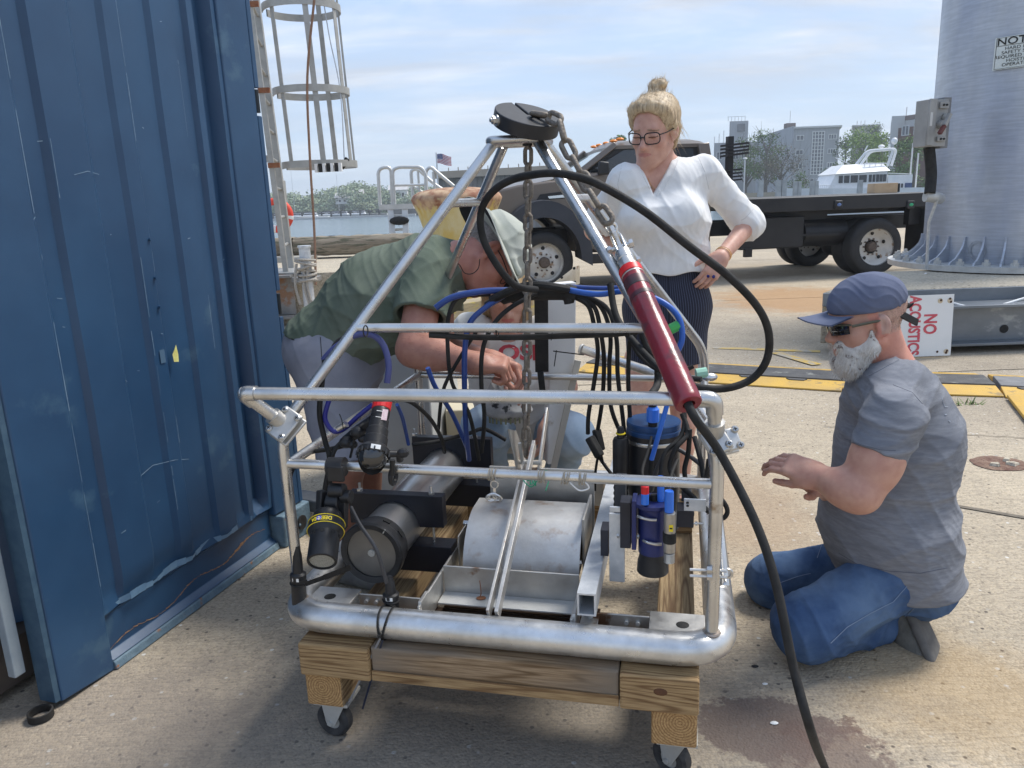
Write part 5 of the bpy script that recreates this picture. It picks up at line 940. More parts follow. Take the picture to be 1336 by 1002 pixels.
# ================================================= WHEELED WOODEN CART AND STEEL FRAME
FC = Vector((.0413, 1.9496, 0)); ya = -.2223; fu = Vector((math.cos(ya), math.sin(ya), 0)); fv = Vector((-math.sin(ya), math.cos(ya), 0)); UPZ = Vector((0,0,1))
def FK(a, b, z): return FC + fu*a + fv*b + UPZ*z
def FP(px, py, b):
 d = ray(px, py); o = CAM-FC; return CAM + d*((b-o.dot(fv))/d.dot(fv))
def FA(px, py, a):
 d = ray(px, py); o = CAM-FC; return CAM + d*((a-o.dot(fu))/d.dot(fu))
FR3 = Matrix((fu, fv, UPZ)).transposed()
def fbox(m, a0, a1, b0, b1, z0, z1, mi=0): return m.box(FK((a0+a1)/2, (b0+b1)/2, (z0+z1)/2), (a1-a0, b1-b0, z1-z0), FR3, mi)
def woodmat(name, c1, c2, along, dark=None, ringc=None, wear=None):
 m = bpy.data.materials.new(name); m.use_nodes = True; nt = m.node_tree; N = nt.nodes.new; L = nt.links.new; b = nt.nodes['Principled BSDF']; b.inputs['Roughness'].default_value = .72; b.inputs['Specular IOR Level'].default_value = .3
 tc = N('ShaderNodeTexCoord'); mp = N('ShaderNodeMapping'); mp.vector_type = 'TEXTURE'; mp.inputs['Location'].default_value = FC; mp.inputs['Rotation'].default_value = (0, 0, ya + (0 if along == 'u' else math.pi/2)); L(tc.outputs['Object'], mp.inputs[0])
 wn = N('ShaderNodeTexNoise'); m2 = N('ShaderNodeMapping'); m2.inputs['Scale'].default_value = (.45, 10, 10); L(mp.outputs[0], m2.inputs[0]); L(m2.outputs[0], wn.inputs[0]); wn.inputs['Scale'].default_value = 1.3; wn.inputs['Detail'].default_value = 2; wn.inputs['Distortion'].default_value = .4
 sn = N('ShaderNodeMath'); sn.operation = 'MULTIPLY'; L(wn.outputs['Fac'], sn.inputs[0]); sn.inputs[1].default_value = 85 if not ringc else 0
 if ringc:
  mpc = N('ShaderNodeMapping'); mpc.inputs['Location'].default_value = tuple(-x for x in ringc); L(tc.outputs['Object'], mpc.inputs[0]); ln = N('ShaderNodeVectorMath'); ln.operation = 'LENGTH'; L(mpc.outputs[0], ln.inputs[0]); ad = N('ShaderNodeMath'); ad.operation = 'MULTIPLY_ADD'; L(ln.outputs['Value'], ad.inputs[0]); ad.inputs[1].default_value = 1050
  wz = N('ShaderNodeMath'); wz.operation = 'MULTIPLY'; L(wn.outputs['Fac'], wz.inputs[0]); wz.inputs[1].default_value = 10; L(wz.outputs[0], ad.inputs[2]); sn = ad
 si = N('ShaderNodeMath'); si.operation = 'SINE'; L(sn.outputs[0], si.inputs[0])
 fine = N('ShaderNodeTexNoise'); m3 = N('ShaderNodeMapping'); m3.inputs['Scale'].default_value = (5, 90, 90); L(mp.outputs[0], m3.inputs[0]); L(m3.outputs[0], fine.inputs[0]); fine.inputs['Scale'].default_value = 3; fine.inputs['Detail'].default_value = 5
 mr = N('ShaderNodeMapRange'); mr.inputs[1].default_value = -.4; mr.inputs[2].default_value = 1.0; L(si.outputs[0], mr.inputs[0]); pw = N('ShaderNodeMath'); pw.operation = 'POWER'; L(mr.outputs[0], pw.inputs[0]); pw.inputs[1].default_value = 2.4
 mx = N('ShaderNodeMix'); mx.data_type = 'RGBA'; L(pw.outputs[0], mx.inputs[0]); mx.inputs[6].default_value = (*c1,1); mx.inputs[7].default_value = (*c2,1)
 mf = N('ShaderNodeMix'); mf.data_type = 'RGBA'; mf.blend_type = 'MULTIPLY'; mf.inputs[0].default_value = .8; fr = N('ShaderNodeValToRGB'); fr.color_ramp.elements[0].position = .35; fr.color_ramp.elements[0].color = (.6,.55,.5,1); fr.color_ramp.elements[1].position = .65; fr.color_ramp.elements[1].color = (1.1,1.1,1.1,1); L(fine.outputs['Fac'], fr.inputs[0]); L(mx.outputs[2], mf.inputs[6]); L(fr.outputs[0], mf.inputs[7]); last = mf.outputs[2]
 if wear:
  n = N('ShaderNodeTexNoise'); n.inputs['Scale'].default_value = 5; n.inputs['Detail'].default_value = 5; m4 = N('ShaderNodeMapping'); m4.inputs['Scale'].default_value = (.5,2.5,2.5); L(mp.outputs[0], m4.inputs[0]); L(m4.outputs[0], n.inputs[0]); r = N('ShaderNodeMapRange'); r.inputs[1].default_value = .44; r.inputs[2].default_value = .62; L(n.outputs['Fac'], r.inputs[0]); w = N('ShaderNodeMix'); w.data_type = 'RGBA'; L(r.outputs[0], w.inputs[0]); L(last, w.inputs[6]); w.inputs[7].default_value = (*wear,1); last = w.outputs[2]
 L(last, b.inputs['Base Color']); bp = N('ShaderNodeBump'); bp.inputs['Strength'].default_value = .4; bp.inputs['Distance'].default_value = .002; L(fine.outputs['Fac'], bp.inputs['Height']); L(bp.outputs[0], b.inputs['Normal']); MATS[name] = m; return m
wa, wb = (.37,.25,.125), (.19,.11,.05)
wood_u = woodmat('lumber_crosswise', wa, wb, 'u'); wood_v = woodmat('lumber_lengthwise', (.34,.245,.135), (.17,.105,.055), 'v'); wood_ud = woodmat('lumber_stained', (.32,.225,.135), (.18,.115,.06), 'u', wear=(.20,.16,.12)); wood_dark = woodmat('grooved_board_wood', (.055,.030,.016), (.03,.016,.009), 'u')
CA0 = G(400, 921, .112); CA1 = G(909, 975, .112); aL = (CA0-FC).dot(fu); aR = (CA1-FC).dot(fu); bF = ((CA0-FC).dot(fv)+(CA1-FC).dot(fv))/2
Z1_, Z2_, Z3_ = .112, .197, .282
cart = thing('wooden_dolly', 'low rolling dolly of brown four-by-four lumber on casters under the steel frame', 'dolly', FK(0,0,0))
rw = .089
def beam(nm, a0, a1, b0, b1, z0, z1, mt, bev=.005, end=None):
 m = MB(); fbox(m, a0, a1, b0, b1, z0, z1)
 if end is not None: m.m[2] = 1; m.m[4] = 1
 return m.build(nm, [mt, end] if end is not None else mt, cart, smooth=0, bevel=bev)
endL = woodmat('end_grain', (.46,.29,.13), (.26,.14,.055), 'v', ringc=FK(aL+.040, bF, Z1_+.050)); endR = woodmat('end_grain_right', (.46,.29,.13), (.26,.14,.055), 'v', ringc=FK(aR-.035, bF, Z1_+.058))
beam('long_rail', aL, aL+rw, bF, .46, Z1_, Z2_-.001, wood_v, end=endL); beam('long_rail', aR-rw-.005, aR, bF, .46, Z1_, Z2_-.001, wood_v, end=endR)
beam('cross_beam', aL+.17, aR-.16, bF-.004, bF+.085, Z2_, Z3_-.002, wood_ud); beam('cross_beam', aL, aR, .36, .45, Z2_, Z3_-.002, wood_u);
beam('beam_strip', aL+.17, aR-.16, bF-.008, bF-.0045, Z2_+.002, Z2_+.028, wood_u, bev=.0015)
beam('end_block', aL-.003, aL+.168, bF-.012, bF+.085, Z2_+.0, Z3_-.004, wood_u); beam('end_block', aR-.158, aR+.002, bF-.012, bF+.085, Z2_+.0, Z3_-.002, wood_u)
beam('inner_rail', -.37, -.285, -.35, .35, Z2_-.004, Z2_+.06, wood_v); beam('inner_rail', .30, .345, -.30, .35, Z2_-.004, Z2_+.035, wood_v) if 0 else None
m = MB(); o_ = None
for i in range(13):
 b0 = bF+.095+i*.0115; m = MB(); fbox(m, -.17, .34, b0, b0+.0075, .245, .262 if i % 1 == 0 else .25); m.build('deck_ridge', wood_dark, cart, smooth=0)
m = MB(); fbox(m, -.20, .36, bF+.092, bF+.245, .22, .2449); m.build('grooved_board', wood_dark, cart, smooth=0)
m = MB(); m.sph(FK(aR-.075, bF-.012, Z3_-.035), .011, (1.3,.12,.8), 14, FR3); m.build('knot', mat('knot', (.07,.03,.015), (.12,.05,.02), sc=60, rough=.8), cart)
def caster(px, py, a=None, turn=.0):
 c = None
 w = P(px, py, 1.4);
 cpt = FK(a, bF+.05, .0); R_ = .043; q = Vector((cpt.x, cpt.y, R_)); ax = (fu*math.cos(turn)+fv*math.sin(turn)).normalized(); tn = ax.cross(UPZ)
 q = q + tn*-.012
 m = MB(); m.lathe([(.020,-.014),(.036,-.0155),(R_,-.010),(R_+.0005,0),(R_,.010),(.036,.0155),(.020,.014)], q, ax, 28, cap=False); w_ = m.build('caster_wheel', mat('caster_rubber', (.018,.018,.02), (.05,.05,.05), sc=50, rough=.75), cart); m = MB(); m.cyl(q-ax*.012, q+ax*.012, .021, seg=20); m.build('hub', alu_old, w_)
 f = MB()
 for s_ in (-1, 1): f.prism([q+ax*(s_*.021)+tn*-.010+UPZ*-.008, q+ax*(s_*.021)+tn*.010+UPZ*-.008, q+ax*(s_*.021)+tn*.045+UPZ*(.112-R_-.008), q+ax*(s_*.021)+tn*-.022+UPZ*(.112-R_-.008)], ax*.003)
 f.cyl(q-ax*.026, q+ax*.027, .006, seg=8); fo = f.build('caster_fork', alu_old, cart, smooth=20)
 m = MB(); m.box(cpt+UPZ*.107, (.085,.075,.008), FR3); m.build('caster_plate', alu_old, cart)
caster(423, 942, aL+.05, 1.45); caster(865, 990, aR-.04, 1.0)
for a_ in (aL+.05, aR-.05):
 m = MB(); R_=.04; q = FK(a_, .41, R_); m.lathe([(.020,-.014),(R_,-.013),(R_,.013),(.020,.014)], q, fu, 24, cap=True); m.build('caster_wheel', MATS['caster_rubber'], cart); m = MB(); m.box(q+UPZ*.045, (.05,.06,.06), FR3); m.build('caster_fork', alu_old, cart)
FZ0, FZ1, FZB, FZT, FTU, FTS, FTW = .318, .675, .762, 1.366, .666, .224, .054; WA, LB = .485, .472
frame = thing('camera_sled_frame', 'welded stainless tube frame with pyramid legs and a thick base ring on the dolly', 'frame', FK(0,0,FZ0))
m = MB(); ringp = fillet([FK(-WA,-LB,FZ0), FK(WA,-LB,FZ0), FK(WA,LB,FZ0), FK(-WA,LB,FZ0)], .10, 10, closed=True); ringp = ringp+[ringp[0]]
base_m = mat('base_pipe', (.52,.52,.51), (.68,.68,.67), sc=16, rough=.34, metal=.85, bump=.10, bsc=26, rv=.10, c3=(.33,.24,.16), c3t=.72, c3s=6, bd=.006)
m.tube(ringp, .0345, 24, cap=False); m.build('base_ring', base_m, frame, smooth=60)
r1 = .0118; legs = {}
def legp(sa, sb, t):
 top = FK(sa*FTW, sb*FTW, FZT); bot = FK(sa*WA*.96, sb*LB*.96, FZB); return top+(bot-top)*t
for sa in (-1, 1):
 for sb in (-1, 1):
  top = legp(sa, sb, 0); bot = legp(sa, sb, 1); foot = FK(sa*WA*.955, sb*LB*.955, FZ0+.028); rr = .0135 if sa > 0 else .0125
  m = MB(); m.tube(fillet([top, bot, foot], .06, 8), rr, 16); m.build('leg', steel, frame, smooth=60)
  m = MB(); m.torus(foot+UPZ*.004, UPZ, rr+.002, .004, 16, 6); m.build('weld_bead', mat('weld', (.28,.22,.18), (.45,.40,.35), sc=90, rough=.5, metal=.7), frame)
def rail(p, q, r, nm='rail', mt=steel): m = MB(); m.tube([p, q], r, 14); return m.build(nm, mt, frame, smooth=60)
k = .955
rail(FK(-WA*k,-LB*k,FZ1+.006), FK(WA*k,-LB*k,FZ1), .0108); rail(FK(-WA*k,LB*k,FZ1), FK(WA*k,LB*k,FZ1), .0108)
rail(FK(-WA*k,-LB*k,FZ1), FK(-WA*k,LB*k,FZ1), .0115); rail(FK(WA*k,-LB*k,FZ1), FK(WA*k,LB*k,FZ1), .0108)
rail(legp(-1,-1,FTU), legp(1,-1,FTU), .0105); rail(legp(-1,1,FTU), legp(1,1,FTU), .0095)
rail(legp(-1,-1,FTS), legp(-1,1,FTS), .0105); rail(legp(1,-1,FTS), legp(1,1,FTS), .0105)
m = MB(); tp_ = [FK(-FTW-.01,-FTW-.01,FZT+.006), FK(FTW+.01,-FTW-.01,FZT+.006), FK(FTW+.01,FTW+.01,FZT+.006), FK(-FTW-.01,FTW+.01,FZT+.006)]; tp_ = fillet(tp_, .02, 5, closed=True); m.tube(tp_+[tp_[0]], .011, 14, cap=False); m.build('top_ring', steel, frame, smooth=60)
m = MB(); m.box(FK(0,0,FZT+.0), (.10,.10,.006), FR3); m.build('top_plate', steel_dull, frame)
BL = P(316, 513, 1.56); BR = P(932, 521, 1.385); cl = legp(-1,-1,.985); cr = legp(1,-1,.985)
cl2 = cl + (BL-cl)*.05; cr2 = cr + (BR-cr)*.05
m = MB(); m.tube([BL, BR], .0138, 18, cap=False); m.build('bumper_bar', steel, frame, smooth=60)
for E_, cc, nb in ((BL, cl, 1), (BR, cr, -1)):
 d = (BR-BL).normalized()*nb; e = (cc-E_).normalized()
 m = MB(); m.tube(fillet([E_+d*.032, E_, E_+e*.032], .022, 8), .0165, 18); m.build('elbow', steel, frame, smooth=60)
 m = MB(); m.tube([E_+e*.03, cc], .0138, 16); m.build('bumper_stub', steel, frame, smooth=60)
 m = MB(); m.tube([cc-e*.035, cc-e*.006], .019, 18); m.build('stub_collar', steel_dull, frame)
def clamp(c, nrm, xd, w, h, label=None):
 nrm = Vector(nrm).normalized(); xd = Vector(xd); xd = (xd-nrm*xd.dot(nrm)).normalized(); yd = nrm.cross(xd); R = Matrix((xd, yd, nrm)).transposed()
 m = MB(); m.box(c, (w, h, .007), R); cpl = m.build('clamp_plate', steel_dull, frame, bevel=.004, smooth=20); m = MB(); m.box(c-nrm*.026, (w, h, .007), R); m.build('clamp_plate', steel_dull, frame, bevel=.004, smooth=20)
 for sx in (-1, 1):
  for sy in (-1, 1):
   q = c + xd*(sx*w*.36) + yd*(sy*h*.36); m = MB(); m.lathe([(.0075,.0035),(.0075,.006),(.005,.0085),(.001,.009)], q, nrm, 14, cap=False); s_ = m.build('screw', mat('screw_head', (.45,.45,.44), rough=.3, metal=.9), cpl)
   m = MB(); m.box(q+nrm*.0092, (.0075,.0016,.0008), R); m.box(q+nrm*.0092, (.0016,.0075,.0009), R);
   m.build('screw_slot', rubber, cpl)
ldir = (legp(-1,-1,1)-legp(-1,-1,0)).normalized(); rdir = (legp(1,-1,1)-legp(1,-1,0)).normalized()
nl = (CAM-cl).normalized(); clamp(cl + nl*.018, nl*.6+(BL-cl).normalized()*.5+UPZ*.1, ldir, .072, .052); clamp(cr + (CAM-cr).normalized()*.014 + UPZ*-.002, (CAM-cr).normalized()*.8+UPZ*.25, rdir, .066, .046)
clamp(cr + (CAM-cr).normalized()*.004 + fu*.030+UPZ*-.004, (CAM-cr).normalized()*.8+UPZ*.3+fu*.2, UPZ*.4+fu, .034, .045)
def fb(nm, a0,a1,b0,b1,z0,z1, mt=steel_dull, bev=.0015, par=None): m = MB(); fbox(m, a0,a1,b0,b1,z0,z1); return m.build(nm, mt, par or frame, smooth=0, bevel=bev)
fb('corner_plate', -.452,-.345,-.452,-.375,.334,.341); fb('corner_plate', .335,.452,-.452,-.37,.334,.341)
for a_, b_ in ((-.405,-.42),(.405,-.418)): m = MB(); m.lathe([(.001,0),(.014,0),(.001,.001)], FK(a_,b_,.3412), UPZ, 16); m.build('plate_hole', rubber, frame, smooth=0)
fb('cross_flat', -.345,-.186,-.392,-.387,.300,.338); fb('cross_flat', .19,.335,-.392,-.387,.296,.338)
for a_ in (-.325,-.30,-.27): m = MB(); m.cyl(FK(a_,-.392,.322), FK(a_,-.400,.322), .005, seg=8); m.build('bolt', alu_old, frame)
for a_ in (.285,.31): m = MB(); m.cyl(FK(a_,-.392,.322), FK(a_,-.400,.322), .005, seg=8); m.build('bolt', alu_old, frame)
fb('side_channel', -.178,-.172,-.45,.36,.285,.352); fb('side_channel', .168,.174,-.45,.36,.285,.352)
for s_ in (-1,1): m = MB(); m.prism([FK(s_*.171,-.452,.30), FK(s_*.171,-.44,.358), FK(s_*.171,-.39,.358), FK(s_*.171,-.39,.30)], fu*.008*s_); m.build('channel_lug', steel_dull, frame, smooth=0, bevel=.001)
fb('cross_channel', -.170,.166,-.278,-.273,.295,.366); fb('cross_channel_foot', -.170,.166,-.335,-.2785,.293,.298, alu_old);
fb('back_plate', -.12,.17,.02,.026,.33,.52); fb('back_channel', -.17,.166,.30,.306,.30,.40)
m = MB(); m.tube(spline([FK(-.075,-.300,.300), FK(-.070,-.300,.312), FK(-.072,-.300,.345)], 4), .0012, 6); m.sph(FK(-.07,-.302,.300), .009, (1.4,1,.3), 10); m.build('rust_wire', rust, frame)
top1 = FA(697, 579, .014); top0 = FA(690, 585, -.012)
def cbar(a_, p1, nm='centre_bar', w=.007): p0 = FK(a_, -.455, .350); m = MB(); m.bar(p0, p1, w, .030); m.build(nm, mat('centre_bar_steel', (.50,.48,.45), (.62,.60,.57), sc=30, rough=.42, metal=.75, bump=.05, bsc=80, c3=(.28,.16,.10), c3t=.64, c3s=16), frame, bevel=.001)
cbar(.008, top1, w=.009); cbar(-.012, FA(684, 606, -.012), w=.007)
m = MB(); m.bar(FA(702, 622, .022), FA(714, 535, .022), .006, .030); m.build('upright_bar', steel_dull, frame, bevel=.001)
p_ = [FA(662,560,-.035), FA(671,562,-.035), FA(690,618,-.035), FA(676,626,-.035)]
m = MB(); m.prism(p_, fu*.006); m.build('chain_bracket', steel_dull, frame, smooth=0, bevel=.001)
m = MB(); q = FA(682, 603, -.02); m.cyl(q-fu*.01, q+fu*.05, .006, seg=10); m.build('bracket_pin', alu_old, frame)
m = MB(); m.bar(FA(678,578,-.018), FA(682,604,-.018), .008,.008); m.build('bracket_pin', alu_old, frame)
hood_m = mat('hood_plate', (.46,.45,.44), (.60,.595,.58), sc=11, rough=.52, metal=.6, bump=.05, bsc=60, rv=.08, c3=(.36,.24,.16), c3t=.66, c3s=18, c3w=.2)
hp_ = [(-.222,.292)]+[(-.085-.138*math.cos(math.radians(i*8.5)), .300+.146*math.sin(math.radians(i*8.5))) for i in range(11)]+[(-.03,.446)]
def hoodpart(a0, a1):
 m = MB(); n = len(hp_); th = .003
 m.add([FK(a0,b,z) for b,z in hp_]+[FK(a1,b,z) for b,z in hp_]+[FK(a0,b+th,z-th) for b,z in hp_]+[FK(a1,b+th,z-th) for b,z in hp_], [(i,i+1,n+i+1,n+i) for i in range(n-1)]+[(2*n+i,3*n+i,3*n+i+1,2*n+i+1) for i in range(n-1)]+[(i,2*n+i,2*n+i+1,i+1) for i in range(n-1)]+[(n+i,n+i+1,3*n+i+1,3*n+i) for i in range(n-1)]+[(0,n,3*n,2*n),(n-1,3*n-1,4*n-1,2*n-1)]); m.build('hood', hood_m, frame, smooth=50)
hoodpart(-.138, .158)
fb('hood_side', -.160,-.156,-.18,-.08,.30,.40, steel_dull); fb('hood_side', .160,.166,-.17,.0,.30,.46, steel_dull)
m = MB(); m.cyl(FK(.158,-.175,.345), FK(.14,-.18,.345), .008, seg=6); m.build('bolt', steel, frame); m = MB(); m.cyl(FK(-.165,-.10,.40), FK(-.145,-.10,.40), .009, seg=6); m.build('bolt', steel, frame)
fb('inner_box', -.13,.15,-.165,.0,.30,.36, mat('inner_dark', (.05,.048,.045), (.1,.095,.09), sc=8, rough=.7))
g0 = FK(.207,-.452,.385); g1 = FA(800, 638, .207); g1 = FK(.207, .10, .385)
m = MB(); W_, H_, t_ = .040, .052, .004
def gp(b, da, dz): return FK(.205+da, b, .392+dz)
o4 = [(-W_/2,-H_/2),(W_/2,-H_/2),(W_/2,H_/2),(-W_/2,H_/2)]; i4 = [(-W_/2+t_,-H_/2+t_),(W_/2-t_,-H_/2+t_),(W_/2-t_,H_/2-t_),(-W_/2+t_,H_/2-t_)]
m.add([gp(-.455,*p) for p in o4]+[gp(-.455,*p) for p in i4]+[gp(.40,*p) for p in o4]+[gp(.40,*p) for p in i4], [(i,(i+1)%4,4+(i+1)%4,4+i) for i in range(4)]+[(8+i,12+i,12+(i+1)%4,8+(i+1)%4) for i in range(4)]+[(i,8+i,8+(i+1)%4,(i+1)%4) for i in range(4)]+[(4+i,4+(i+1)%4,12+(i+1)%4,12+i) for i in range(4)]); m.build('square_tube', galv, frame, smooth=0)
m = MB(); m.cyl(FK(.205,-.40,.366), FK(.205,-.40,.33), .007, seg=10); m.build('tube_bolt', alu_old, frame)
fb('tube_foot', .186,.225,-.43,-.36,.327,.331, steel_dull)
uz = FP(925, 745, -.44);
m = MB(); q = FP(912,742,-.46);
for dy in (0, 8): m.cyl(FP(900,743+dy,-.45), FP(948,745+dy,-.45), .0032, seg=8)
m.torus(FP(949,748,-.45), FR3 @ Vector((0,1,0)), .009, .0032, 12, 6, a0=-1.6, a1=1.6, x=fu); ub = m.build('u_bolt', steel, frame); ub['kind'] = 'stuff'
for dx, dy in ((0,0),(0,9)): m = MB(); q = FP(925+dx,743+dy,-.465); m.cyl(q-fu*.004, q+fu*.006, .008, seg=6); m.build('nut', steel, frame)
m = MB(); m.tube([FP(946,765,-.44), FP(933,640,-.30)], .0105, 14); m.build('clamped_tube', steel, frame)
wr = mat('lashing_wire', (.30,.26,.20), (.42,.38,.31), sc=60, rough=.7)
for px in (642, 707, 738, 760):
 c = FP(px, 619+(px-640)*.05, -.455)
 for j in range(4): m = MB(); m.torus(c+fu*(j*.004-.006), fu+UPZ*random.uniform(-.25,.25), .0125, .0010, 14, 4); m.build('wire_wrap', wr, frame)
sn_ = thing('snap_hook', 'small steel snap hook hanging from the front rail over the hood', 'snap hook', FP(646,640,-.46))
m = MB(); m.torus(FP(645,632,-.46), fv, .008, .0014, 16, 6); m.build('ring', steel, sn_); m = MB(); m.cyl(FP(645,636,-.46), FP(645,642,-.46), .004, seg=8); m.build('swivel', steel, sn_)
for dx, r_ in ((-4,.011),(4,.010),(-1,.012)): m = MB(); m.torus(FP(645+dx,648+abs(dx)*.3,-.46), fv*.8+UPZ*.5+fu*dx*.05, r_, .0020, 18, 6); m.build('gate', steel, sn_)
gl = MB(); rng = random.Random(8)
pts = [FP(700+rng.uniform(-14,18), 622+rng.uniform(-9,14), -.40+rng.uniform(-.03,.03)) for _ in range(14)]
gl.tube(spline([FP(676,618,-.40)]+pts+[FP(712,640,-.42)], 6), .0013, 5); tag(gl.build('green_line', green_pl), 'tangled green line tied at the foot of the central bars', 'line')
m = MB(); m.tube(spline([FP(738,623,-.45), FP(748,634,-.46), FP(757,640,-.46), FP(768,637,-.46), FP(764,630,-.46), FP(752,628,-.45)],5), .0018, 5); tag(m.build('cord', white_paint), 'short white cord hanging from the front rail right of the centre', 'cord')
def link_mesh(Lk, Wk, r, name='link'):
 m = MB(); h = Lk/2-Wk/2; R_ = Wk/2-r; pts = []
 for k_ in range(9): a = -math.pi/2+math.pi*k_/8; pts.append(Vector((h+R_*math.cos(a), R_*math.sin(a), 0)))
 for k_ in range(9): a = math.pi/2+math.pi*k_/8; pts.append(Vector((-h+R_*math.cos(a), R_*math.sin(a), 0)))
 n = len(pts); vs = []
 for i, p in enumerate(pts):
  t = (pts[(i+1)%n]-pts[i-1]).normalized(); nn = t.cross(Vector((0,0,1)))
  for k_ in range(8): a = 2*math.pi*k_/8; vs.append(p+nn*r*math.cos(a)+Vector((0,0,1))*r*math.sin(a))
 m.add(vs, [(i*8+k_, ((i+1)%n)*8+k_, ((i+1)%n)*8+(k_+1)%8, i*8+(k_+1)%8) for i in range(n) for k_ in range(8)]); return m.mesh(name, chain_m, 70)
def chain(path, Lk, Wk, r, label, tw=0, name='lifting_chain', off=0, end=0):
 t = thing(name, label, 'chain', path[0]); me = link_mesh(Lk, Wk, r); path = spline(path, 16); pitch = Lk-2*r*1.05; acc = [0]
 for p0, p1 in zip(path, path[1:]): acc.append(acc[-1]+(p1-p0).length)
 def at(s):
  s = max(0, min(acc[-1]-1e-6, s))
  for i in range(len(path)-1):
   if acc[i+1] >= s: return path[i]+(path[i+1]-path[i])*((s-acc[i])/max(1e-9, acc[i+1]-acc[i]))
  return path[-1]
 n = int(acc[-1]/pitch); ref = Vector((.35,-.9,.2)); rng = random.Random(1)
 for i in range(n):
  p = at((i+.5)*pitch); d = (at((i+1)*pitch)-at(i*pitch)).normalized(); x = d; y0 = (ref-x*ref.dot(x)).normalized(); a = off+(math.pi/2 if i % 2 else 0)+rng.uniform(-.16,.16); y = (Matrix.Rotation(a, 3, x) @ y0); z = x.cross(y)
  inst('link', me, t, Matrix(((x.x,y.x,z.x,p.x),(x.y,y.y,z.y,p.y),(x.z,y.z,z.z,p.z),(0,0,0,1)))); bpy.context.scene.objects  # each link its own object
 return t
ctop = FK(.0,-.01,FZT+.03)
chain([P(689,170,1.90), P(689,260,1.905), P(688,400,1.91), P(687,520,1.915), P(686,612,1.92)], .050, .027, .0052, 'rusty chain hanging straight down the middle of the frame', off=.8)
chain([P(694,149,1.86), P(712,151,1.84), P(731,160,1.80), P(735,180,1.79), P(747,205,1.77), P(762,234,1.74), P(777,262,1.72), P(789,280,1.70), P(802,300,1.68)], .058, .034, .0062, 'heavy rusty chain draped over the black disc and down to the red sleeve', off=.55)
dn = (UPZ + Vector((.24,-.42,0))).normalized(); dc = P(687, 158, 1.885)
t = thing('lifting_disc', 'thick black slotted plastic disc tilted on top of the pyramid frame', 'disc', dc)
dx_ = (Vector((1,0,0))-dn*dn.x).normalized(); dy_ = dn.cross(dx_); slot = math.radians(115)
m = MB(); n_ = 48; R_ = .079; H_ = .034; sl = []
def dp(x, y, z): return dc + dx_*x + dy_*y + dn*z
outer = [];
for k_ in range(n_+1):
 a = slot+.05 + (2*math.pi-.10)*k_/n_; outer.append((R_*math.cos(a), R_*math.sin(a)))
ca, sa_ = math.cos(slot), math.sin(slot); wsl = .0045
outer += [(-.004*ca+sa_*wsl*1, -.004*sa_-ca*wsl*1), (-.004*ca-sa_*wsl, -.004*sa_+ca*wsl)]
m.prism([dp(x, y, -H_/2) for x, y in outer], dn*H_); m.build('disc', mat('disc_black', (.016,.017,.020), (.024,.025,.028), sc=30, rough=.48, bump=.03, bsc=80), t, smooth=20, bevel=.002)
q = dp(-.073, -.035, 0); od = (dx_*-.9-dy_*.45).normalized(); q = dc+od*R_
m = MB(); m.cyl(q-od*.01, q+od*.004, .013, seg=16); m.build('washer', steel, t); m = MB(); m.cyl(q+od*.004, q+od*.013, .009, seg=6); m.cyl(q+od*.013, q+od*.018, .005, seg=10); m.build('nut', steel, t)
m = MB(); m.cyl(P(688,172,1.89), P(688,190,1.895), .012, seg=12); m.build('chain_boss', rubber, t)
t = thing('cable_termination', 'red and black cable termination sleeve with a silver fork, slanting across the frame', 'cable termination', P(860,430,1.5))
e0 = P(797,290,1.69); e1 = P(806,318,1.66); e2 = P(822,352,1.62); e3 = P(899,528,1.345); dd = (e3-e2).normalized()
m = MB();
rr_ = [(.019,0),(.0235,.012),(.0245,.05),(.0245,.10),(.026,.16)]
L_ = (e3-e2).length
m.lathe([(.021,0),(.0245,.004),(.0248,L_*.5),(.0258,L_*.97),(.0255,L_-.002),(.024,L_),(.012,L_),(.012,L_-.02)], e2, dd, 32, cap=False)
redm = mat('sleeve_red', (.24,.018,.030), (.17,.020,.028), sc=14, rough=.28, bump=.06, bsc=60, c3=(.10,.035,.04), c3t=.60, c3s=10, spec=.6); m.build('sleeve', redm, t, smooth=40)
nt_ = redm.node_tree;
m = MB(); p0 = e2+dd*.004;
for s0_, s1_, mt_, nm in ((.0,.018,'red','band_red'),(.020,.024,'sil','band_silver'),(.034,.060,'blk','tape_patch'),(.078,.090,'blk','tape_patch')):
 m = MB(); mtt = {'red':red_pl,'sil':steel_dull,'blk':mat('tape_dark',(.03,.028,.03),(.09,.02,.03),sc=30,rough=.4)}[mt_]
 m.torus(e2+dd*(s0_+.004), dd, .0249, .0006, 24, 4) if 0 else m.lathe([(.0240,s0_),(.0254,s0_+.0008),(.0254,s1_-.0008),(.0240,s1_)], e2, dd, 32, cap=False); m.build(nm, mtt, t, smooth=40)
m = MB(); m.lathe([(.0165,-.055),(.0185,-.052),(.019,-.03),(.0175,-.028),(.0185,-.01),(.020,.0)], e2, dd, 28, cap=True); m.build('socket', steel, t, smooth=30)
sx_ = dd.cross(Vector((0,-1,0))).normalized()
for s_ in (-1, 1): m = MB(); m.bar(e2-dd*.052+sx_*.010*s_, e2-dd*.105+sx_*.010*s_, .006, .018, up=(0,-1,0)); m.build('fork_arm', steel, t, bevel=.002)
m = MB(); q = e2-dd*.072; m.cyl(q-sx_*.026, q+sx_*.026, .0058, seg=12); m.build('clevis_pin', steel, t)
for s_ in (-1,1): m = MB(); m.cyl(q+sx_*.020*s_, q+sx_*.029*s_, .010, seg=6); m.build('pin_nut', steel, t)
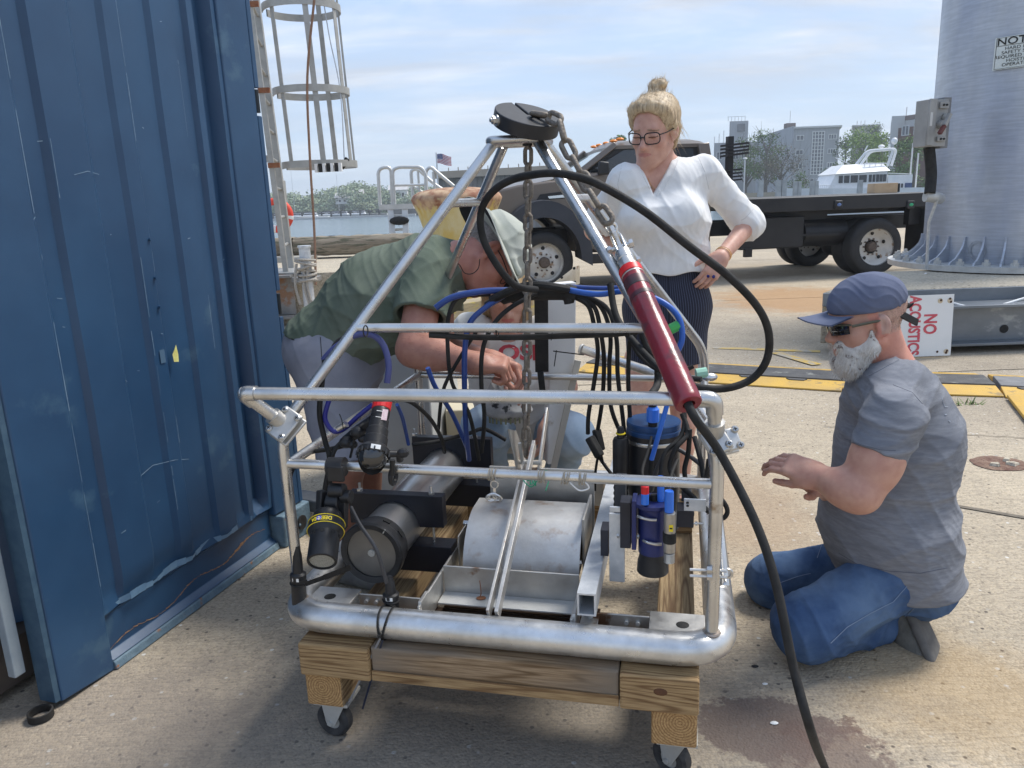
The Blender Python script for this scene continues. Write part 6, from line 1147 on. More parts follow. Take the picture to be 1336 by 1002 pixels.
q2 = e2-dd*.135; m = MB(); m.bar(e2-dd*.06, q2, .008, .014, up=(0,-1,0)); m.torus(q2, Vector((.3,-1,.1)), .011, .004, 20, 8); m.build('eye_bolt', steel, t)
for s_ in (-1,): m = MB(); q3 = e2-dd*.02+sx_*.021*s_; m.cyl(q3, q3+sx_*.008*s_, .007, seg=6); m.build('set_screw', steel, t)
cb = [e3-dd*.02, e3+dd*.03, P(940,592,1.33), P(985,680,1.27), P(1012,760,1.22), P(1035,870,1.17), P(1060,960,1.145), G(1078,1006,.012), G(1100,1060,.012), G(1180,1200,.012)]
m = MB(); m.tube(spline(cb, 10), [.0085]*91 if 0 else .0082, 14); tag(m.build('tow_cable', rubber, smooth=60), 'thick black cable running from the red sleeve down to the lower right corner', 'cable')
# ================================================= INSTRUMENTS ON THE FRAME
endp = mat('end_plate', (.13,.125,.115), (.19,.18,.165), sc=9, rough=.38, metal=.6); ssb = mat('housing_steel', (.52,.52,.52), (.68,.68,.67), sc=4, rough=.32, metal=.95, bump=.04, bsc=30, st=(1,1,6))
def tb(nm, label, cat, loc, group=None): return thing(nm, label, cat, loc, 0, group)
h0 = FK(-.328, -.335, .418); h1 = FK(-.328, .36, .418)
t = tb('pressure_housing', 'large stainless steel cylinder lying lengthwise between black boards on the left', 'cylinder', h0)
m = MB(); m.tube([h0+fv*.03, h1], .066, 40, cap=True); m.build('tube', ssb, t, smooth=60)
m = MB(); m.lathe([(.062,.0),(.0625,-.006),(.076,-.010),(.0795,-.004),(.0795,.014),(.076,.020),(.073,.022),(.073,.050),(.068,.052)], h0, fv, 48, cap=False); m.build('end_ring', black_pl, t, smooth=30)
m = MB(); m.lathe([(.001,.0),(.0625,.0)], h0+fv*-.001, fv, 40, cap=False); m.build('end_cap', endp, t, smooth=0)
m = MB(); m.cyl(h0-fv*.006, h0, .009, seg=8); m.cyl(h0-fv*.008, h0-fv*.006, .005, seg=6); m.build('centre_screw', alu_old, t)
for a_ in (1.15, 2.2, .55, 4.3): m = MB(); q = h0+fu*math.cos(a_)*.0735+UPZ*math.sin(a_)*.0735+fv*.036; m.box(q, (.018,.013,.004), FR3 @ Matrix.Rotation(-a_+math.pi/2, 3, 'Y')); m.build('ring_slot', rubber, t)
m = MB(); a_ = 1.15; m.bar(h0+fu*math.cos(1.0)*.066+UPZ*math.sin(1.0)*.066-fv*.0085, h0+fu*math.cos(1.0)*.078+UPZ*math.sin(1.0)*.078-fv*.0085, .0015,.002); m.build('ring_split', alu_old, t)
for i, (b, a0, a1, zt_, zb_) in enumerate([(-.165,-.452,-.195,.505,.425),(.27,-.43,-.175,.52,.42)]):
 t2 = tb('saddle_board', ['black plastic saddle board in front, clamping the stainless cylinder','black plastic saddle board at the rear of the stainless cylinder'][i], 'board', FK(-.33,b,.3))
 m = MB(); n_ = 14; arc = [(-.328+.067*math.cos(math.pi*k_/n_), .418+.067*math.sin(math.pi*k_/n_)) for k_ in range(n_+1)]
 poly = [(a1, .42)]+[(x, z) for x, z in arc]+[(a0,.42),(a0,zt_),(a1,zt_)]
 m.prism([FK(x, b-.015, z) for x, z in poly], fv*.03); m.build('upper_board', black_hdpe, t2, smooth=0, bevel=.0015)
 poly = [(a0,.416)]+[(-.328-.067*math.cos(math.pi*k_/n_), .418-.067*math.sin(math.pi*k_/n_)) for k_ in range(n_+1)]+[(a1,.416),(a1,.345)]+[(a0,.345)]
 m = MB(); fbox(m, a0+.02, a1+.02, b-.028, b+.03, .300, .372); m.build('lower_board', black_hdpe, t2, smooth=0, bevel=.0015)
 for a_ in (-.228, -.425):
  m = MB(); m.cyl(FK(a_, b, .31), FK(a_, b, zt_+.022), .0035, seg=10); m.build('threaded_rod', steel, t2); m = MB(); m.cyl(FK(a_, b, zt_), FK(a_, b, zt_+.006), .0085, seg=6); m.build('nut', steel, t2)
cc = FK(.325, .055, 0); ct_ = FP(855, 548, .055).z; t = tb('black_canister', 'large black canister with a blue lid and steel band at the right rear', 'canister', cc+UPZ*.36)
m = MB(); m.lathe([(.066,.352),(.070,.356),(.070,ct_-.045),(.071,ct_-.044),(.071,ct_-.032)], cc, UPZ, 48); m.build('body', mat('can_black', (.010,.011,.014), (.015,.016,.019), sc=12, rough=.35), t, smooth=40)
m = MB(); m.lathe([(.071,ct_-.0315),(.0712,ct_-.022),(.0695,ct_-.020),(.0695,ct_-.016),(.0712,ct_-.014),(.0712,ct_-.003),(.069,ct_),(.001,ct_+.001)], cc, UPZ, 48, cap=False); m.build('lid', mat('lid_blue', (.012,.055,.16), (.018,.07,.20), sc=20, rough=.38, metal=.3), t, smooth=30)
m = MB(); zb_ = FP(855, 582, -.01).z; m.lathe([(.0712,zb_-.005),(.0718,zb_-.004),(.0718,zb_+.004),(.0712,zb_+.005)], cc, UPZ, 48, cap=False); m.build('band', steel, t, smooth=40)
q = FK(.325,.0,ct_); m = MB(); m.cyl(q, q+UPZ*.012, .012, seg=16); m.build('gland', rubber, t); m = MB()
m.lathe([(.0155,.012),(.0165,.014),(.0165,.045),(.012,.050),(.012,.052)], q, UPZ, 12); m.build('blue_plug', blue_light, t, smooth=10)
m = MB(); m.tube(spline([q+UPZ*.05, q+UPZ*.08+fu*-.005, P(858,500,1.96), P(858,470,1.97)],6), .010, 12); m.build('plug_cable', rubber, t)
t = tb('blue_wand', 'bright blue tube standing diagonally in front of the black canister', 'tube', FP(870,560,-.08)); m = MB(); m.tube([FP(879,498,-.06), FP(850,600,-.06)], .0062, 14); m.build('tube', blue_light, t); m = MB(); m.tube([FP(850,600,-.06), FP(848,628,-.06), FP(846,660,-.06)], .0066, 12); m.build('rubber_end', rubber, t); m = MB(); m.lathe([(.004,0),(.0063,.001)], FP(850.5,599,-.06), UPZ, 12); m.build('ferrule', steel, t)
t = tb('ribbed_sensor', 'slim ribbed black sensor standing just left of the black canister', 'sensor', FK(.235,.03,.4)); q = FP(810, 640, .0); zt_ = FP(810,571,.0).z
m = MB(); pr = [(.020,.40)]+[(.020 if i%2 else .0175, .41+i*.008) for i in range(14)]+[(.0215,.53),(.0215,zt_-.01),(.018,zt_),(.010,zt_+.001),(.010,zt_+.02),(.006,zt_+.03)]
m.lathe(pr, (q.x,q.y,0), UPZ, 24); m.build('body', black_pl, t, smooth=25); m = MB(); m.torus((q.x,q.y,zt_+.012), UPZ, .011, .002, 20, 6); m.build('yellow_tie', yellow_pl, t)
t = tb('downward_camera', 'black downward camera held in a navy blue clamp on the right of the frame', 'camera', FP(852,690,-.30)); qc = FP(852, 690, -.305); zb_ = FP(852,742,-.305).z; zt_ = FP(852,655,-.305).z
m = MB(); m.lathe([(.034,zb_-.006),(.0355,zb_-.004),(.034,zb_+.02),(.030,zb_+.035),(.030,zb_+.04),(.029,zt_-.01),(.020,zt_)], (qc.x,qc.y,0), UPZ, 32); m.build('camera_body', black_pl, t, smooth=30)
m = MB(); m.lathe([(.0285,zb_+.042),(.0325,zb_+.044),(.0325,zt_-.01),(.0285,zt_-.009)], (qc.x,qc.y,0), UPZ, 32, cap=False); m.build('navy_sleeve', navy, t, smooth=30)
m = MB(); m.lathe([(.030,zt_-.006),(.044,zt_-.004),(.044,zt_+.004),(.030,zt_+.006)], (qc.x,qc.y,0), UPZ, 32); m.build('navy_flange', navy, t, smooth=30)
for (pxa, py_) in ((838,676),(845,708)):
 m = MB(); c_ = FP(pxa,py_,-.345); m.tube(fillet([c_-fu*.010+fv*.01, c_, c_+fu*.016-UPZ*.003, c_+fu*.030+fv*.004-UPZ*.004], .006), .0035, 10); m.build('band_bolt', steel, t)
def fpb(nm, px0, px1, py0, py1, b, th, mt, par, bev=.0015):
 p = FP(px0, py1, b); q = FP(px1, py0, b); p2 = FP(px1, py1, b); a0 = (p-FC).dot(fu); a1 = (p2-FC).dot(fu); m = MB(); fbox(m, a0, a1, b, b+th, p2.z, q.z); return m.build(nm, mt, par, smooth=0, bevel=bev)
t = tb('mounting_bracket', 'aluminium and black block bracket bolted between the square tube and the camera', 'bracket', FP(800,700,-.28)); navy_bl = mat('black_block', (.012,.013,.022), (.02,.022,.035), sc=20, rough=.5)
fpb('aluminium_plate', 795, 815, 671, 760, -.30, .008, galv, t); fpb('aluminium_lip', 795, 813, 662, 669, -.306, .006, galv, t); fpb('left_block', 783.5, 794, 692, 726, -.29, .05, navy_bl, t); fpb('right_block', 809, 823, 656, 716, -.31, .045, navy_bl, t); fpb('navy_jaw', 824, 830, 654, 718, -.33, .05, navy, t)
fpb('rear_block', 802, 816, 627, 665, -.20, .05, mat('block_grey',(.05,.055,.065),rough=.5), t); fpb('outer_block', 883, 905, 667, 689, -.28, .05, navy_bl, t); fpb('white_bracket', 892, 921, 652, 668, -.31, .005, galv, t); fpb('rear_plate', 889, 902, 642, 655, -.22, .04, MATS['block_grey'], t)
for px, py in ((896,656),(896,660)): m = MB(); m.cyl(FP(px,py,-.311), FP(px+2,py,-.314), .0022, seg=8); m.build('slot_screw', rubber, t)
m = MB(); m.cyl(FP(905,683,-.28), FP(918,683,-.28), .0025, seg=8); m.build('stud', steel, t)
for px, py in ((805,699),(907,683),(831,700)): m = MB(); m.cyl(FP(px,py,-.318), FP(px+3,py,-.318), .0052, seg=6); m.build('nut', steel, t)
t = tb('laser_pointer', 'small stainless cylinder with ribbed lower end and yellow label beside the navy clamp', 'laser', FP(873,700,-.36)); q = FP(873.5, 700, -.36); z1_ = FP(873,668,-.36).z; z0_ = FP(873,735,-.36).z
m = MB(); m.lathe([(.0118,z0_+.028),(.0128,z0_+.029),(.0128,z1_-.002),(.0115,z1_)], (q.x,q.y,0), UPZ, 24); m.build('body', mat('warm_steel', (.38,.36,.33), (.48,.46,.42), sc=20, rough=.38, metal=.8), t, smooth=30)
m = MB(); m.lathe([(.0122,z0_+.027-i*.0022-(0 if j else .0011)) if 0 else (.0122 if j else .0110, z0_+.026-i*.0026-j*.0012) for i in range(9) for j in (1,0)][::-1], (q.x,q.y,0), UPZ, 24); m.build('ribbed_end', MATS['warm_steel'], t, smooth=10)
m = MB(); zm = (z0_+z1_)/2+.002; m.lathe([(.0135,zm-.012),(.0145,zm-.011),(.0145,zm+.011),(.0135,zm+.012)], (q.x,q.y,0), UPZ, 24); m.build('black_collar', rubber, t, smooth=30)
m = MB(); c_ = Vector((q.x,q.y,zm+.026))-fv*.0128+fu*.003; m.box(c_, (.009,.0015,.015), FR3); m.build('yellow_label', yellow_pl, t); m = MB(); m.box(c_-fv*.001, (.006,.0006,.003), FR3); m.build('label_print', rubber, t)
def plug(label, px, py0, py1, b, r, mt, nm='sleeve', top=None):
 t = tb('cable_plug', label, 'plug', FP(px, py1, b)); m = MB(); p0 = FP(px, py1, b); p1 = FP(px, py0, b); n_ = 10
 m.lathe([(r*.75,0),(r,.001),(r,(p1-p0).length-.002),(r*.93,(p1-p0).length)], p0, (p1-p0), 14); m.build(nm, mt, t, smooth=20)
 m = MB(); m.torus(p1, (p1-p0), r*.85, r*.12, 14, 5); m.build('rim', mt, t)
 if top: m = MB(); m.lathe([(r*1.02,0),(r*1.02,.016),(r*.8,.018)], p1-(p1-p0).normalized()*.010, (p1-p0), 14); m.build('red_cap', top, t)
 return t
plug('blue cable plug with a red cap below the front rail', 841.5, 638, 658, -.34, .0085, blue_light, top=red_pl); plug('blue cable plug half hidden behind the front one', 862, 622, 655, -.31, .0078, blue_light); plug('blue cable plug sitting on top of the small stainless cylinder', 873, 641, 668, -.36, .0098, blue_light)
t = tb('plug_cluster', 'black moulded connectors on top of the downward camera', 'connector', qc);
for px, r in ((845,.008),(853,.010),(862,.008)): m = MB(); m.cyl(FP(px,668,-.31), FP(px,645,-.31), r, r*.7, 14); m.build('connector', rubber, t)
t = tb('flood_camera', 'black underwater camera with a red rear cap hanging below the bumper bar', 'camera', FP(495,570,-.47)); c0 = FP(500, 519, -.40); c1 = FP(487, 594, -.50); ax = (c1-c0).normalized(); Lc = (c1-c0).length
m = MB(); m.lathe([(.013,-.006),(.0215,-.004),(.0205,.030),(.018,.033)], c0, ax, 14); m.build('red_cap', red_pl, t, smooth=12)
pr = [(r_*1.22, h_) for r_, h_ in [(.0155,.030),(.0165,.034),(.0165,.048),(.0155,.05),(.0155,.056),(.0170,.058),(.0170,Lc*.55),(.019,Lc*.58),(.019,Lc*.70),(.0205,Lc*.72),(.0205,Lc*.85),(.026,Lc*.90),(.0285,Lc*.93),(.0285,Lc*1.0),(.026,Lc*1.02)]]
m = MB(); m.lathe(pr, c0, ax, 32); m.build('body', black_pl, t, smooth=25)
m = MB(); m.lathe([(.0320,Lc*1.02),(.029,Lc*1.10),(.022,Lc*1.17),(.010,Lc*1.21),(.001,Lc*1.215)], c0, ax, 28, cap=False); m.build('dome_port', mat('dome_glass', (.02,.02,.02), rough=.06, spec=.9), t, smooth=60)
pn = (CAM-c1); pn = (pn-ax*pn.dot(ax)).normalized(); ps = ax.cross(pn)
m = MB();
for k_ in range(9):
 a0 = -1.5+3*k_/9; a1 = -1.5+3*(k_+1)/9; A_ = pn*math.cos(a0)+ps*math.sin(a0); B_ = pn*math.cos(a1)+ps*math.sin(a1); l0 = .028*math.cos(a0*.9); l1 = .028*math.cos(a1*.9); m.quad(c1+A_*.033*-1+ax*.004, c1-B_*.033+ax*.004, c1-B_*.029+ax*(.004+l1), c1-A_*.029+ax*(.004+l0))
m.build('shade', rubber, t, fixn=False)
m = MB(); q = c1+pn*.0345-ax*.004-ps*.002; m.box(q, (.020,.010,.001), Matrix((ps, ax, pn)).transposed()); m.build('white_label', white_paint, t)
m = MB(); q = c0+ax*.052+pn*.0205+ps*-.009; m.box(q, (.012,.026,.0012), Matrix((ps, ax, pn)).transposed()); lb = m.build('pink_label', mat('label_pink', (.60,.40,.45), (.7,.6,.6), sc=300, rough=.6), t)
for s_ in (.045,.060): m = MB(); m.box(c0+ax*s_+pn*.0210+ps*.003, (.012,.0012,.0008), Matrix((ps, ax, pn)).transposed()); m.build('engraved_line', white_paint, t)
for k_ in range(16): a_ = 2*math.pi*k_/16; m = MB(); m.box(c1+(pn*math.cos(a_)+ps*math.sin(a_))*.0348, (.003,.003,.010), Matrix((ps,pn.cross(ax)*-1 if 0 else pn,ax)).transposed()); m.build('grip_rib', black_pl, t)
t = tb('clamp_arm', 'black knobbed clamp arm holding the red-capped camera to the front rail', 'clamp', FP(512,625,-.46)); m = MB(); m.tube([FP(505,592,-.49), FP(520,592,-.48), FP(522,600,-.47)], .008, 12); m.build('arm', black_pl, t);
m = MB(); m.sph(FP(526,591,-.49), .012, (1.1,.8,.9), 10); m.build('knob', black_pl, t, smooth=10); m = MB(); m.tube([FP(512,600,-.47), FP(512,620,-.47)], .006, 10); m.build('stem', black_pl, t); m = MB(); m.torus(FP(513,621,-.451), fu, .0165, .0055, 20, 8); m.build('rail_grip', black_pl, t); m = MB(); m.cyl(FP(513,613,-.47), FP(513,606,-.47), .004, seg=6); m.build('screw', steel, t)
t = tb('ball_clamp', 'black ball-joint clamp beside the red-capped camera', 'clamp', FP(465,565,-.40)); rng = random.Random(2)
m = MB(); m.tube([FP(452,575,-.36), FP(470,560,-.38), FP(488,548,-.41)], .013, 14); m.build('arm', black_pl, t)
for px, py, r in ((452,577,.017),(467,564,.018),(482,552,.014),(460,580,.012),(474,572,.013)): m = MB(); m.sph(FP(px,py,-.40), r, (1,.9,.8), 14); m.build('ball_joint', black_pl, t)
m = MB(); m.bar(FP(462,575,-.42), FP(457,597,-.42), .006, .004); m.build('strap_tail', rubber, t); m = MB(); m.tube([FP(448,560,-.42), FP(446,548,-.42), FP(443,540,-.42)], .0012, 5); m.build('tie_tail', rubber, t)
m = MB(); m.cyl(FP(452,553,-.40), FP(440,560,-.40), .008, .006, seg=12); m.build('clear_cap', steel, t)
t = tb('underwater_light', 'black underwater lamp with a yellow-lettered ring at the left front corner', 'lamp', FP(423,710,-.50)); c0 = FP(428, 670, -.500); c1 = FP(420, 733, -.600); ax = (c1-c0).normalized(); Lc = (c1-c0).length
m = MB(); m.lathe([(.010,-.01),(.020,-.004),(.030,.004),(.032,.012),(.030,.020),(.029,.024),(.037,.026),(.0385,.030),(.0385,.046),(.037,.050),(.031,.058),(.031,Lc*.98),(.030,Lc),(.026,Lc+.001),(.026,Lc-.006),(.0,Lc-.007)], c0, ax, 40, cap=False); m.build('body', black_pl, t, smooth=30)
for s_ in (.0285,.0475): m = MB(); m.torus(c0+ax*s_, ax, .0386, .0009, 40, 6); m.build('yellow_ring', yellow_pl, t)
pn = (CAM-c0); pn = (pn-ax*pn.dot(ax)).normalized(); ps = ax.cross(pn)       # ps to the right?
def wrap(s, size, uc, mt, flip=True, sx=1, bold=.0004):
 o = text('lettering', s, size, Matrix.Identity(4), mt, None, sx=sx, bold=bold, ext=0)
 for v in o.data.vertices:
  a_ = (uc+v.co.x)/.0390; d_ = pn*math.cos(a_)+ps*math.sin(a_); p_ = c0+ax*(.038+v.co.y)+d_*.0392; v.co = p_
 attach(o, t)
wrap('DEEPSEA', .0125, -.0135*-1 if ps.x > 0 else .0135, yellow_pl, sx=.95); m = MB(); a_ = (-.018 if ps.x > 0 else .018)/.039; d_ = pn*math.cos(a_)+ps*math.sin(a_)
m.lathe([(.001,0),(.006,0)], c0+ax*.038+d_*.0391, d_, 16, cap=False); m.build('logo_disc', mat('logo_blue', (.02,.04,.5), rough=.5), t, smooth=0, fixn=False); m = MB()
for k_ in range(5): a2 = math.pi*2*k_/5; u_ = ax*math.cos(a2)+d_.cross(ax)*math.sin(a2); m.bar(c0+ax*.038+d_*.0394+u_*.0012, c0+ax*.038+d_*.0394+u_*.0048, .0010, .0003, up=d_)
lo = m.build('logo_mark', white_paint, t); lo['kind'] = 'stuff'
for px in (-.5, .25, .9, -1.2): a_ = px; d_ = pn*math.cos(a_)+ps*math.sin(a_); m = MB(); m.cyl(c0+ax*.064+d_*.0300, c0+ax*.064+d_*.0316, .0048, seg=14); m.build('vent_hole', rubber, t)
m = MB(); m.lathe([(.001,.0),(.0255,.0)], c1-ax*.003, ax, 28, cap=False); m.build('lens', mat('lens_pale', (.42,.42,.38), (.30,.30,.27), sc=420, rough=.15, bump=.5, bsc=500), t, smooth=0, fixn=False)
t = tb('light_clamp', 'black clamp stack holding the underwater lamp to the front rail', 'clamp', FP(436,620,-.47));
m = MB(); m.tube([FP(429,609,-.470), FP(450,609,-.470)], .021, 20); m.build('rail_sleeve', black_pl, t, smooth=40); m = MB(); q = FP(438,618,-.487); m.box(q, (.038,.010,.035), FR3); m.build('clamp_pad', black_pl, t, bevel=.003)
for (px, py, r, l) in ((440,640,.016,.03),(436,655,.020,.025),(452,648,.015,.02)): m = MB(); q = FP(px,py,-.48); m.cyl(q-fu*l*.6, q+fu*l*.6, r, seg=18); m.build('joint', black_pl, t, bevel=.003)
m = MB(); q = FP(430,672,-.505); m.cyl(q-fv*.008, q, .0085, seg=8); m.build('steel_bolt', steel, t); m = MB(); m.bar(FP(420,640,-.48), FP(418,682,-.49), .020, .018); m.build('bracket_leg', black_pl, t, bevel=.003); m = MB(); m.bar(FP(448,650,-.48), FP(446,690,-.48), .022, .02); m.build('bracket_leg', black_pl, t, bevel=.003)
def bundle(label, px, py0, py1, b, r, taper=.8, cable=None):
 t = tb('bullet_sensor', label, 'sensor', FP(px, py1, b)); p0 = FP(px+2, py1, b); p1 = FP(px-2, py0, b); L__ = (p1-p0).length
 m = MB(); m.lathe([(r*.8,0),(r,.004),(r,L__*.45),(r*1.08,L__*.47),(r*1.08,L__*.55),(r*.72,L__*.58),(r*.62,L__*.85),(r*.35,L__)], p0, p1-p0, 24); m.build('body', black_pl, t, smooth=30)
 m = MB(); m.torus(p0+(p1-p0)*.4, (p1-p0)+fu*.01, r*1.06, .0022, 20, 6); m.build('cable_tie', rubber, t); m = MB(); m.bar(p0+(p1-p0)*.5-fv*r*1.02-fu*r*.3, p0+(p1-p0)*.5-fv*r*1.02+fu*r*.6, .008, .001, up=(0,-1,0)); m.build('white_tape', white_paint, t); return t
bundle('small black sensor strapped to the left front post', 389, 712, 792, -.455, .017); bundle('small black sensor standing by the front pipe near the zip ties', 510, 752, 802, -.43, .0175)
m = MB(); m.bar(FP(399,762,-.46), FP(424,753,-.475), .010, .003, up=(0,-1,.2)); m.bar(FP(423,753.4,-.475), FP(458,740,-.50), .012, .003, up=(0,-1,.2)); tag(m.build('broad_tie', rubber), 'broad black strap tail sticking out past the underwater lamp', 'strap')
m = MB(); m.bar(FP(380,764,-.47), FP(401,758,-.47), .007, .002, up=(0,-1,0)); tag(m.build('post_strap', rubber), 'black strap round the left front post', 'strap')
pc = FK(0,0,0); za = (FP(492,815,-.51)-FC).dot(fu)
t = tb('zip_tie', 'pale-looking long zip tie hanging from the front pipe', 'zip tie', FK(za,-.51,.3)); m = MB(); m.torus(FK(za,-.472,.318), fu+UPZ*.1, .0372, .0022, 28, 6); m.build('loop', rubber, t); m = MB(); m.bar(FP(496,833,-.515), FP(455,917,-.50), .0045, .0014, up=(0,-1,0)); m.build('tail', mat('tie_grey', (.20,.20,.21), rough=.35), t); m = MB(); m.box(FP(495,830,-.516), (.007,.006,.006), FR3); m.build('head', rubber, t)
t = tb('zip_tie', 'dark blue-black zip tie hanging just right of the pale one', 'zip tie', FK(za+.01,-.51,.3)); m = MB(); m.torus(FK(za+.012,-.472,.318), fu-UPZ*.25, .0378, .0022, 28, 6); m.build('loop', rubber, t); m = MB(); m.bar(FP(499,836,-.515), FP(473,925,-.49), .0045, .0014, up=(0,-1,0)); m.build('tail', mat('tie_navy', (.012,.018,.04), rough=.3), t)
t = tb('cable_splitter', 'black moulded cable splitter hanging behind the hood', 'connector', P(778,590,2.05)); m = MB(); m.bar(P(769,570,2.05), P(783,596,2.03), .030, .02); m.build('body', rubber, t, bevel=.005); m = MB(); m.cyl(P(783,596,2.03), P(786,603,2.03), .008, .005, 12); m.build('boot', rubber, t)
t = tb('cable_splitter', 'smaller black splitter tucked behind the other one', 'connector', P(782,575,2.1)); m = MB(); m.bar(P(778,560,2.1), P(784,588,2.08), .024, .02); m.build('body', rubber, t, bevel=.005)
def cable(label, pts, r, mt=rubber, nm='cable', cat='cable'):
 m = MB(); m.tube(spline([P(*p) for p in pts], 8), r, 10); return tag(m.build(nm, mt, smooth=70), label, cat)
cable('thick black cable looping high across the frame and far out to the right', [(700,378,1.85),(672,372,1.80),(648,345,1.78),(630,310,1.78),(628,275,1.77),(645,248,1.74),(675,232,1.70),(715,226,1.64),(745,229,1.60),(780,240,1.58),(840,275,1.56),(900,322,1.55),(950,360,1.56),(988,400,1.58),(1003,435,1.60),(1000,470,1.62),(980,495,1.63),(945,507,1.63),(905,504,1.64),(870,488,1.70),(835,455,1.80),(805,415,1.88),(796,370,1.92)], .0085)
bt = tb('cable_bundle', 'thick taped black cable bundle strapped across the frame behind the chain', 'cable bundle', P(690,385,2.0)); m = MB(); m.tube(spline([P(*p) for p in [(635,398,2.02),(655,388,2.0),(680,383,2.0),(710,382,2.0),(735,382,2.0),(750,384,2.0)]], 6), [.010]*6+[.020]*19+[.026]*0+[.024]*6, 14); m.build('bundle', rubber, bt)
m = MB(); m.tube([P(738,372,1.99), P(742,396,1.99)], .012, 10); m.build('tape_turn', rubber, bt)
m = MB(); m.tube(spline([P(640,392,1.97),P(670,378,1.96),P(700,372,1.95),P(742,378,1.97)],5), .011, 10); m.build('bundle_strand', rubber, bt)
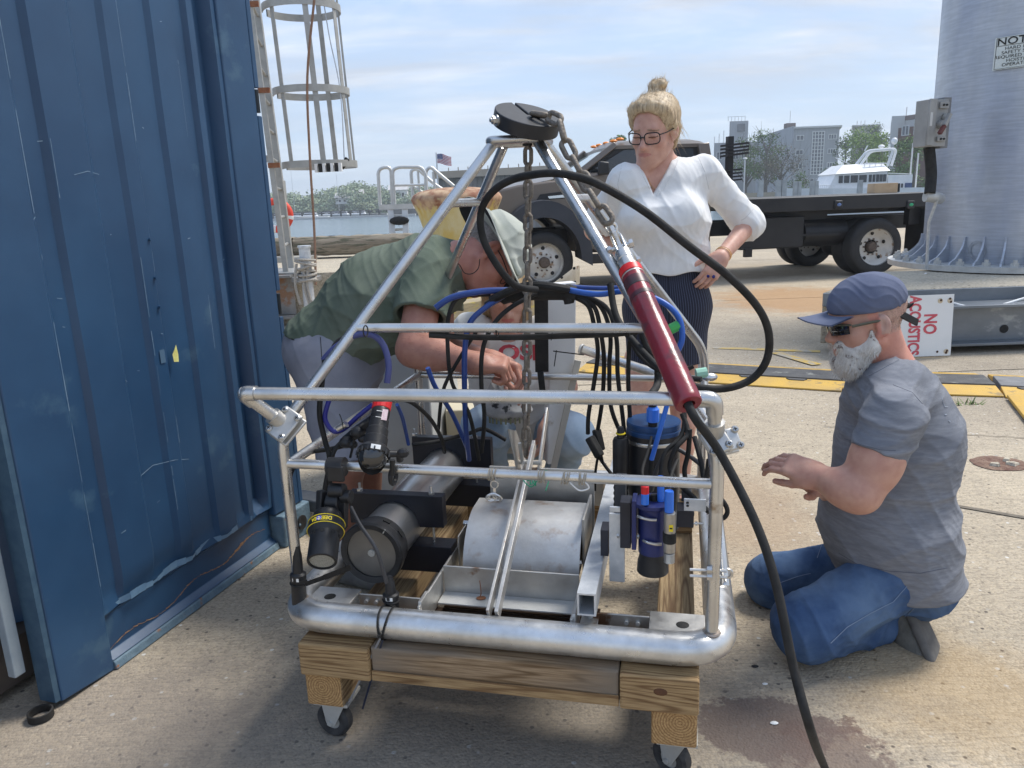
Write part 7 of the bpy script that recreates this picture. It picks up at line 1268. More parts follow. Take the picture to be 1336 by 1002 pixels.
cables = [
 ('blue cable arcing left from the bundle past the bending man\'s shoulder', [(568,402,1.95),(590,388,1.96),(630,380,1.97),(668,379,1.98)], .0085, blue_hose),
 ('blue cable looping down from the bundle in front of the crouching woman', [(660,384,1.98),(635,400,1.96),(614,420,1.95),(607,450,1.96),(606,500,1.98),(608,560,2.05),(612,600,2.12)], .0075, blue_hose),
 ('blue cable dropping diagonally behind the bumper bar', [(558,480,1.98),(568,505,2.0),(590,540,2.05),(610,585,2.1)], .0065, blue_hose),
 ('bright blue cable running right from the bundle and curling back down', [(740,378,1.98),(780,384,1.95),(820,380,1.92),(860,392,1.88),(884,412,1.86),(890,440,1.85),(882,460,1.85),(868,464,1.86)], .0075, mat('blue_bright_cable', (.02,.10,.42), rough=.4)),
 ('second blue cable running right just below the top one', [(742,374,2.0),(790,376,1.99),(840,372,1.98)], .006, blue_hose),
 ('blue cable curling behind the bumper bar on the left', [(430,520,1.66),(424,545,1.66),(434,562,1.66),(448,560,1.66),(465,545,1.66),(486,528,1.66)], .0055, mat('deep_blue_cable', (.012,.016,.20), rough=.4)),
 ('dark blue cable arching over the front rail of the pyramid on the left', [(422,470,1.70),(436,455,1.70),(462,438,1.70),(485,437,1.70),(500,450,1.70),(507,475,1.69),(505,500,1.68)], .0075, mat('hose_dull', (.05,.06,.18), rough=.45)),
 ('blue-black cable dropping from the bumper bar to the rear black board', [(518,528,1.9),(525,545,1.95),(530,566,2.0),(533,580,2.02)], .005, blue_hose),
 ('black cable running down beside the left front leg', [(424,470,1.69),(420,500,1.67),(417,540,1.66),(424,575,1.66),(430,600,1.65),(424,640,1.64),(420,680,1.64)], .0062, rubber),
 ('black cable crossing down to the lamp clamp on the left', [(428,470,1.72),(440,445,1.74),(466,436,1.74)], .0045, rubber),
 ('grey-black cable bending under the ball clamp on the left', [(455,570,1.66),(438,585,1.65),(432,605,1.64),(430,640,1.64),(428,665,1.64)], .0052, rubber),
 ('black cable sweeping from the left post to the ball clamp', [(374,640,1.68),(382,612,1.70),(400,592,1.72),(430,586,1.72),(455,580,1.70)], .0055, rubber),
 ('thin black cable lying along the left front post', [(382,670,1.66),(376,640,1.67),(380,615,1.67)], .004, rubber),
 ('slim grey cable from the lamp clamp down to the front sensor', [(458,662,1.62),(470,685,1.58),(490,715,1.55),(500,745,1.55),(504,760,1.56)], .0045, mat('cable_grey', (.05,.05,.055), rough=.5)),
 ('black cable arching from the red cap over to the rear board', [(512,522,1.75),(535,524,1.80),(560,545,1.9),(575,570,2.0),(580,590,2.1)], .0055, rubber),
 ('black cable strung under the front pyramid rail', [(560,437,1.67),(620,440,1.66),(680,440,1.64),(740,438,1.62),(800,436,1.62),(832,432,1.62)], .0065, rubber),
 ('black cable arching down beside the crouching woman\'s cheek', [(700,383,1.98),(668,400,1.95),(645,422,1.94),(630,455,1.95),(628,500,1.97),(632,545,2.0),(628,590,2.05)], .006, rubber),
 ('black cable dropping left of the blue one', [(640,384,1.99),(600,388,1.98),(586,410,1.97),(584,450,1.98),(590,500,2.0),(612,540,2.02),(625,600,2.1)], .0055, rubber),
 ('black cable crossing behind the hands', [(622,432,1.97),(598,470,1.98),(578,510,2.0),(572,560,2.05)], .005, rubber),
 ('long black cable lying over the rear black board', [(538,580,2.05),(570,576,2.08),(610,566,2.12),(632,560,2.15),(660,574,2.15)], .006, rubber),
 ('outermost of the four black cables falling to the splitters', [(750,388,2.0),(768,400,1.98),(776,430,1.98),(780,460,2.0),(775,500,2.02),(768,540,2.04),(767,566,2.05)], .006, rubber),
 ('second of the four black cables falling to the splitters', [(750,386,2.0),(775,400,1.98),(784,435,1.98),(788,470,2.0),(786,520,2.04),(780,560,2.08)], .006, rubber),
 ('third of the four black cables, curving to the ribbed sensor', [(750,384,2.0),(782,398,1.98),(796,435,1.98),(795,480,2.0),(797,530,2.02),(811,568,2.02)], .006, rubber),
 ('rightmost of the four black cables falling behind the bumper bar', [(752,383,2.0),(790,400,1.97),(804,440,1.96),(806,490,1.98),(812,540,2.0),(815,568,2.02)], .006, rubber),
 ('black cable from the splitter down to the ribbed sensor', [(784,600,2.04),(795,615,2.02),(806,626,2.0)], .005, rubber),
 ('black cable hanging straight down from the splitter', [(780,596,2.05),(777,615,2.05),(776,640,2.06)], .004, rubber),
 ('black cable hanging between the rail and the canister', [(823,432,1.90),(820,470,1.92),(820,510,1.95),(822,545,1.97)], .006, rubber),
 ('black cable running under the red sleeve to the right', [(840,400,1.80),(838,440,1.80),(858,470,1.80),(885,490,1.78),(915,495,1.75)], .007, rubber),
 ('black cable arc behind the red sleeve', [(836,424,1.9),(826,450,1.9),(850,478,1.88),(880,486,1.86),(905,478,1.85)], .0055, rubber),
 ('grey cable loop on the canister, middle one', [(850,640,1.78),(858,610,1.76),(875,585,1.75),(895,592,1.74),(914,606,1.72)], .0055, MATS['cable_grey']),
 ('black cable bunch hanging at the right front leg, left strand', [(884,500,1.8),(893,540,1.75),(888,570,1.72),(868,590,1.7),(862,620,1.68),(864,640,1.66)], .0055, rubber),
 ('black cable bunch hanging at the right front leg, middle strand', [(890,540,1.75),(897,565,1.72),(882,585,1.7),(874,610,1.7),(885,630,1.66),(906,650,1.62),(925,668,1.58)], .006, rubber),
 ('black cable bunch hanging at the right front leg, right strand', [(900,560,1.72),(898,590,1.72),(893,615,1.72),(898,640,1.72)], .006, rubber),
 ('black cable inside the right front post', [(925,600,1.60),(920,630,1.62),(914,600,1.66),(906,570,1.7)], .006, rubber),
 ('black cable bight bulging out past the right front post', [(928,640,1.60),(944,655,1.60),(949,668,1.60),(942,676,1.60),(930,664,1.60)], .0055, rubber),
 ('short black cable feeding the red-capped plug', [(842,640,1.60),(838,615,1.66),(845,590,1.75),(850,570,1.8)], .0035, rubber),
 ('thin cable rising from the steel laser plug', [(873,643,1.56),(876,620,1.62),(884,600,1.68)], .004, rubber),
]
for c_ in cables: cable(*c_)
for px, py, dd_ in ((477,432,1.66),(649,432,1.64),(821,432,1.60)): m = MB(); m.torus(P(px,py,dd_), fu, .0125, .0016, 14, 5); tag(m.build('cable_tie', rubber), {477:'black tie round the left end of the pyramid rail',649:'black tie on the pyramid rail left of the chain',821:'black tie on the pyramid rail beside the red sleeve'}[px], 'cable tie')
m = MB(); m.tube([P(874,430,1.86), P(886,424,1.86)], .013, 10); tag(m.build('green_tape', mat('tape_green', (.06,.42,.10), rough=.5)), 'bright green tape on the curled blue cable', 'tape')
m = MB(); m.tube([P(908,488,1.9), P(922,486,1.9)], .014, 10); tag(m.build('green_tape', mat('tape_mint', (.30,.55,.42), rough=.5)), 'pale green tape on the right rear leg of the frame', 'tape')
m = MB(); m.sph(P(926,492,1.9), .014, (1.5,1,.8), 12); tag(m.build('shackle', steel), 'small steel shackle at the right rear leg', 'shackle')
t = tb('white_fin', 'tall white tapered fin panel standing behind the chain', 'fin panel', P(738,600,2.42)); wf = mat('fin_white', (.66,.65,.62), (.72,.71,.69), sc=4, rough=.5, c3=(.45,.40,.33), c3t=.66, c3s=8)
F = 2.42; m = MB(); m.prism([P(711,372,F), P(752,368,F), P(751,460,F), P(742,540,F), P(722,606,F), P(714,606,F), P(716,500,F)], (-.01,.05,0)); m.build('panel', wf, t, smooth=0, bevel=.004)
m = MB(); m.bar(P(754,470,F-.02), P(722,612,F-.02), .012, .02); m.build('fin_edge', mat('fin_edge', (.45,.42,.36), rough=.6), t)
for y0_, y1_, x1_ in ((424,424,790),(458,463,762)): m = MB(); m.bar(P(722,y0_,F-.06), P(x1_,y1_,F-.12), .004, .003); m.build('dark_tie', rubber, t)
m = MB(); m.bar(P(722,424,F-.06), P(719,444,F-.06), .003,.003); m.bar(P(726,457,F-.06), P(723,478,F-.06), .003,.003) ; m.build('tie_tail', rubber, t)['kind'] = 'stuff'
m = MB(); m.bar(P(706,380,2.3), P(707,485,2.34), .042, .01, up=(0,-1,0)); m.bar(P(705,485,2.33), P(709,520,2.33), .02,.01, up=(0,-1,0)); tag(m.build('black_strap', rubber, bevel=.002), 'wide black strap hanging behind the chain left of the white fin', 'strap')
m = MB(); m.tube([P(757,455,2.5), P(858,488,2.35)], .0155, 16); pm_ = m.build('open_pipe', steel); tag(pm_, 'loose steel pipe reaching from the white fin to the right rear leg', 'pipe')
m = MB(); m.torus(P(759,456,2.49), P(858,488,2.35)-P(757,455,2.5), .0165, .003, 16, 6); attach(m.build('pipe_collar', alu_old), pm_)
t = tb('signboard', 'rusty-edged cream signboard leaning behind the frame with its lettering turned away', 'board', P(735,370,2.9)); m = MB(); m.prism([P(718,372,2.9), P(751,347,3.0), P(751,372,3.0), P(722,385,2.9)], (.02,.03,0)); m.build('board', mat('board_cream', (.50,.44,.32), (.60,.56,.47), sc=10, rough=.7, c3=(.28,.14,.06), c3t=.58, c3s=20), t, smooth=0, bevel=.002)
for px, py in ((733,362),(749,350),(750,368)): m = MB(); m.sph(P(px,py,2.93), .006, (1,.5,1), 6); m.build('bolt', rubber, t)
t = tb('checker_plate_box', 'grey box with checker-plate lid standing behind the bending man', 'box', G(530,575,0)); cp_m = mat('checker_plate', (.38,.39,.38), (.46,.47,.46), sc=12, rough=.5, metal=.3, bump=.6, bsc=140)
q = P(521,575,3.0); zt_ = P(521,457,3.0).z; w_ = .48; R_ = Matrix.Rotation(-.16, 3, 'Z')
m = MB(); m.box(Vector((q.x-.06,q.y+.30,zt_/2)), (w_,.5,zt_), R_); m.build('body', mat('box_pale', (.42,.43,.42), (.50,.51,.50), sc=3, rough=.6), t, bevel=.008)
m = MB(); m.box(Vector((q.x-.06,q.y+.30,zt_+.012)), (w_+.02,.52,.02), R_); m.build('lid', cp_m, t, bevel=.004)
lz = MB(); lz.box((0,0,0),(.026,.006,.003)); lme = lz.mesh('tread_mark', cp_m, 0)
for i in range(12):
 for j in range(11):
  if (i+j)%2 == 0 or 1: q2 = Vector((q.x-.06,q.y+.30,zt_+.0235))+R_ @ Vector((-.22+i*.04,-.22+j*.044,0)); inst('tread_mark', lme, t, Matrix.Translation(q2) @ Matrix.Rotation(.785 if (i+j)%2 else -.785, 4, 'Z'))
m = MB(); m.box(Vector((q.x+.28,q.y+.35,.18)), (.20,.35,.36)); tag(m.build('beige_crate', mat('crate_beige', (.45,.40,.28), (.52,.47,.35), sc=6, rough=.7), bevel=.006), 'beige crate between the checker-plate box and the crouching woman', 'crate')
t = tb('base_leg', 'dark flat steel leg of a lifting stand lying near the left frame post', 'stand leg', G(430,665)); m = MB(); m.bar(P(385,650,2.95), P(450,662,2.75), .09, .05); m.build('leg', mat('stand_dark', (.05,.055,.06), (.09,.095,.10), sc=10, rough=.6), t, bevel=.006); m = MB(); q = G(392,668); m.cyl(q+Vector((-.02,0,.03)), q+Vector((.02,0,.03)), .03, seg=20); m.build('castor', rubber, t)
# ================================================= SCULPTING BY DISTANCE FIELDS (bodies, clothes, hair)
def V3(*a): return np.array(a, dtype=np.float64)
def nv(v): v = np.array(v, dtype=np.float64); return v/np.linalg.norm(v)
def cap(a, b, r1, r2=None, flat=None, k=.03, op='+'):
 """round cone a-b; flat = (direction, factor) stretches the section along a direction"""
 a = np.array(a, float); b = np.array(b, float); r2 = r1 if r2 is None else r2
 if flat is not None: fn_, ff = nv(flat[0]), flat[1]
 ba = b-a; bb = ba@ba+1e-12; fmax = 1 if flat is None else max(1, ff)
 def f(p):
  q = p-a
  if flat is not None:
   h0 = np.clip((q@ba)/bb, 0, 1); q2 = q-h0[:,None]*ba; q2 = q2 + np.outer((q2@fn_)*(1/ff-1), fn_); d = np.sqrt((q2*q2).sum(1)); return (d-(r1+(r2-r1)*h0))*(1 if ff >= 1 else ff)
  h = np.clip((q@ba)/bb, 0, 1); q = q-h[:,None]*ba; return np.sqrt((q*q).sum(1))-(r1+(r2-r1)*h)
 R = max(r1, r2)*fmax; return (op, k, f, np.minimum(a,b)-R, np.maximum(a,b)+R)
def ell(c, r, M=None, k=.02, op='+'):
 c = np.array(c, float); r = np.array(r, float); M = np.eye(3) if M is None else np.array(M, float)   # columns = axes
 def f(p):
  q = (p-c)@M; k0 = np.sqrt(((q/r)**2).sum(1)); k1 = np.sqrt(((q/(r*r))**2).sum(1))+1e-9; return k0*(k0-1)/k1
 R = r.max(); return (op, k, f, c-R, c+R)
def rbox(c, h, M=None, rad=.01, k=.02, op='+'):
 c = np.array(c, float); h = np.array(h, float); M = np.eye(3) if M is None else np.array(M, float)
 def f(p):
  q = np.abs((p-c)@M)-(h-rad); return np.sqrt((np.maximum(q,0)**2).sum(1))+np.minimum(q.max(1),0)-rad
 R = np.linalg.norm(h); return (op, k, f, c-R, c+R)
def cut(o, n, k=.004):
 """keep the side of the plane opposite to n"""
 o = np.array(o, float); n = nv(n)
 return ('&', k, lambda p: (p-o)@n, None, None)
def lim(pr, planes=(), holes=()):
 """one primitive cut by planes and hollowed by others before it joins the rest"""
 op, k, f, l, h = pr
 def g(p):
  d = f(p)
  for o, n in planes: d = np.maximum(d, (p-np.array(o))@nv(n))
  for q in holes: d = np.maximum(d, -q[2](p))
  return d
 return (op, k, g, l, h)
def disp(fn): return ('d', 0, fn, None, None)
def smin(a, b, k):
 if k <= 0: return np.minimum(a, b)
 h = np.clip(.5+.5*(b-a)/k, 0, 1); return b+(a-b)*h-k*h*(1-h)
def sculpt(name, prims, vox, mats, parent, color=None, smooth_it=1):
 B = 8; bs = B*vox; adds = [p for p in prims if p[0] == '+']
 lo = np.min([p[3] for p in adds], 0)-3*vox; hi = np.max([p[4] for p in adds], 0)+3*vox; nb = np.ceil((hi-lo)/bs).astype(int)
 gx, gy, gz = np.meshgrid(*[np.arange(n) for n in nb], indexing='ij'); bi = np.stack([gx.ravel(), gy.ravel(), gz.ravel()], 1); cen = lo+(bi+.5)*bs
 rad = bs*.87
 near = np.zeros(len(cen), bool); d = np.full(len(cen), 1.0)
 for op, k, f, l, h in prims:
  if op == '+':
   m = np.all((cen > l-rad-k-.03) & (cen < h+rad+k+.03), 1); v = np.full(len(cen), 1.0); v[m] = f(cen[m]); d = smin(d, v, k)
 act = np.abs(d) < rad*1.5+.02
 for op, k, f, l, h in prims:
  if op == '-':
   m = np.all((cen > l-rad) & (cen < h+rad), 1); act |= m & (d < rad*1.3)
  elif op == '&': act |= (np.abs(f(cen)) < rad*1.1) & (d < rad*1.3)
 bi = bi[act]; cen = cen[act]; n = len(bi)
 o9 = np.arange(B+1); ox, oy, oz = np.meshgrid(o9, o9, o9, indexing='ij'); off = np.stack([ox.ravel(), oy.ravel(), oz.ravel()], 1)*vox
 D = np.full((n, (B+1)**3), .2)
 org = lo+bi*bs
 for op, k, f, l, h in prims:
  if l is None: sel = np.arange(n)
  else: sel = np.where(np.all((cen > l-rad-1.6*k-.02) & (cen < h+rad+1.6*k+.02), 1))[0]
  for s0 in range(0, len(sel), 1500):
   ss = sel[s0:s0+1500]; pts = (org[ss][:,None,:]+off[None]).reshape(-1,3); v = f(pts).reshape(len(ss), -1); c = D[ss]
   D[ss] = smin(c, v, k) if op == '+' else (-smin(-c, v, k) if op == '-' else (-smin(-c, -v, k) if op == '&' else c+v))
 D = D.reshape(n, B+1, B+1, B+1); inside = D < 0
 corners = [(i,j,k) for i in (0,1) for j in (0,1) for k in (0,1)]
 cnt = sum(inside[:, i:i+B, j:j+B, k:k+B].astype(np.int8) for i,j,k in corners); cell = (cnt > 0) & (cnt < 8)
 ci = np.argwhere(cell); acc = np.zeros((len(ci), 3)); num = np.zeros(len(ci)); bb_, x, y, z = ci.T
 for (i,j,k) in corners:
  for ax in range(3):
   if (i,j,k)[ax] == 1: continue
   i2, j2, k2 = (i+(ax==0), j+(ax==1), k+(ax==2)); a = D[bb_, x+i, y+j, z+k]; b = D[bb_, x+i2, y+j2, z+k2]; m = (a < 0) != (b < 0)
   t = np.where(m, a/(a-b+1e-20), 0); p = np.stack([np.full(len(ci), float(i)), np.full(len(ci), float(j)), np.full(len(ci), float(k))], 1); p[:,ax] += t; acc += p*m[:,None]; num += m
 vert = lo + (bi[bb_]*B + np.stack([x,y,z],1) + acc/num[:,None])*vox
 g = bi[bb_]*B+np.stack([x,y,z],1); dim = nb*B+2; gid = (g[:,0]*dim[1]+g[:,1])*dim[2]+g[:,2]; order = np.argsort(gid); sg_ = gid[order]
 def look(q):
  idx = (q[:,0]*dim[1]+q[:,1])*dim[2]+q[:,2]; k_ = np.searchsorted(sg_, idx); k_ = np.clip(k_, 0, len(sg_)-1); ok = sg_[k_] == idx; return order[k_], ok
 faces = []
 for ax in range(3):
  a = inside[:, :B, :B, :B]; sl = [slice(0,B)]*3; sl[ax] = slice(1,B+1); b = inside[:, sl[0], sl[1], sl[2]]; e = np.argwhere(a != b); gg = bi[e[:,0]]*B+e[:,1:]; s_ = a[e[:,0],e[:,1],e[:,2],e[:,3]]
  u, w = (ax+1)%3, (ax+2)%3; q = []; okk = np.ones(len(gg), bool)
  for du, dw in ((0,0),(-1,0),(-1,-1),(0,-1)):
   g2 = gg.copy(); g2[:,u] += du; g2[:,w] += dw; id_, ok = look(g2); q.append(id_); okk &= ok
  q = np.stack(q, 1)[okk]; s_ = s_[okk]; q[~s_] = q[~s_][:, ::-1]; faces.append(q)
 faces = np.concatenate(faces)
 for _ in range(smooth_it):
  s = np.zeros_like(vert); c = np.zeros(len(vert))
  for i in range(4):
   for j in ((i+1)%4, (i+3)%4): np.add.at(s, faces[:,i], vert[faces[:,j]]); np.add.at(c, faces[:,i], 1)
  c[c == 0] = 1; vert = vert*.55+(s/c[:,None])*.45
 me = bpy.data.meshes.new(name); me.vertices.add(len(vert)); me.vertices.foreach_set('co', vert.ravel()); me.loops.add(faces.size); me.loops.foreach_set('vertex_index', faces.ravel().astype(np.int32))
 me.polygons.add(len(faces)); me.polygons.foreach_set('loop_start', np.arange(0, faces.size, 4, dtype=np.int32)); me.polygons.foreach_set('loop_total', np.full(len(faces), 4, dtype=np.int32)); me.polygons.foreach_set('use_smooth', np.ones(len(faces), bool)); me.update(calc_edges=True)
 for m in (mats if isinstance(mats, list) else [mats]): me.materials.append(m)
 if color is not None:
  ca = me.color_attributes.new('tint', 'FLOAT_COLOR', 'POINT'); col = np.ones((len(vert), 4)); col[:, :3] = color(vert); ca.data.foreach_set('color', col.ravel())
 o = link(bpy.data.objects.new(name, me)); return attach(o, parent)
def attr_mat(name, rough=.5, sss=.12, bump=.25, bsc=180, var=.12, spec=.4):
 m = mat(name, (.5,.3,.22), rough=rough, sss=sss, bump=bump, bsc=bsc, bd=.0015, spec=spec); N, L = nodes(m); N = N.new; nt = m.node_tree; L = nt.links.new; b = nt.nodes['Principled BSDF']
 a = N('ShaderNodeAttribute'); a.attribute_name = 'tint'; n = N('ShaderNodeTexNoise'); n.inputs['Scale'].default_value = 38; n.inputs['Detail'].default_value = 6; tc = N('ShaderNodeTexCoord'); L(tc.outputs['Object'], n.inputs[0])
 r = N('ShaderNodeValToRGB'); r.color_ramp.elements[0].position = .3; r.color_ramp.elements[0].color = (1-var, 1-var*1.9, 1-var*1.9, 1); r.color_ramp.elements[1].position = .7; r.color_ramp.elements[1].color = (1.06,1.04,1.02,1); L(n.outputs['Fac'], r.inputs[0])
 x = N('ShaderNodeMix'); x.data_type = 'RGBA'; x.blend_type = 'MULTIPLY'; x.inputs[0].default_value = 1; L(a.outputs['Color'], x.inputs[6]); L(r.outputs[0], x.inputs[7]); L(x.outputs[2], b.inputs['Base Color']); return m
skin_m = attr_mat('skin')
def cloth(name, c1, c2, sc=20, bump=.35, bsc=420, **k): return mat(name, c1, c2, sc=sc, rough=.92, bump=bump, bsc=bsc, bd=.0015, spec=.15, **k)
def basis(fwd, up): y = nv(fwd); x = nv(np.cross(y, up)); z = np.cross(x, y); return np.stack([x, y, z], 1)
def lin(o, M): o = np.array(o, float); return lambda x, y, z: o + M@np.array([x, y, z], float)
def head_prims(o, M, s=1.0, female=False, neck_to=None, nr=.055, brow=1, nose=1.0):
 T = lin(o, M*s); E = lambda c, r, k=.02, op='+': ell(T(*c), np.array(r)*s, M, k, op); K = lambda a, b, r1, r2=None, k=.02, op='+': cap(T(*a), T(*b), r1*s, (r1 if r2 is None else r2)*s, None, k, op)
 w = .91 if female else 1
 L_ = [E((0,-.014,.034), (.075*w,.096,.086)), E((0,.028,-.026), (.059*w,.064,.078), .03), E((0,.034,-.074), (.044 if female else .050,.046,.036), .03), K((-.008,.076,-.098), (.008,.076,-.098), .017 if female else .023, k=.02)]
 for q in (-1, 1):
  L_ += [E((q*.040*w,.052,-.030), (.024,.026,.022), .02), K((q*(.055 if female else .062),.0,-.055), (q*(.022 if female else .030),.060,-.092), .014, .014, .03)]
 L_ += [K((-.034,.073,.020), (.034,.073,.020), .010 if female else .016, k=.016)]
 for q in (-1, 1): L_ += [E((q*.031,.099,.000), (.018,.018,.0135), .012, '-')]
 for q in (-1, 1): L_ += [E((q*.031,.0745,-.0005), (.0150,.0150,.0135), .004), K((q*.031-.012,.0875,-.0035), (q*.031+.012,.0865,-.0035), .0022, k=.004)]
 L_ += [K((0,.086,.006), (0,.110*nose,-.030), .0075, .0098, .012), E((0,.108*nose,-.034), (.0115,.011,.010), .008)]
 for q in (-1, 1): L_ += [E((q*.0115,.097,-.037), (.0075,.011,.008), .006), E((q*.006,.104,-.0435), (.0035,.005,.003), .003, '-')]
 L_ += [E((0,.084,-.062), (.026,.014,.024), .02), K((-.023,.0825,-.0605), (0,.0955,-.0580), .0032, .0044, .006), K((.023,.0825,-.0605), (0,.0955,-.0580), .0032, .0044, .006), K((-.017,.0855,-.0660), (.017,.0855,-.0660), .0042, k=.006), K((-.007,.0915,-.0675), (.007,.0915,-.0675), .0044, k=.006), K((-.022,.0945,-.0625), (.022,.0945,-.0625), .0012, k=.002, op='-')]
 for q in (-1, 1): L_ += [ell(T(q*.081*w,-.008,-.008), np.array([.009,.020,.032])*s, M@np.array(Matrix.Rotation(q*.45,3,'Z')), .005), ell(T(q*.092*w,.0,-.004), np.array([.008,.011,.020])*s, M, .003, '-'), E((q*.075*w,.002,-.034), (.006,.010,.010), .006)]
 if neck_to is not None: L_.append(cap(T(0,-.022,-.055), neck_to, nr*s, nr*1.08, None, .018))
 return L_, T
def hand_prims(w, f, n, side=1, curl=(.3,.4,.3), s=1.0, spread=.05, thumb=(.55,.6,.4), fk=.003, fc=None):
 w = np.array(w, float); f = nv(f); n = nv(np.array(n, float)-f*np.dot(f, n)); sd = np.cross(f, n)*side; M = np.stack([sd, f, n], 1)
 A = [rbox(w+f*.048*s, np.array([.038,.045,.0135])*s, M, .013*s, .02), cap(w, w+f*.03*s, .024*s, .026*s, (sd, 1.15), .02), ell(w+(f*.028+sd*.026+n*.008)*s, np.array([.018,.030,.016])*s, M, .012)]
 for i, (o_, l) in enumerate([(.028,.92),(.0095,1.03),(-.0095,.96),(-.028,.78)]):
  p = w+(f*(.084-.004*abs(i-1))+sd*o_)*s; d = nv(f+sd*o_*spread*30); a = 0; r = .0092*s*(1 if i < 3 else .88)
  for j, seg in enumerate((.044,.027,.021)):
   a += (fc[i] if fc else 1)*curl[j]; dd = nv(d*math.cos(a)+n*math.sin(a)); q = p+dd*seg*l*s; A.append(cap(p, q, r, r*.90, None, fk if j or True else .01)); p = q; r *= .90
 p = w+(f*.022+sd*.034+n*.006)*s; d = nv(f*thumb[0]+sd*thumb[1]+n*thumb[2]); q = p+d*.036*s; A.append(cap(p, q, .0125*s, .011*s, None, .008)); d2 = nv(d+f*.35-sd*.15+n*.1); q2 = q+d2*.030*s; A.append(cap(q, q2, .0108*s, .0098*s, None, .004)); d3 = nv(d2+f*.2); A.append(cap(q2, q2+d3*.022*s, .0098*s, .0082*s, None, .003))
 return A
def wrinkle(amp, dirs, seed=0):
 rs = np.random.RandomState(seed); ph = rs.rand(16)*6.28
 def f(p):
  v = 0
  for i, (d, fr) in enumerate(dirs):
   d = nv(d); t = nv(np.cross(d, [.3,.5,.8])); w = .55*np.sin(p@t*fr*.45+ph[i])+.35*np.sin(p@nv([.7,-.4,.6])*fr*.8+ph[i+5]); u = p@d*fr+w*2.2; msk = .5+.5*np.sin(p@nv([.2,.9,-.5])*fr*.22+ph[i+9]); v = v+(1-np.abs(np.sin(u)))**2*msk
  return -amp*(v-.5*len(dirs)*.4)
 return f
def strands(name, pts, dirs, ln, w, mt, parent, seed=0, curl=.4, lift=.25, nrm=None, rnd=.16):
 """many thin tapered hair blades rooted on pts"""
 rs = np.random.RandomState(seed); n = len(pts); d = dirs+rs.randn(n,3)*rnd; d /= np.linalg.norm(d, axis=1)[:,None]; l = ln*(0.6+.7*rs.rand(n))[:,None]; sd = np.cross(d, rs.randn(n,3)); sd /= np.linalg.norm(sd,axis=1)[:,None]+1e-9
 b = d + (nrm*lift if nrm is not None else 0); m1 = pts+b*l*.5; m2 = m1+(d+rs.randn(n,3)*curl*.35)*l*.5
 v = np.stack([pts-sd*w, pts+sd*w, m1-sd*w*.8, m1+sd*w*.8, m2], 1).reshape(-1,3); i = np.arange(n)*5
 fs = [(a, a+1, a+3, a+2) for a in i]+[(a+2, a+3, a+4) for a in i]
 me = bpy.data.meshes.new(name); me.from_pydata(v.tolist(), [], fs); me.materials.append(mt); me.update(); o = link(bpy.data.objects.new(name, me)); attach(o, parent); return tag(o, kind='stuff')
def surf_samples(o, n, seed=0, test=None):
 me = o.data; N_ = len(me.polygons); ce = np.empty(N_*3); no = np.empty(N_*3); me.polygons.foreach_get('center', ce); me.polygons.foreach_get('normal', no); ce = ce.reshape(-1,3); no = no.reshape(-1,3); idx = np.arange(N_)
 if test is not None: idx = idx[test(ce)]
 rs = np.random.RandomState(seed); k = rs.choice(idx, n, replace=len(idx) < n); return ce[k]+(rs.rand(n,3)-.5)*.003, no[k]
def np3(v): return np.array([v[0], v[1], v[2]], float)
def PN(px, py, D): return np3(P(px, py, D))
# ================================================= KNEELING MAN
KM = thing('person', 'bearded man in blue cap, grey T-shirt and jeans kneeling at the right of the frame', 'person', G(1130, 850))
fwd = nv([-1,.02,-.20]); up = [0,0,1]; MH = basis(fwd, up); hc = PN(1131, 416, 1.98); nb_ = PN(1160, 495, 1.99)
HP, TH = head_prims(hc, MH, .94, neck_to=nb_, nr=.062)
sk = V3(.52,.30,.225)
sN = PN(1166, 552, 1.765); eN = PN(1122, 643, 1.725); wN = PN(1068, 622, 1.80); sF = PN(1152, 545, 2.17); eF = PN(1100, 655, 2.14); wF = PN(1070, 628, 1.93)
body = HP + [cap(nb_, PN(1165,560,1.98), .065, .10, ([0,1,0],1.05), .05), cap(PN(1165,560,1.98), PN(1170,730,1.98), .11, .11, ([0,1,0],1.05), .05), cap(PN(1175,525,1.88), sN, .045, .053, None, .04), cap(sN, eN, .056, .049, None, .03), ell((sN+eN)/2+V3(0,.0,-.005), [.056,.06,.07], None, .04), cap(eN, wN, .046, .029, None, .02), ell(eN*.72+wN*.28, [.058,.046,.046], None, .03),
 cap(PN(1165,520,2.08), sF, .045, .053, None, .04), cap(sF, eF, .055, .047, None, .03), cap(eF, wF, .045, .029, None, .02)]
body += hand_prims(wN, PN(1020,602,1.86)-wN, [.15,.55,-.75], 1, (.35,.55,.40), .95, .0, (.9,.15,.5), .0035)
body += hand_prims(wF, PN(1030,612,1.86)-wF, [-.1,-.75,.35], -1, (.5,.65,.4), 1.0, .03, (.8,.4,.3), .0035)
def kcol(v):
 c = np.tile(sk, (len(v),1)); q = (v-hc)@MH/.94; lip = (np.abs(q[:,2]+.062) < .008)&(np.abs(q[:,0]) < .02)&(q[:,1] > .086); c[lip] = V3(.42,.15,.13)
 ear = (np.abs(q[:,0]) > .069)&(np.abs(q[:,1]) < .03)&(np.abs(q[:,2]) < .05); c[ear] = V3(.58,.27,.21); nk = (q[:,2] < -.04)&(q[:,1] < .01)&(q[:,2] > -.2); c[nk] = V3(.56,.27,.20)
 st = (q[:,1] < -.0)&(q[:,2] > -.03)&(q[:,2] < .06); c[st] = V3(.50,.33,.27); return c
kb = sculpt('body', body, .003, skin_m, KM, kcol)
tee = cloth('tee_grey', (.18,.19,.215), (.24,.25,.275), sc=30, st=(1,1,5), c3=(.14,.15,.175), c3t=.60, c3s=5, c3w=.3)
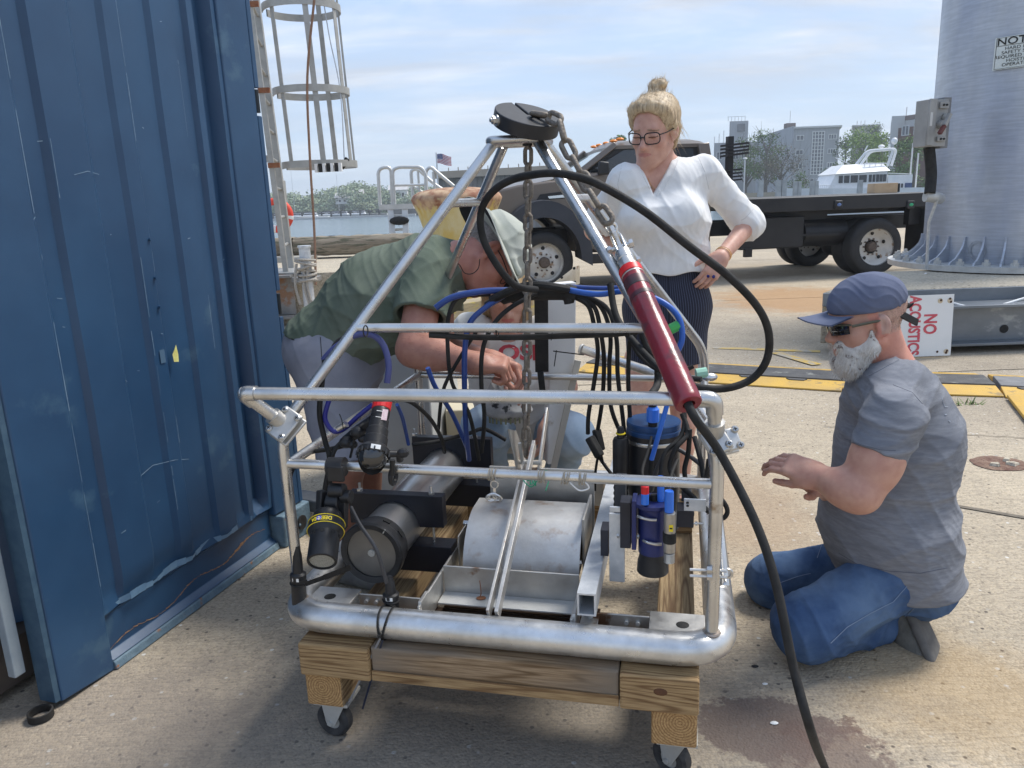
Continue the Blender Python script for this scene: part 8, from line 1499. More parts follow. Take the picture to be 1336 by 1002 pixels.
ydir = ([0,1,0],1.10); C_ = lambda a, b, r1, r2, k=.05, f=ydir: cap(a, b, r1, r2, f, k)
hemR = PN(1243,735,1.98)
T_ = [C_(PN(1160,528,1.98), PN(1162,600,1.98), .122, .142), C_(PN(1168,600,1.98), PN(1160,690,1.98), .146, .160), C_(PN(1160,690,1.98), PN(1172,770,1.98), .160, .165, .05, ([0,1,0],1.28)), ell(PN(1130,675,1.97), [.110,.150,.12], None, .06), ell(PN(1195,560,1.99), [.085,.15,.12], None, .08),
 cap(PN(1163,508,1.90), sN+V3(0,.01,.008), .066, .068, None, .08), lim(cap(sN+V3(0,0,.01), sN+(eN-sN)*.8, .070, .068, None, .03), [(sN+(eN-sN)*.47, eN-sN)], [cap(sN+(eN-sN)*.40, eN, .054, .053)]), cap(PN(1160,505,2.08), sF, .066, .07, None, .05), lim(cap(sF, sF+(eF-sF)*.8, .07, .066, None, .03), [(sF+(eF-sF)*.5, eF-sF)]), cap(PN(1160,503,1.98), PN(1163,515,1.98), .085,.09, ([0,1,0],1.2), .04)]
ad = nv(eN-sN); T_ += [disp(wrinkle(.0062, [((.7,0,.7),30),((-.5,.2,.9),24),((.1,0,1),40)], 3)), disp(wrinkle(.0016, [((.5,.2,.8),120),((-.6,.3,.6),95)], 6)), cap(PN(1162,500,1.98), PN(1146,440,1.98), .068, .066, None, .003, '-')]
zh = PN(1165,742,1.98)[2]
def hem(p): return (zh - .004 + .006*np.sin(p[:,0]*22+.8)) - p[:,2]
T_ += [('&', .003, hem, None, None)]
kt = sculpt('t_shirt', T_, .0036, tee, KM)
m = MB(); hq = [sN+(eN-sN)*.43];
jean = cloth('jeans_blue', (.030,.062,.14), (.065,.115,.22), sc=9, bump=.5, bsc=600, c3=(.13,.20,.31), c3t=.57, c3s=5, c3w=.3)
hN = PN(1182,742,1.90); kN = PN(1052,818,1.80); aN = PN(1145,812,1.90); hF = PN(1165,738,2.09); kF = PN(1008,757,2.13); aF = PN(1130,775,2.16)
J = [cap(PN(1165,725,1.98), PN(1186,752,1.98), .125, .118, ([0,1,0],1.25), .05), cap(hN, kN, .098, .084, None, .04), ell(kN, [.082,.078,.078], None, .04), cap(kN+V3(.02,.0,-.018), aN+V3(0,0,-.01), .070, .056, None, .03), cap(hF, kF, .105, .078, None, .05), ell(kF, [.078,.075,.076], None, .04), cap(kF+V3(.02,0,-.02), aF, .066, .055, None, .03),
 disp(wrinkle(.0062, [((.6,.2,-.8),30),((.9,0,.4),40)], 9)), disp(wrinkle(.0022, [((.3,.3,-.9),110),((.9,-.2,.5),90)], 16)), ('&', .004, lambda p: .004-p[:,2], None, None)]
kj = sculpt('jeans', J, .0036, jean, KM)
stm = mat('jean_stitch', (.20,.26,.36), rough=.9)
def project(o, pxs, off=.0015, r=.0011, name='seam', mt=stm, par=None):
 """thin thread laid on the surface of o under a run of photo pixels"""
 bvh = None
 from mathutils.bvhtree import BVHTree
 if not hasattr(project, 'c'): project.c = {}
 if o.name not in project.c:
  me = o.data; project.c[o.name] = BVHTree.FromPolygons([v.co for v in me.vertices], [p.vertices for p in me.polygons])
 bv = project.c[o.name]; pts = []
 for (x0,y0),(x1,y1) in zip(pxs, pxs[1:]):
  n_ = max(2, int(math.hypot(x1-x0, y1-y0)/4))
  for i in range(n_):
   h = bv.ray_cast(CAM, ray(x0+(x1-x0)*i/n_, y0+(y1-y0)*i/n_).normalized())
   if h[0] is not None: pts.append(h[0]+h[1]*off)
 if len(pts) < 2: return None
 m = MB(); m.tube(pts, r, 5); q = m.build(name, mt);
 if par is None: attach(q, o, False)
 else: attach(q, par)
 return q
project(kj, [(1194,752),(1165,785),(1135,800),(1105,818),(1080,842)]); project(kj, [(1210,776),(1190,795),(1170,815)]); project(kj, [(1016,761),(1040,752),(1062,747)]); project(kj, [(1210,776),(1222,792)]); project(kj, [(1218,748),(1232,765)])
project(kj, [(1066,728),(1072,712),(1078,706)])
h_ = None
m = MB(); from mathutils.bvhtree import BVHTree
bv = project.c[kj.name]; hit = bv.ray_cast(CAM, ray(1182,758).normalized())
if hit[0] is not None: m.lathe([(.0045,0),(.0045,.0015),(.001,.002)], hit[0], hit[1], 12, cap=False); attach(m.build('rivet', mat('copper_rivet', (.45,.20,.10), rough=.4, metal=.7)), kj, False)
m = MB(); m.bar(P(1218,787,1.86), P(1234,780,1.86), .02, .006); m.build('green_tag', mat('tag_green', (.03,.10,.08), rough=.7), KM, bevel=.002)
seam_t = mat('tee_seam', (.10,.11,.14), rough=.95)
project(kt, [(1102,572),(1125,581),(1150,587),(1173,588)], 0, .0009, mt=seam_t); project(kt, [(1165,502),(1190,512),(1206,530)], 0, .0010, mt=seam_t); project(kt, [(1082,736) if 0 else (1095,722),(1120,737),(1160,745),(1200,748),(1240,740)], .0002, .0010, mt=seam_t)
project(kt, [(1130,492),(1150,482),(1176,467)], .0, .0022, mt=tee)
pr_m = mat('shirt_print', (.42,.45,.50), rough=.9); project(kt, [(1228,517),(1232,531),(1241,531)], .0006, .0008, 'print', pr_m); project(kt, [(1232,541),(1238,541)], .0006, .0014, 'print', pr_m); project(kt, [(1237,549),(1242,551)], .0006, .0016, 'print', pr_m)
sole = mat('shoe_sole', (.11,.10,.09), (.15,.14,.125), sc=30, rough=.85); upm = mat('shoe_grey', (.13,.125,.105), (.18,.17,.15), sc=40, rough=.9, bump=.3, bsc=200)
so = PN(1207,822,1.93); sf = nv([.10,.05,.98]) ; toe = PN(1214,846,1.84); heel = PN(1196,806,1.90); sd_ = nv(heel-toe); sn_ = nv(V3(.62,-.70,.25)-sd_*np.dot(sd_, V3(.62,-.70,.25))); sx = np.cross(sd_, sn_); Ms = np.stack([sx, sd_, sn_], 1); mid = (toe+heel)/2
m_ = sculpt('shoe', [rbox(mid-sn_*.030, [.044,.075,.032], Ms, .028, .02), cap(mid-sn_*.05, PN(1172,806,1.93), .036,.040,None,.03)], .0035, upm, KM)
m_ = sculpt('shoe_sole', [rbox(mid+V3(0,0,0), [.048,.088,.012], Ms, .011, .01), ell(mid, [.048,.094,.012], Ms, .01)], .003, sole, KM)
cm = cloth('cap_cloth', (.105,.122,.185), (.135,.152,.215), sc=16)
def HC(x,y,z): return TH(x,y,z)
capd = [ell(HC(0,-.006,.050), [.080,.101,.075], MH, .01), disp(wrinkle(.0022, [((1,0,.7),95),((.5,0,1),130)], 5)), ell(HC(0,-.012,.030), [.072,.092,.083], MH, .004, '-'), cut(HC(0,0,.030), HC(0,.06,-1)-HC(0,0,0), .003), ell(HC(0,-.125,.030), [.035,.045,.026], MH, .006, '-')]
sculpt('cap', capd, .003, cm, KM)
m = MB();
def brimp(u, v, o=0):      # u across, v outward
 a = (u-.5)*2.1; r0 = .080; x = math.sin(a)*r0*1.02; y = .02+math.cos(a)*r0; e = .085*math.cos(a*.82)**.6*v; return Vector(HC(x*(1+.05*v), y+e, 0.034+.014*v-.016*abs(u-.5)*2*v - .9*(x*x)*2*v+o))
m.grid(lambda u,v: brimp(u,v), 24, 8); m.grid(lambda u,v: brimp(1-u,v,-.004), 24, 8); m.grid(lambda u,v: brimp(u,1,-.004+.004*v), 24, 1); m.build('cap_brim', cm, KM, smooth=60, fixn=False)
m = MB(); m.tube([Vector(HC(x_, -.108-.0, z_)) for x_, z_ in ((-.035,.018),(-.012,.013),(.012,.013),(.035,.018))], .010, 8, flat=.3); m.build('cap_strap', rubber, KM)
m = MB(); a_ = Vector(HC(-.035 if MH[1,0] > 0 else .035, -.100, .018)); b_ = Vector(HC(-.03 if MH[1,0] > 0 else .03, -.150, .000)); m.bar(P(1172,408,1.93), P(1197,421,1.95), .018, .006, up=(0,-1,.4)); m.build('strap_tail', rubber, KM, bevel=.001)
gm = mat('glasses_olive', (.10,.10,.07), rough=.4); sgn = 1 if (MH[1,0]) < 0 else -1
for q in (-1, 1):
 m = MB(); m.tube([Vector(HC(q*.070,.070,.006)), Vector(HC(q*.080,.02,.008)), Vector(HC(q*.081,-.012,.006)), Vector(HC(q*.079,-.028,-.004))], .0030, 8, flat=1.6); m.build('glasses_arm', gm, KM)
 m = MB(); m.grid(lambda u, v: Vector(HC(q*(.006+.060*u), .108-.030*u*u-.004*abs(v-.5), .012-.036*v*(1-.25*u))), 8, 6); m.grid(lambda u, v: Vector(HC(q*(.066-.060*u), .1065-.030*(1-u)**2, .012-.036*v*(1-.25*(1-u)))), 8, 6); m.build('lens', mat('sun_lens', (.008,.008,.009), rough=.06, spec=.9), KM, smooth=60, fixn=False)
m = MB(); m.tube([Vector(HC(-.070,.072,.010)), Vector(HC(-.035,.104,.012)), Vector(HC(0,.110,.010)), Vector(HC(.035,.104,.012)), Vector(HC(.070,.072,.010))], .0026, 8); m.build('glasses_frame', gm, KM)
bm_ = [cap(HC(-.058,.038,-.060), HC(-.036,.066,-.078), .012,.018,None,.02), cap(HC(.058,.038,-.060), HC(.036,.066,-.078), .012,.018,None,.02), cap(HC(-.062,.016,-.066), HC(-.030,.064,-.100), .013,.022,None,.03), cap(HC(.062,.016,-.066), HC(.030,.064,-.100), .013,.022,None,.03), ell(HC(0,.070,-.112), [.040,.032,.036], MH, .03), ell(HC(0,.050,-.118), [.045,.040,.030], MH, .03), cap(HC(-.020,.094,-.050), HC(.020,.094,-.050), .0075,.0075,None,.01), cap(HC(.024,.088,-.052), HC(.030,.074,-.085), .010,.014,None,.02), cap(HC(-.024,.088,-.052), HC(-.030,.074,-.085), .010,.014,None,.02), cap(HC(-.069,.020,-.020), HC(-.064,.018,-.066), .005,.012,None,.02), cap(HC(.069,.020,-.020), HC(.064,.018,-.066), .005,.012,None,.02), disp(wrinkle(.0025,[((1,.2,.2),150),((.3,.2,1),110)],2)), ell(HC(0,.100,-.062), [.017,.014,.0065], MH, .004, '-')]
beard_m = mat('beard_white', (.50,.47,.43), (.66,.63,.58), sc=60, rough=.8, c3=(.16,.12,.10), c3t=.60, c3s=30); bo = sculpt('beard', bm_, .003, beard_m, KM)
pts, nrm = surf_samples(bo, 4200, 1); dn_ = nv(HC(0,.35,-1)-HC(0,0,0)); strands('beard_hair', pts, np.tile(dn_,(len(pts),1))+nrm*.15, .013, .00045, mat('beard_strand', (.62,.60,.56), (.80,.78,.74), sc=200, rough=.6, c3=(.20,.15,.12), c3t=.66, c3s=45), KM, 1, .7)
pts, nrm = surf_samples(kb, 1800, 4, lambda c: ((lambda q: (q[:,1] < -.0)&(q[:,2] > -.035)&(q[:,2] < .035)&(q[:,1] < -.02)&(np.abs(q[:,0]) > .03))((c-hc)@MH))); strands('stubble', pts, np.tile(dn_,(len(pts),1)), .004, .0003, mat('stubble', (.20,.16,.13), rough=.8), KM, 2)
# ================================================= STANDING WOMAN
WM = thing('person', 'standing woman with blond hair up, glasses, white V-neck blouse and dark striped skirt', 'person', Vector((.52, 2.86, 0)))
WD = 2.80; fwd = nv([-.52,-.78,-.30]); MW = basis(fwd, [.05,0,1]); hw = PN(853, 169, WD+.0); nbw = PN(870, 232, WD+.085)
HPw, TW = head_prims(hw, MW, .98, True, neck_to=nbw, nr=.046)
HW = lambda x,y,z: TW(x,y,z)
sR = PN(816, 238, WD-.01); sL = PN(918, 226, WD+.08); eR = PN(776, 300, WD+.16); eL = PN(977, 292, WD+.14); wR = PN(812, 336, WD+.10); wL = PN(940, 336, WD-.02)
cx_t = PN(866, 300, WD+.06);
bw = HPw + [cap(nbw, PN(866,265,WD+.075), .050, .082, ([1,0,0],1.35), .05), cap(PN(866,265,WD+.075), PN(870,350,WD+.08), .082, .09, ([1,0,0],1.3), .05), cap(PN(866,236,WD+.05), sR, .04,.045,None,.05), cap(PN(866,230,WD+.05), sL, .04,.045,None,.05),
 cap(sR, eR, .044,.038,None,.02), cap(eR, wR, .036,.024,None,.02), cap(sL, eL, .044,.039,None,.02), cap(eL, wL, .037,.0245,None,.02)]
bw += hand_prims(wR, V3(.6,-.2,-.75), V3(.2,.9,-.1), 1, (.45,.45,.35), .88, .03, (.7,.6,.2), .0025)
bw += hand_prims(wL, V3(-.55,-.25,-.80), V3(-.2,.9,-.1), -1, (.45,.45,.35), .88, .03, (.7,.6,.2), .0025)
fzW = 0;
hipR = PN(845, 385, WD+.08); hipL = PN(893, 383, WD+.10)
for hx in (-.085, .085):
 b0 = V3(cx_t[0]+hx*.9, cx_t[1]+.02, .62); b1 = V3(cx_t[0]+hx, cx_t[1]+.0, .36); b2 = V3(cx_t[0]+hx*1.05, cx_t[1]+.04, .07)
 bw += [cap(b0, b1, .066, .046, None, .03), cap(b1, b1+(b2-b1)*.35+V3(0,.01,0), .048,.045,None,.02), cap(b1+(b2-b1)*.35, b2, .044,.030,None,.02), cap(b2+V3(0,.02,-.035), b2+V3(-.01,-.13,-.045), .030,.026,None,.02)]
skw = V3(.60,.36,.275)
def wcol(v):
 c = np.tile(skw, (len(v),1)); q = ((v-hw)@MW)/.98; lip = ((q[:,0]/.0235)**2+((q[:,2]+.0625)/.0072)**2 < 1)&(q[:,1] > .078)&(q[:,1] < .12); c[lip] = V3(.52,.24,.21)
 br = (np.abs(q[:,2]-.0185-.004*np.cos(q[:,0]*60)) < .0026)&(np.abs(np.abs(q[:,0])-.031) < .017)&(q[:,1] > .05); c[br] = V3(.33,.22,.15)
 ck = np.exp(-((np.abs(q[:,0])-.045)/.018)**2-((q[:,2]+.030)/.018)**2)*(q[:,1] > .03); c = c*(1-ck[:,None]*.18)+V3(.62,.26,.21)*ck[:,None]*.18
 ns = np.exp(-((q[:,2]+.034)/.010)**2)*(q[:,1] > .103); c = c*(1-ns[:,None]*.2)+V3(.62,.25,.2)*ns[:,None]*.2
 for (px, py) in ((913,349),(921,357),(929,362),(936,354)): pass
 lid = (np.linalg.norm(q,axis=1) < .14)&(np.abs(np.abs(q[:,0])-.031) < .015)&(np.abs(q[:,2]+.0045) < .0022)&(q[:,1] > .07)&(q[:,1] < .11); c[lid] = V3(.14,.08,.06)
 return c
wb_ = sculpt('body', bw, .003, skin_m, WM, wcol)
bl = cloth('blouse_white', (.70,.70,.69), (.78,.78,.77), sc=12, bump=.2, bsc=500)
xf = ([1,0,-.0],1.38)
hemz = PN(870,357,WD)[2]
B_ = [cap(PN(866,245,WD+.07), PN(864,290,WD+.05), .108,.118, xf, .05), cap(PN(864,290,WD+.05), PN(870,352,WD+.08), .118,.112, xf, .05), cap(PN(870,352,WD+.08), PN(871,372,WD+.08), .112,.110, xf, .05), ell(PN(835,283,WD-.045), [.070,.055,.060], None, .05), ell(PN(888,281,WD-.035), [.070,.055,.060], None, .05),
 cap(PN(862,243,WD+.05), sR+V3(0,0,.0), .056,.060,None,.05), cap(PN(866,238,WD+.05), sL, .056,.060,None,.05),
 lim(cap(sR+V3(.0,0,.005), eR, .054, .066, None, .04), [(sR+(eR-sR)*.86, eR-sR)], [cap(eR-(eR-sR)*.2, eR+(eR-sR)*.3, .058)]),
 lim(cap(sL, eL, .055, .059, None, .04), [], []), lim(cap(eL, eL+(wL-eL)*.5, .057, .055, None, .02), [(eL+(wL-eL)*.16, wL-eL)], [cap(eL+(wL-eL)*.10, wL, .046)]),
 disp(wrinkle(.0045, [((.8,0,.5),30),((.5,0,-.8),40),((1,.2,-.1),52)], 14)), disp(wrinkle(.0013, [((.9,.2,.3),130),((.6,.3,.8),100)], 17))]
vn = PN(857, 254, WD-.10); vm = PN(868, 205, WD-.02)
def vneck(p):      # V opening: a wedge in front of the chest
 q = p-vn; a = np.abs(q[:,0]-.10*q[:,2])-(q[:,2])*.52; return np.maximum(np.maximum(a, -q[:,2]), q[:,1]-.165-.0*q[:,2])
B_ += [('-', .004, vneck, vn-.22, vn+.30), ('&', .003, lambda p: hemz+.006*np.sin(p[:,0]*40)-p[:,2], None, None)]
wt = sculpt('blouse', B_, .0036, bl, WM)
sm = mat('blouse_seam', (.52,.52,.51), rough=.95)
project(wt, [(832,212),(838,228),(846,243),(856,256),(868,243),(880,222),(886,205)], .0004, .0016, mt=bl, name='neck_band')
project(wt, [(908,198),(920,225),(926,252)], 0, .0009, mt=sm); project(wt, [(812,212),(806,240),(810,262)], 0, .0009, mt=sm); project(wt, [(985,270),(972,285),(962,290)], 0, .0010, mt=sm)
skm = mat('skirt_navy', (.010,.012,.024), (.016,.018,.032), sc=20, rough=.85); N_, L_ = nodes(skm); nt_ = skm.node_tree; pb = nt_.nodes['Principled BSDF']; tcn = nt_.nodes.new('ShaderNodeTexCoord'); sx_n = nt_.nodes.new('ShaderNodeSeparateXYZ'); nt_.links.new(tcn.outputs['Object'], sx_n.inputs[0]); ax_ = nt_.nodes.new('ShaderNodeMath'); ax_.operation = 'SUBTRACT'; ax_.inputs[1].default_value = float(cx_t[0]); nt_.links.new(sx_n.outputs[0], ax_.inputs[0]); ay_ = nt_.nodes.new('ShaderNodeMath'); ay_.operation = 'SUBTRACT'; ay_.inputs[1].default_value = float(cx_t[1]); nt_.links.new(sx_n.outputs[1], ay_.inputs[0]); mm_ = nt_.nodes.new('ShaderNodeMath'); mm_.operation = 'ARCTAN2'; nt_.links.new(ax_.outputs[0], mm_.inputs[0]); nt_.links.new(ay_.outputs[0], mm_.inputs[1]); fr_ = nt_.nodes.new('ShaderNodeMath'); fr_.operation = 'MULTIPLY'; fr_.inputs[1].default_value = 13; nt_.links.new(mm_.outputs[0], fr_.inputs[0]); f2 = nt_.nodes.new('ShaderNodeMath'); f2.operation = 'FRACT'; nt_.links.new(fr_.outputs[0], f2.inputs[0]); gt = nt_.nodes.new('ShaderNodeMath'); gt.operation = 'GREATER_THAN'; gt.inputs[1].default_value = .84; nt_.links.new(f2.outputs[0], gt.inputs[0]); mx_ = nt_.nodes.new('ShaderNodeMix'); mx_.data_type = 'RGBA'; nt_.links.new(gt.outputs[0], mx_.inputs[0]); mx_.inputs[6].default_value = (.010,.012,.026,1); mx_.inputs[7].default_value = (.085,.10,.16,1); nt_.links.new(mx_.outputs[2], pb.inputs['Base Color'])
zs = PN(870,476,WD)[2]
S_ = [cap(PN(871,362,WD+.08), PN(870,400,WD+.08), .110,.122, ([1,0,0],1.30), .04), cap(PN(870,400,WD+.08), PN(869,520,WD+.06), .122,.114, ([1,0,0],1.30), .04), disp(wrinkle(.0035, [((1,0,.2),20)], 4)), ('&', .003, lambda p: zs-p[:,2], None, None), ('-', .004, lambda p: np.maximum(np.sqrt(((p[:,0]-cx_t[0])/1.25)**2+(p[:,1]-cx_t[1])**2)-.100, p[:,2]-zs-.04), cx_t-.3-V3(0,0,.6), cx_t+.3)]
ws = sculpt('skirt', S_, .004, skm, WM);
m = MB(); m.bar(P(889,365,WD-.07), P(895,366,WD-.07), .012, .006); m.build('skirt_tab', skm, WM) if 0 else None
hairc = mat('hair_blond', (.46,.34,.20), (.62,.49,.32), sc=70, rough=.55, c3=(.25,.17,.10), c3t=.56, c3s=40, st=(2.5,2.5,.35), c3w=.2)
H_ = [ell(HW(0,-.024,.044), [.084,.097,.080], MW, .02), ell(HW(0,.048,.092), [.052,.032,.024], MW, .03), cap(HW(-.058,.035,.075), HW(-.074,.0,.010), .020,.012,None,.02), cap(HW(.058,.035,.075), HW(.074,.0,.010), .020,.012,None,.02), ell(HW(0,-.085,.030), [.060,.035,.060], MW, .03), ell(HW(.005,-.070,.132), [.032,.034,.024], MW, .014), ell(HW(-.012,-.064,.140), [.020,.024,.016], MW, .006), cap(HW(.064,-.050,.02), HW(.078,-.045,-.10), .024,.010,None,.03), cap(HW(.03,-.09,.0), HW(.05,-.08,-.12), .034,.014,None,.03), cap(HW(-.060,-.055,-.010), HW(-.052,-.050,-.075), .022,.008,None,.02), cap(HW(.062,-.045,.0), HW(.060,-.035,-.10), .020,.006,None,.02),
 ell(HW(0,.074,.012), [.061,.062,.063], MW, .01, '-'), disp(lambda p: .0009*np.sin(((p-hw)@MW)[:,0]*170+6*np.sin(((p-hw)@MW)[:,2]*22)+((p-hw)@MW)[:,1]*60)+.0006*np.sin(((p-hw)@MW)[:,1]*230+3*np.sin(((p-hw)@MW)[:,0]*30)))]
ho = sculpt('hair', H_, .003, hairc, WM)
pts, nrm = surf_samples(ho, 9000, 3); q = (pts-hw)@MW; tgt = HW(0,-.07,.145); dr = tgt-pts; dr -= nrm*np.sum(dr*nrm,1)[:,None]; dr /= np.linalg.norm(dr,axis=1)[:,None]+1e-9
hs_ = mat('hair_strand', (.70,.56,.37), (.50,.37,.22), sc=90, rough=.5, c3=(.82,.70,.50), c3t=.58, c3s=60); strands('hair_strand', pts-nrm*.002, dr, .020, .00055, hs_, WM, 3, .03, .0, nrm, .05)
k = q[:,2] < .02; bp_ = pts[k][:320]; strands('hair_wisp', bp_, np.tile(nv([.35,.1,-.75]),(len(bp_),1)), .055, .0006, hs_, WM, 5, .3, .05, nrm[k][:320])
tp = pts[q[:,2] > .10][:300]; strands('hair_wisp', tp, np.tile(nv([.3,.1,.8]),(len(tp),1)), .022, .0005, hs_, WM, 6, .9)
gb = mat('glasses_black', (.008,.008,.009), rough=.25)
for q_ in (-1, 1):
 m = MB(); ctr = (q_*.0325, .103, -.006); pts_ = []
 for k_ in range(25):
  a = 2*math.pi*k_/24; ca_, sa__ = math.cos(a), math.sin(a); sx1 = abs(ca_)**.6*math.copysign(1,ca_)*.0255; sz1 = abs(sa__)**.6*math.copysign(1,sa__)*.0195; pts_.append(Vector(HW(ctr[0]+sx1, ctr[1]-abs(ctr[0]+sx1)**2*4.5, ctr[2]+sz1)))
 m.tube(pts_, .0021, 8, cap=False); m.build('glasses_rim', gb, WM)
 m = MB(); m.tube([Vector(HW(q_*.057,.089,.004)), Vector(HW(q_*.072,.060,.004)), Vector(HW(q_*.080,.0,.004)), Vector(HW(q_*.079,-.015,-.004))], .0022, 8); m.build('glasses_arm', gb, WM)
m = MB(); m.tube([Vector(HW(-.009,.104,-.002)), Vector(HW(0,.107,.001)), Vector(HW(.009,.104,-.002))], .0019, 8); m.build('glasses_bridge', gb, WM)
gd = mat('gold', (.75,.52,.25), rough=.25, metal=1)
project(wb_, [(845,232),(850,243),(855,248),(861,245),(870,230)], .001, .0011, 'necklace', gd, WM)
wd_ = nv(wL-eL)
for s_ in (.90,.93): m = MB(); m.torus(Vector(eL+(wL-eL)*s_), Vector(wd_)+Vector((.1,0,.05)), .030, .0014, 24, 5); m.build('bracelet', gd, WM)
nb2 = mat('nail_blue', (.015,.02,.16), rough=.25)
fdir = nv(V3(-.55,-.25,-.80))
from mathutils.bvhtree import BVHTree
bvb = project.c[wb_.name]
for (px, py) in ((917,350),(924,360),(931,361)):
 h = bvb.ray_cast(CAM, ray(px,py).normalized())
 if h[0] is not None and h[0].y < 3.2: m = MB(); m.sph(h[0], .006, (1,.5,1.2), 8); m.build('fingernail', nb2, WM)
for hx in (-.085, .085):
 b2 = V3(cx_t[0]+hx*1.05, cx_t[1]+.04, .03); sculpt('shoe', [cap(b2+V3(0,.02,.0), b2+V3(-.01,-.14,-.005), .036, .032, None, .02), ('&', .003, lambda p: .003-p[:,2], None, None), ('&', .003, lambda p: p[:,2]-.05, None, None)], .005, cloth('shoe_black', (.02,.02,.022), (.04,.04,.04)), WM)
# ================================================= BENDING MAN
BM = thing('person', 'man in green T-shirt, grey shorts and sun hat bending over the left of the frame', 'person', Vector((-.52, 2.3, 0)))
fwd = nv([.42,-.16,-.85]); MB_ = basis(fwd, [.78,.34,.50]); hb = PN(640, 333, 2.42); nb3 = PN(590, 345, 2.41)
HPb, TB = head_prims(hb, MB_, 1.0, neck_to=nb3, nr=.056); HB = lambda x,y,z: TB(x,y,z)
sb = PN(558, 366, 2.31); eb = PN(540, 456, 2.16); wb = PN(620, 474, 2.06); sb2 = PN(570, 358, 2.58); eb2 = PN(575, 452, 2.52); wb2 = PN(640, 470, 2.18)
hipn = PN(428, 468, 2.36); kn = PN(452, 600, 2.32); hipf = PN(440, 466, 2.56); knf = PN(478, 592, 2.56)
an = V3(kn[0]-.05, kn[1]+.04, .09); anf = V3(knf[0]-.02, knf[1]+.05, .09)
bb3 = HPb + [cap(nb3, PN(545,360,2.42), .062, .085, None, .04), cap(PN(545,362,2.44), PN(440,440,2.45), .085, .09, None, .05), cap(sb, eb, .057,.050,None,.03), cap(eb, wb, .049,.031,None,.02), ell(eb*.7+wb*.3, [.06,.045,.047], None, .03), cap(sb2, eb2, .055,.046,None,.03), cap(eb2, wb2, .045,.030,None,.02),
 cap(hipn, kn, .085,.062,None,.03), cap(kn, an, .060,.036,None,.03), ell(kn*.65+an*.35+V3(-.015,.02,0), [.055,.060,.10], None, .03), cap(hipf, knf, .085,.062,None,.03), cap(knf, anf, .060,.036,None,.03), cap(an, an+V3(.16,-.10,-.055), .036,.026,None,.02), cap(anf, anf+V3(.16,-.08,-.055), .036,.026,None,.02)]
bb3 += hand_prims(wb, V3(.93,-.12,-.05), V3(.1,.25,-1), 1, (1.25,1.35,.9), 1.0, .0, (.75,.15,.75), .0035)
bb3 += hand_prims(wb2, V3(.95,-.25,-.25), V3(.05,-.3,-.9), -1, (.9,.9,.7), 1.0, .0, (.75,.15,.75), .0035)
skb = V3(.42,.215,.155)
def bcol(v):
 c = np.tile(skb, (len(v),1)); q = (v-hb)@MB_; lip = ((q[:,0]/.020)**2+((q[:,2]+.0625)/.007)**2 < 1)&(q[:,1] > .085)&(q[:,1] < .12); c[lip] = V3(.36,.13,.11)
 hd = (np.abs(q) < .13).all(1); c[hd] = V3(.46,.22,.165); leg = v[:,2] < .62; c[leg & ~hd] = V3(.34,.17,.115); return c
bbo = sculpt('body', bb3, .0034, skin_m, BM, bcol)
grn = cloth('tee_green', (.095,.122,.092), (.125,.152,.118), sc=10, c3=(.165,.19,.15), c3t=.60, c3s=4, c3w=.3)
G_ = [cap(PN(560,362,2.44), PN(503,388,2.45), .135,.148,([.2,1,0],1.15),.05), cap(PN(503,388,2.45), PN(432,452,2.45), .150,.138,([.2,1,0],1.15),.05), ell(PN(485,405,2.44), [.15,.17,.13], None, .06), cap(PN(432,452,2.45), PN(412,480,2.45), .138,.140,([.2,1,0],1.15),.05), cap(PN(592,343,2.42), PN(560,358,2.42), .068,.12,None,.04),
 lim(cap(sb+V3(0,.02,.01), sb+(eb-sb)*.75, .080,.088,None,.03), [(sb+(eb-sb)*.56, eb-sb)], [cap(sb+(eb-sb)*.42, eb, .066)]), lim(cap(sb2, sb2+(eb2-sb2)*.75, .078,.08,None,.03), [(sb2+(eb2-sb2)*.5, eb2-sb2)]),
 disp(wrinkle(.0058, [((.55,0,-.85),30),((.9,.1,.4),38),((.2,0,-1),26)], 21)), disp(wrinkle(.0018, [((.6,.2,-.8),105),((.9,.3,.3),85)], 22))]
hA = PN(370,422,2.45); hB_ = PN(500,482,2.45); hn = np.cross(hB_-hA, V3(0,1,0)); hn = nv(hn)*(1 if np.dot(nv(np.cross(hB_-hA, V3(0,1,0))), PN(520,350,2.45)-hA) > 0 else -1)
def hemb(p): q = -(p-hA)@hn + .012*np.sin(p[:,0]*28); return np.where(p[:,0] < PN(508,400,2.45)[0], q, -.05)
G_ += [('&', .004, hemb, None, None), cap(PN(594,343,2.41), PN(640,333,2.41), .060,.058,None,.003,'-')]
bt_ = sculpt('t_shirt', G_, .0038, grn, BM)
tcol = mat('collar_green', (.07,.10,.08), rough=.95); project(bt_, [(587,318),(592,332),(590,350),(583,368)], 0, .0022, mt=grn, name='neck_band'); project(bt_, [(525,398),(548,402),(570,405),(585,404)], 0, .0010, mt=tcol); project(bt_, [(553,322),(530,350),(520,382),(524,400)], 0, .0009, mt=tcol)
sh = cloth('shorts_grey', (.23,.235,.275), (.29,.295,.335), sc=10)
za = PN(445,596,2.35)[2]
S3 = [cap(PN(425,455,2.45), PN(445,480,2.45), .138,.138,([.2,1,0],1.15),.05), lim(cap(hipn, kn, .112,.092,None,.04), [], []), cap(hipf, knf, .110,.092,None,.03), disp(wrinkle(.0065, [((.8,0,.5),28),((.2,0,1),34),((.7,.2,-.7),44)], 31)), ('&', .003, lambda p: za+.02*np.sin(p[:,0]*9)-p[:,2], None, None), cap(kn+(hipn-kn)*.12, kn+(kn-hipn)*.3, .074, None, None, .003, '-'), cap(knf+(hipf-knf)*.12, knf+(knf-hipf)*.3, .074, None, None, .003, '-')]
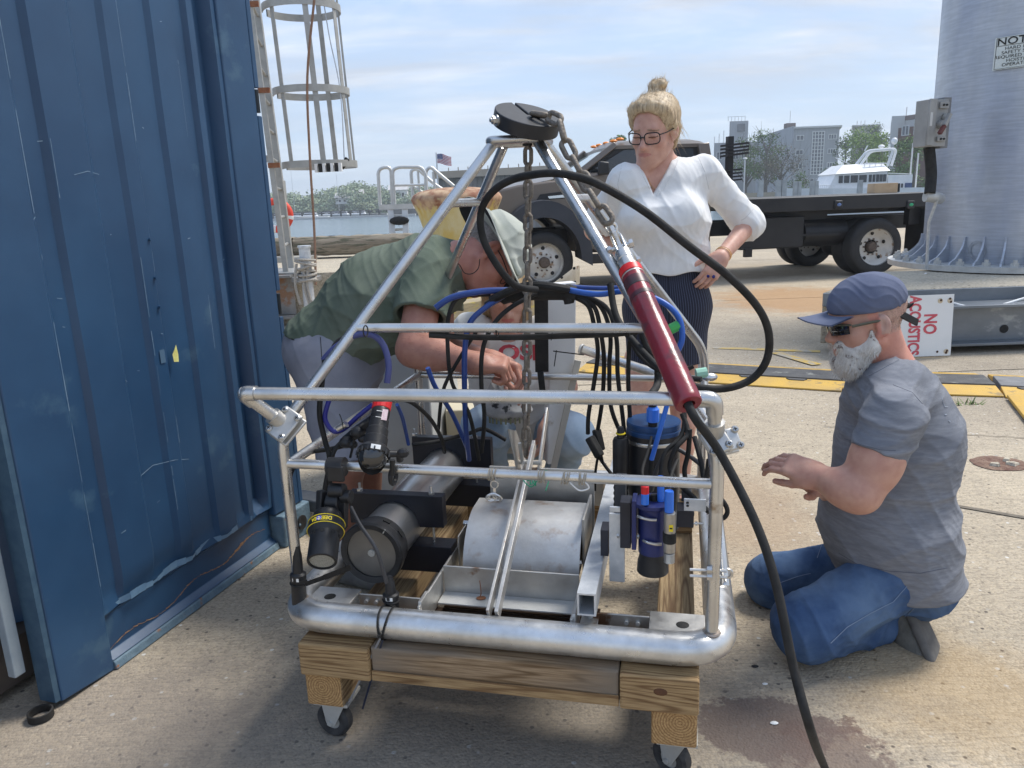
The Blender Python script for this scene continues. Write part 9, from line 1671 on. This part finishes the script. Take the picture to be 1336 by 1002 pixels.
bs_ = sculpt('shorts', S3, .004, sh, BM); project(bs_, [(418,440),(420,470),(424,500)], .0004, .0012, mt=rubber, name='pocket_zip'); project(bs_, [(380,442),(388,445)], .0006, .0020, mt=rubber, name='label')
for a_ in (an, anf): sculpt('shoe', [cap(a_+V3(-.02,.0,-.045), a_+V3(.17,-.10,-.055), .044,.036,None,.02), ('&', .003, lambda p: .003-p[:,2], None, None), ('&', .003, lambda p: p[:,2]-.095, None, None)], .0055, cloth('trainer', (.10,.10,.10), (.16,.16,.15)), BM)
hatm = cloth('hat_cloth', (.36,.38,.33), (.46,.47,.42), sc=9); hatd = cloth('hat_under', (.018,.019,.022), (.03,.03,.034), sc=20)
sculpt('hat', [ell(HB(0,-.010,.055), [.094,.114,.080], MB_, .01), rbox(HB(0,-.010,.028), [.094,.112,.014], MB_, .012, .02), disp(wrinkle(.0035, [((.8,0,.6),70),((.4,0,-1),50)], 8)), ell(HB(0,-.012,.018), [.080,.100,.092], MB_, .003, '-'), cut(HB(0,0,.020), HB(0,0,-1)-HB(0,0,0), .003)], .0034, hatm, BM)
def brim(u, r, o=0): a = 2*math.pi*u; rr = r; return Vector(HB(math.sin(a)*(.090+.066*rr), -.010+math.cos(a)*(.110+.074*rr), .026-.018*rr+.012*math.sin(3*a+1)*rr+o))
m = MB(); m.grid(lambda u,v: brim(u,v,.0015), 48, 5); m.grid(lambda u,v: brim(u,1,.0015-.003*v), 48, 1); m.build('hat_brim', hatm, BM, smooth=60, fixn=False); m = MB(); m.grid(lambda u,v: brim(u,1-v,-.0015), 48, 5); m.build('brim_underside', hatd, BM, smooth=60, fixn=False)
hg = mat('hair_grey', (.16,.14,.125), (.30,.27,.25), sc=60, rough=.8)
hobj = sculpt('hair', [ell(HB(0,-.026,.018), [.0785,.0915,.062], MB_, .01), ell(HB(0,.075,.0), [.10,.085,.12], MB_, .006, '-')], .004, hg, BM)
pts, nrm = surf_samples(hobj, 2200, 9); strands('hair_strand', pts, np.tile(nv(HB(0,-.5,-1)-HB(0,0,0)),(len(pts),1)), .012, .0005, mat('hair_strand_grey', (.22,.20,.18), (.45,.42,.38), sc=200, rough=.6), BM, 9, .4, .1, nrm)
sgx = -1 if MB_[1,0] > 0 else 1
m = MB(); m.tube(spline([P(626,338,2.30), P(624,350,2.30), P(616,357,2.30), P(606,356,2.30), P(600,346,2.30), P(594,342,2.30)], 6), .0014, 6); m.build('glasses_cord', rubber, BM)
for q in (-1,1):
 m = MB(); m.tube([Vector(HB(q*.079,-.010,.004)), Vector(HB(q*.079,.03,.006)), Vector(HB(q*.066,.080,.004))], .0018, 6); m.build('glasses_arm', rubber, BM)
 m = MB(); m.tube([Vector(HB(q*(.033+.024*math.cos(a)), .100-abs(.033+.024*math.cos(a))*.25, -.006+.016*math.sin(a))) for a in [2*math.pi*k_/18 for k_ in range(19)]], .0014, 6, cap=False); m.build('glasses_rim', rubber, BM)
pts, nrm = surf_samples(bbo, 900, 12, lambda c: np.linalg.norm(c-eb-np.outer(np.clip(((c-eb)@(wb-eb))/((wb-eb)@(wb-eb)),0,1),(wb-eb)),axis=1) < .06); strands('arm_hair', pts, np.tile(nv(wb-eb),(len(pts),1)), .010, .00022, mat('arm_hair', (.16,.09,.06), rough=.7), BM, 12, .6, .3, nrm)
# ================================================= CROUCHING WOMAN behind the frame
CW = thing('person', 'woman in white T-shirt and pale jeans crouching behind the frame and cable bundle', 'person', Vector((.03, 2.85, 0)))
fwd = nv([.05,-.85,-.45]); MC = basis(fwd, [0,.0,1]); hc2 = PN(660, 380, 2.74); nc = PN(664, 432, 2.80); HPc, TC = head_prims(hc2, MC, .97, True, neck_to=nc, nr=.046); HCc = lambda x,y,z: TC(x,y,z)
sA = PN(614, 432, 2.74); eA = PN(612, 470, 2.62); wA = PN(661, 476, 2.40); sB = PN(716, 430, 2.76); eB = PN(738, 505, 2.68); wB = PN(712, 560, 2.50)
k1 = PN(632, 560, 2.60); k2 = PN(745, 568, 2.62); h1_ = PN(655, 560, 2.95); h2_ = PN(700, 560, 2.95); f1 = V3(k1[0]+.03, k1[1]+.20, .08); f2_ = V3(k2[0]-.06, k2[1]+.16, .08)
cb_ = HPc + [cap(nc, PN(664,455,2.82), .05,.09,([1,0,0],1.3),.05), cap(PN(664,455,2.82), PN(672,530,2.90), .09,.10,([1,0,0],1.3),.05), cap(sA, eA, .046,.042,None,.03), cap(eA, wA, .041,.024,None,.02), cap(sB, eB, .045,.040,None,.03), cap(eB, wB, .039,.024,None,.02), cap(PN(664,440,2.80), sA, .04,.045,None,.04), cap(PN(664,440,2.80), sB, .04,.045,None,.04)]
cb_ += hand_prims(wA, V3(.55,-.35,-.62), V3(.25,-.2,-.9), -1, (.35,.55,.4), .9, .03, (.7,.5,.3), .003) + hand_prims(wB, V3(-.25,-.35,-.85), V3(-.8,.1,.1), 1, (.7,.8,.6), .88, .0, (.7,.4,.5), .003)
skc = V3(.62,.375,.285)
def ccol(v):
 c = np.tile(skc, (len(v),1)); q = (v-hc2)@MC/.97; lip = ((q[:,0]/.023)**2+((q[:,2]+.0625)/.010)**2 < 1)&(q[:,1] > .08)&(q[:,1] < .12); c[lip] = V3(.55,.22,.20); return c
sculpt('body', cb_, .0036, skin_m, CW, ccol)
wtee = cloth('tee_white', (.64,.63,.60), (.72,.71,.68), sc=12)
ct3 = sculpt('t_shirt', [cap(PN(664,448,2.81), PN(668,490,2.80), .105,.125,([1,0,0],1.25),.05), cap(PN(668,490,2.80), PN(674,545,2.86), .125,.14,([1,0,0],1.2),.05), lim(cap(sA, sA+(eA-sA)*.9, .064,.066,None,.03), [(sA+(eA-sA)*.35, eA-sA)], [cap(sA+(eA-sA)*.2, eA, .052)]), lim(cap(sB, sB+(eB-sB)*.7, .062,.066,None,.03), [(sB+(eB-sB)*.45, eB-sB)]), cap(PN(664,443,2.80), sA, .054,.06,None,.04), cap(PN(664,443,2.80), sB, .054,.06,None,.04), disp(wrinkle(.005, [((.8,0,.5),34),((.3,0,-1),40)], 41)), cap(PN(664,436,2.80), PN(662,418,2.70), .060,.062,None,.003,'-')], .0042, wtee, CW)
o = text('lettering', 'OSI', .078, Matrix.Identity(4), mat('print_red', (.50,.06,.08), rough=.8), None, sx=1.25, bold=.003, ext=0)
bv = __import__('mathutils').bvhtree.BVHTree.FromPolygons([v.co for v in ct3.data.vertices], [p.vertices for p in ct3.data.polygons])
for v in o.data.vertices:
 h = bv.ray_cast(CAM, ray(676+v.co.x*350, 461-v.co.y*350).normalized()); v.co = (h[0]+h[1]*.003) if h[0] is not None else P(676+v.co.x*350, 461-v.co.y*350, 2.62)
attach(o, CW)
pj = cloth('jeans_pale', (.26,.36,.48), (.36,.46,.58), sc=9, bump=.4)
sculpt('jeans', [cap(h1_, k1, .10,.082,None,.04), ell(k1, [.08,.075,.08], None, .03), cap(k1+V3(0,.03,-.02), f1+V3(0,0,.05), .068,.058,None,.03), cap(h2_, k2, .10,.082,None,.04), ell(k2, [.08,.075,.08], None, .03), cap(k2+V3(0,.03,-.02), f2_+V3(0,0,.05), .068,.058,None,.03), cap(h1_, h2_, .125,.125,None,.04), disp(wrinkle(.006, [((.3,.2,1),34),((.9,0,.3),30)], 51))], .0045, pj, CW)
for f_ in (f1, f2_): sculpt('boot', [cap(f_+V3(0,.05,-.02), f_+V3(0,-.15,-.04), .046,.036,None,.02), cap(f_+V3(0,.04,-.02), f_+V3(0,.04,.06), .048,.052,None,.02), ('&', .003, lambda p: .003-p[:,2], None, None)], .006, cloth('boot_tan', (.20,.16,.12), (.28,.23,.18)), CW)
hcm = mat('hair_honey', (.42,.28,.14), (.56,.40,.22), sc=50, rough=.55, st=(2,2,.5)); h3 = sculpt('hair', [ell(HCc(0,-.02,.04), [.084,.100,.086], MC, .02), cap(HCc(-.066,.02,.0), HCc(-.068,.03,-.13), .026,.018,None,.03), cap(HCc(.066,.0,.0), HCc(.070,.0,-.13), .024,.014,None,.03), ell(HCc(0,.085,-.0), [.056,.075,.085], MC, .01, '-'), disp(lambda p: .002*np.sin(p[:,0]*260+5*np.sin(p[:,2]*25)))], .004, hcm, CW)
pts, nrm = surf_samples(h3, 2000, 13); strands('hair_strand', pts, np.tile(nv([0,.05,-1]),(len(pts),1)), .05, .0006, mat('hair_strand_honey', (.60,.44,.25), (.42,.28,.15), sc=90, rough=.5), CW, 13, .12, .02, nrm, .06)
lc = PN(662, 520, 2.52); pcm = mat('cloth_print', (.34,.35,.36), (.50,.51,.50), sc=26, rough=.95, c3=(.045,.05,.055), c3t=.60, c3s=34); o = sculpt('patterned_hat', [ell(lc, [.075,.06,.085], None, .02), ell(lc+V3(0,-.02,-.035), [.085,.05,.035], None, .02), disp(wrinkle(.006, [((1,0,.3),50),((.3,0,1),60)], 61))], .0042, pcm, None); tag(o, 'grey patterned cloth hat held in the lap of the crouching woman', 'hat')
pts = [lc+V3(.075*math.sin(a), -.058*math.cos(a), -.045) for a in np.linspace(-1.2,1.2,12)]
for p_ in pts[1:-1]: m = MB(); m.bar(Vector(p_)+UPZ*.012, Vector(p_)-UPZ*.030, .006, .003, up=(0,-1,0)); attach(m.build('olive_stripe', mat('stripe_olive', (.22,.23,.13), rough=.9)), o, False)
# ================================================= SEA AIR
m = MB(); m.box((0, 297, 2.2), (1560, 640, 30.4)); hz_ = m.build('haze', [], smooth=0); tag(hz_, kind='stuff')
hm = bpy.data.materials.new('haze_air'); hm.use_nodes = True; nt = hm.node_tree; nt.nodes.clear(); o_ = nt.nodes.new('ShaderNodeOutputMaterial'); v_ = nt.nodes.new('ShaderNodeVolumePrincipled'); v_.inputs['Color'].default_value = (.86,.92,1,1); v_.inputs['Density'].default_value = .0011; v_.inputs['Anisotropy'].default_value = .2; nt.links.new(v_.outputs[0], o_.inputs['Volume']); hz_.data.materials.append(hm)
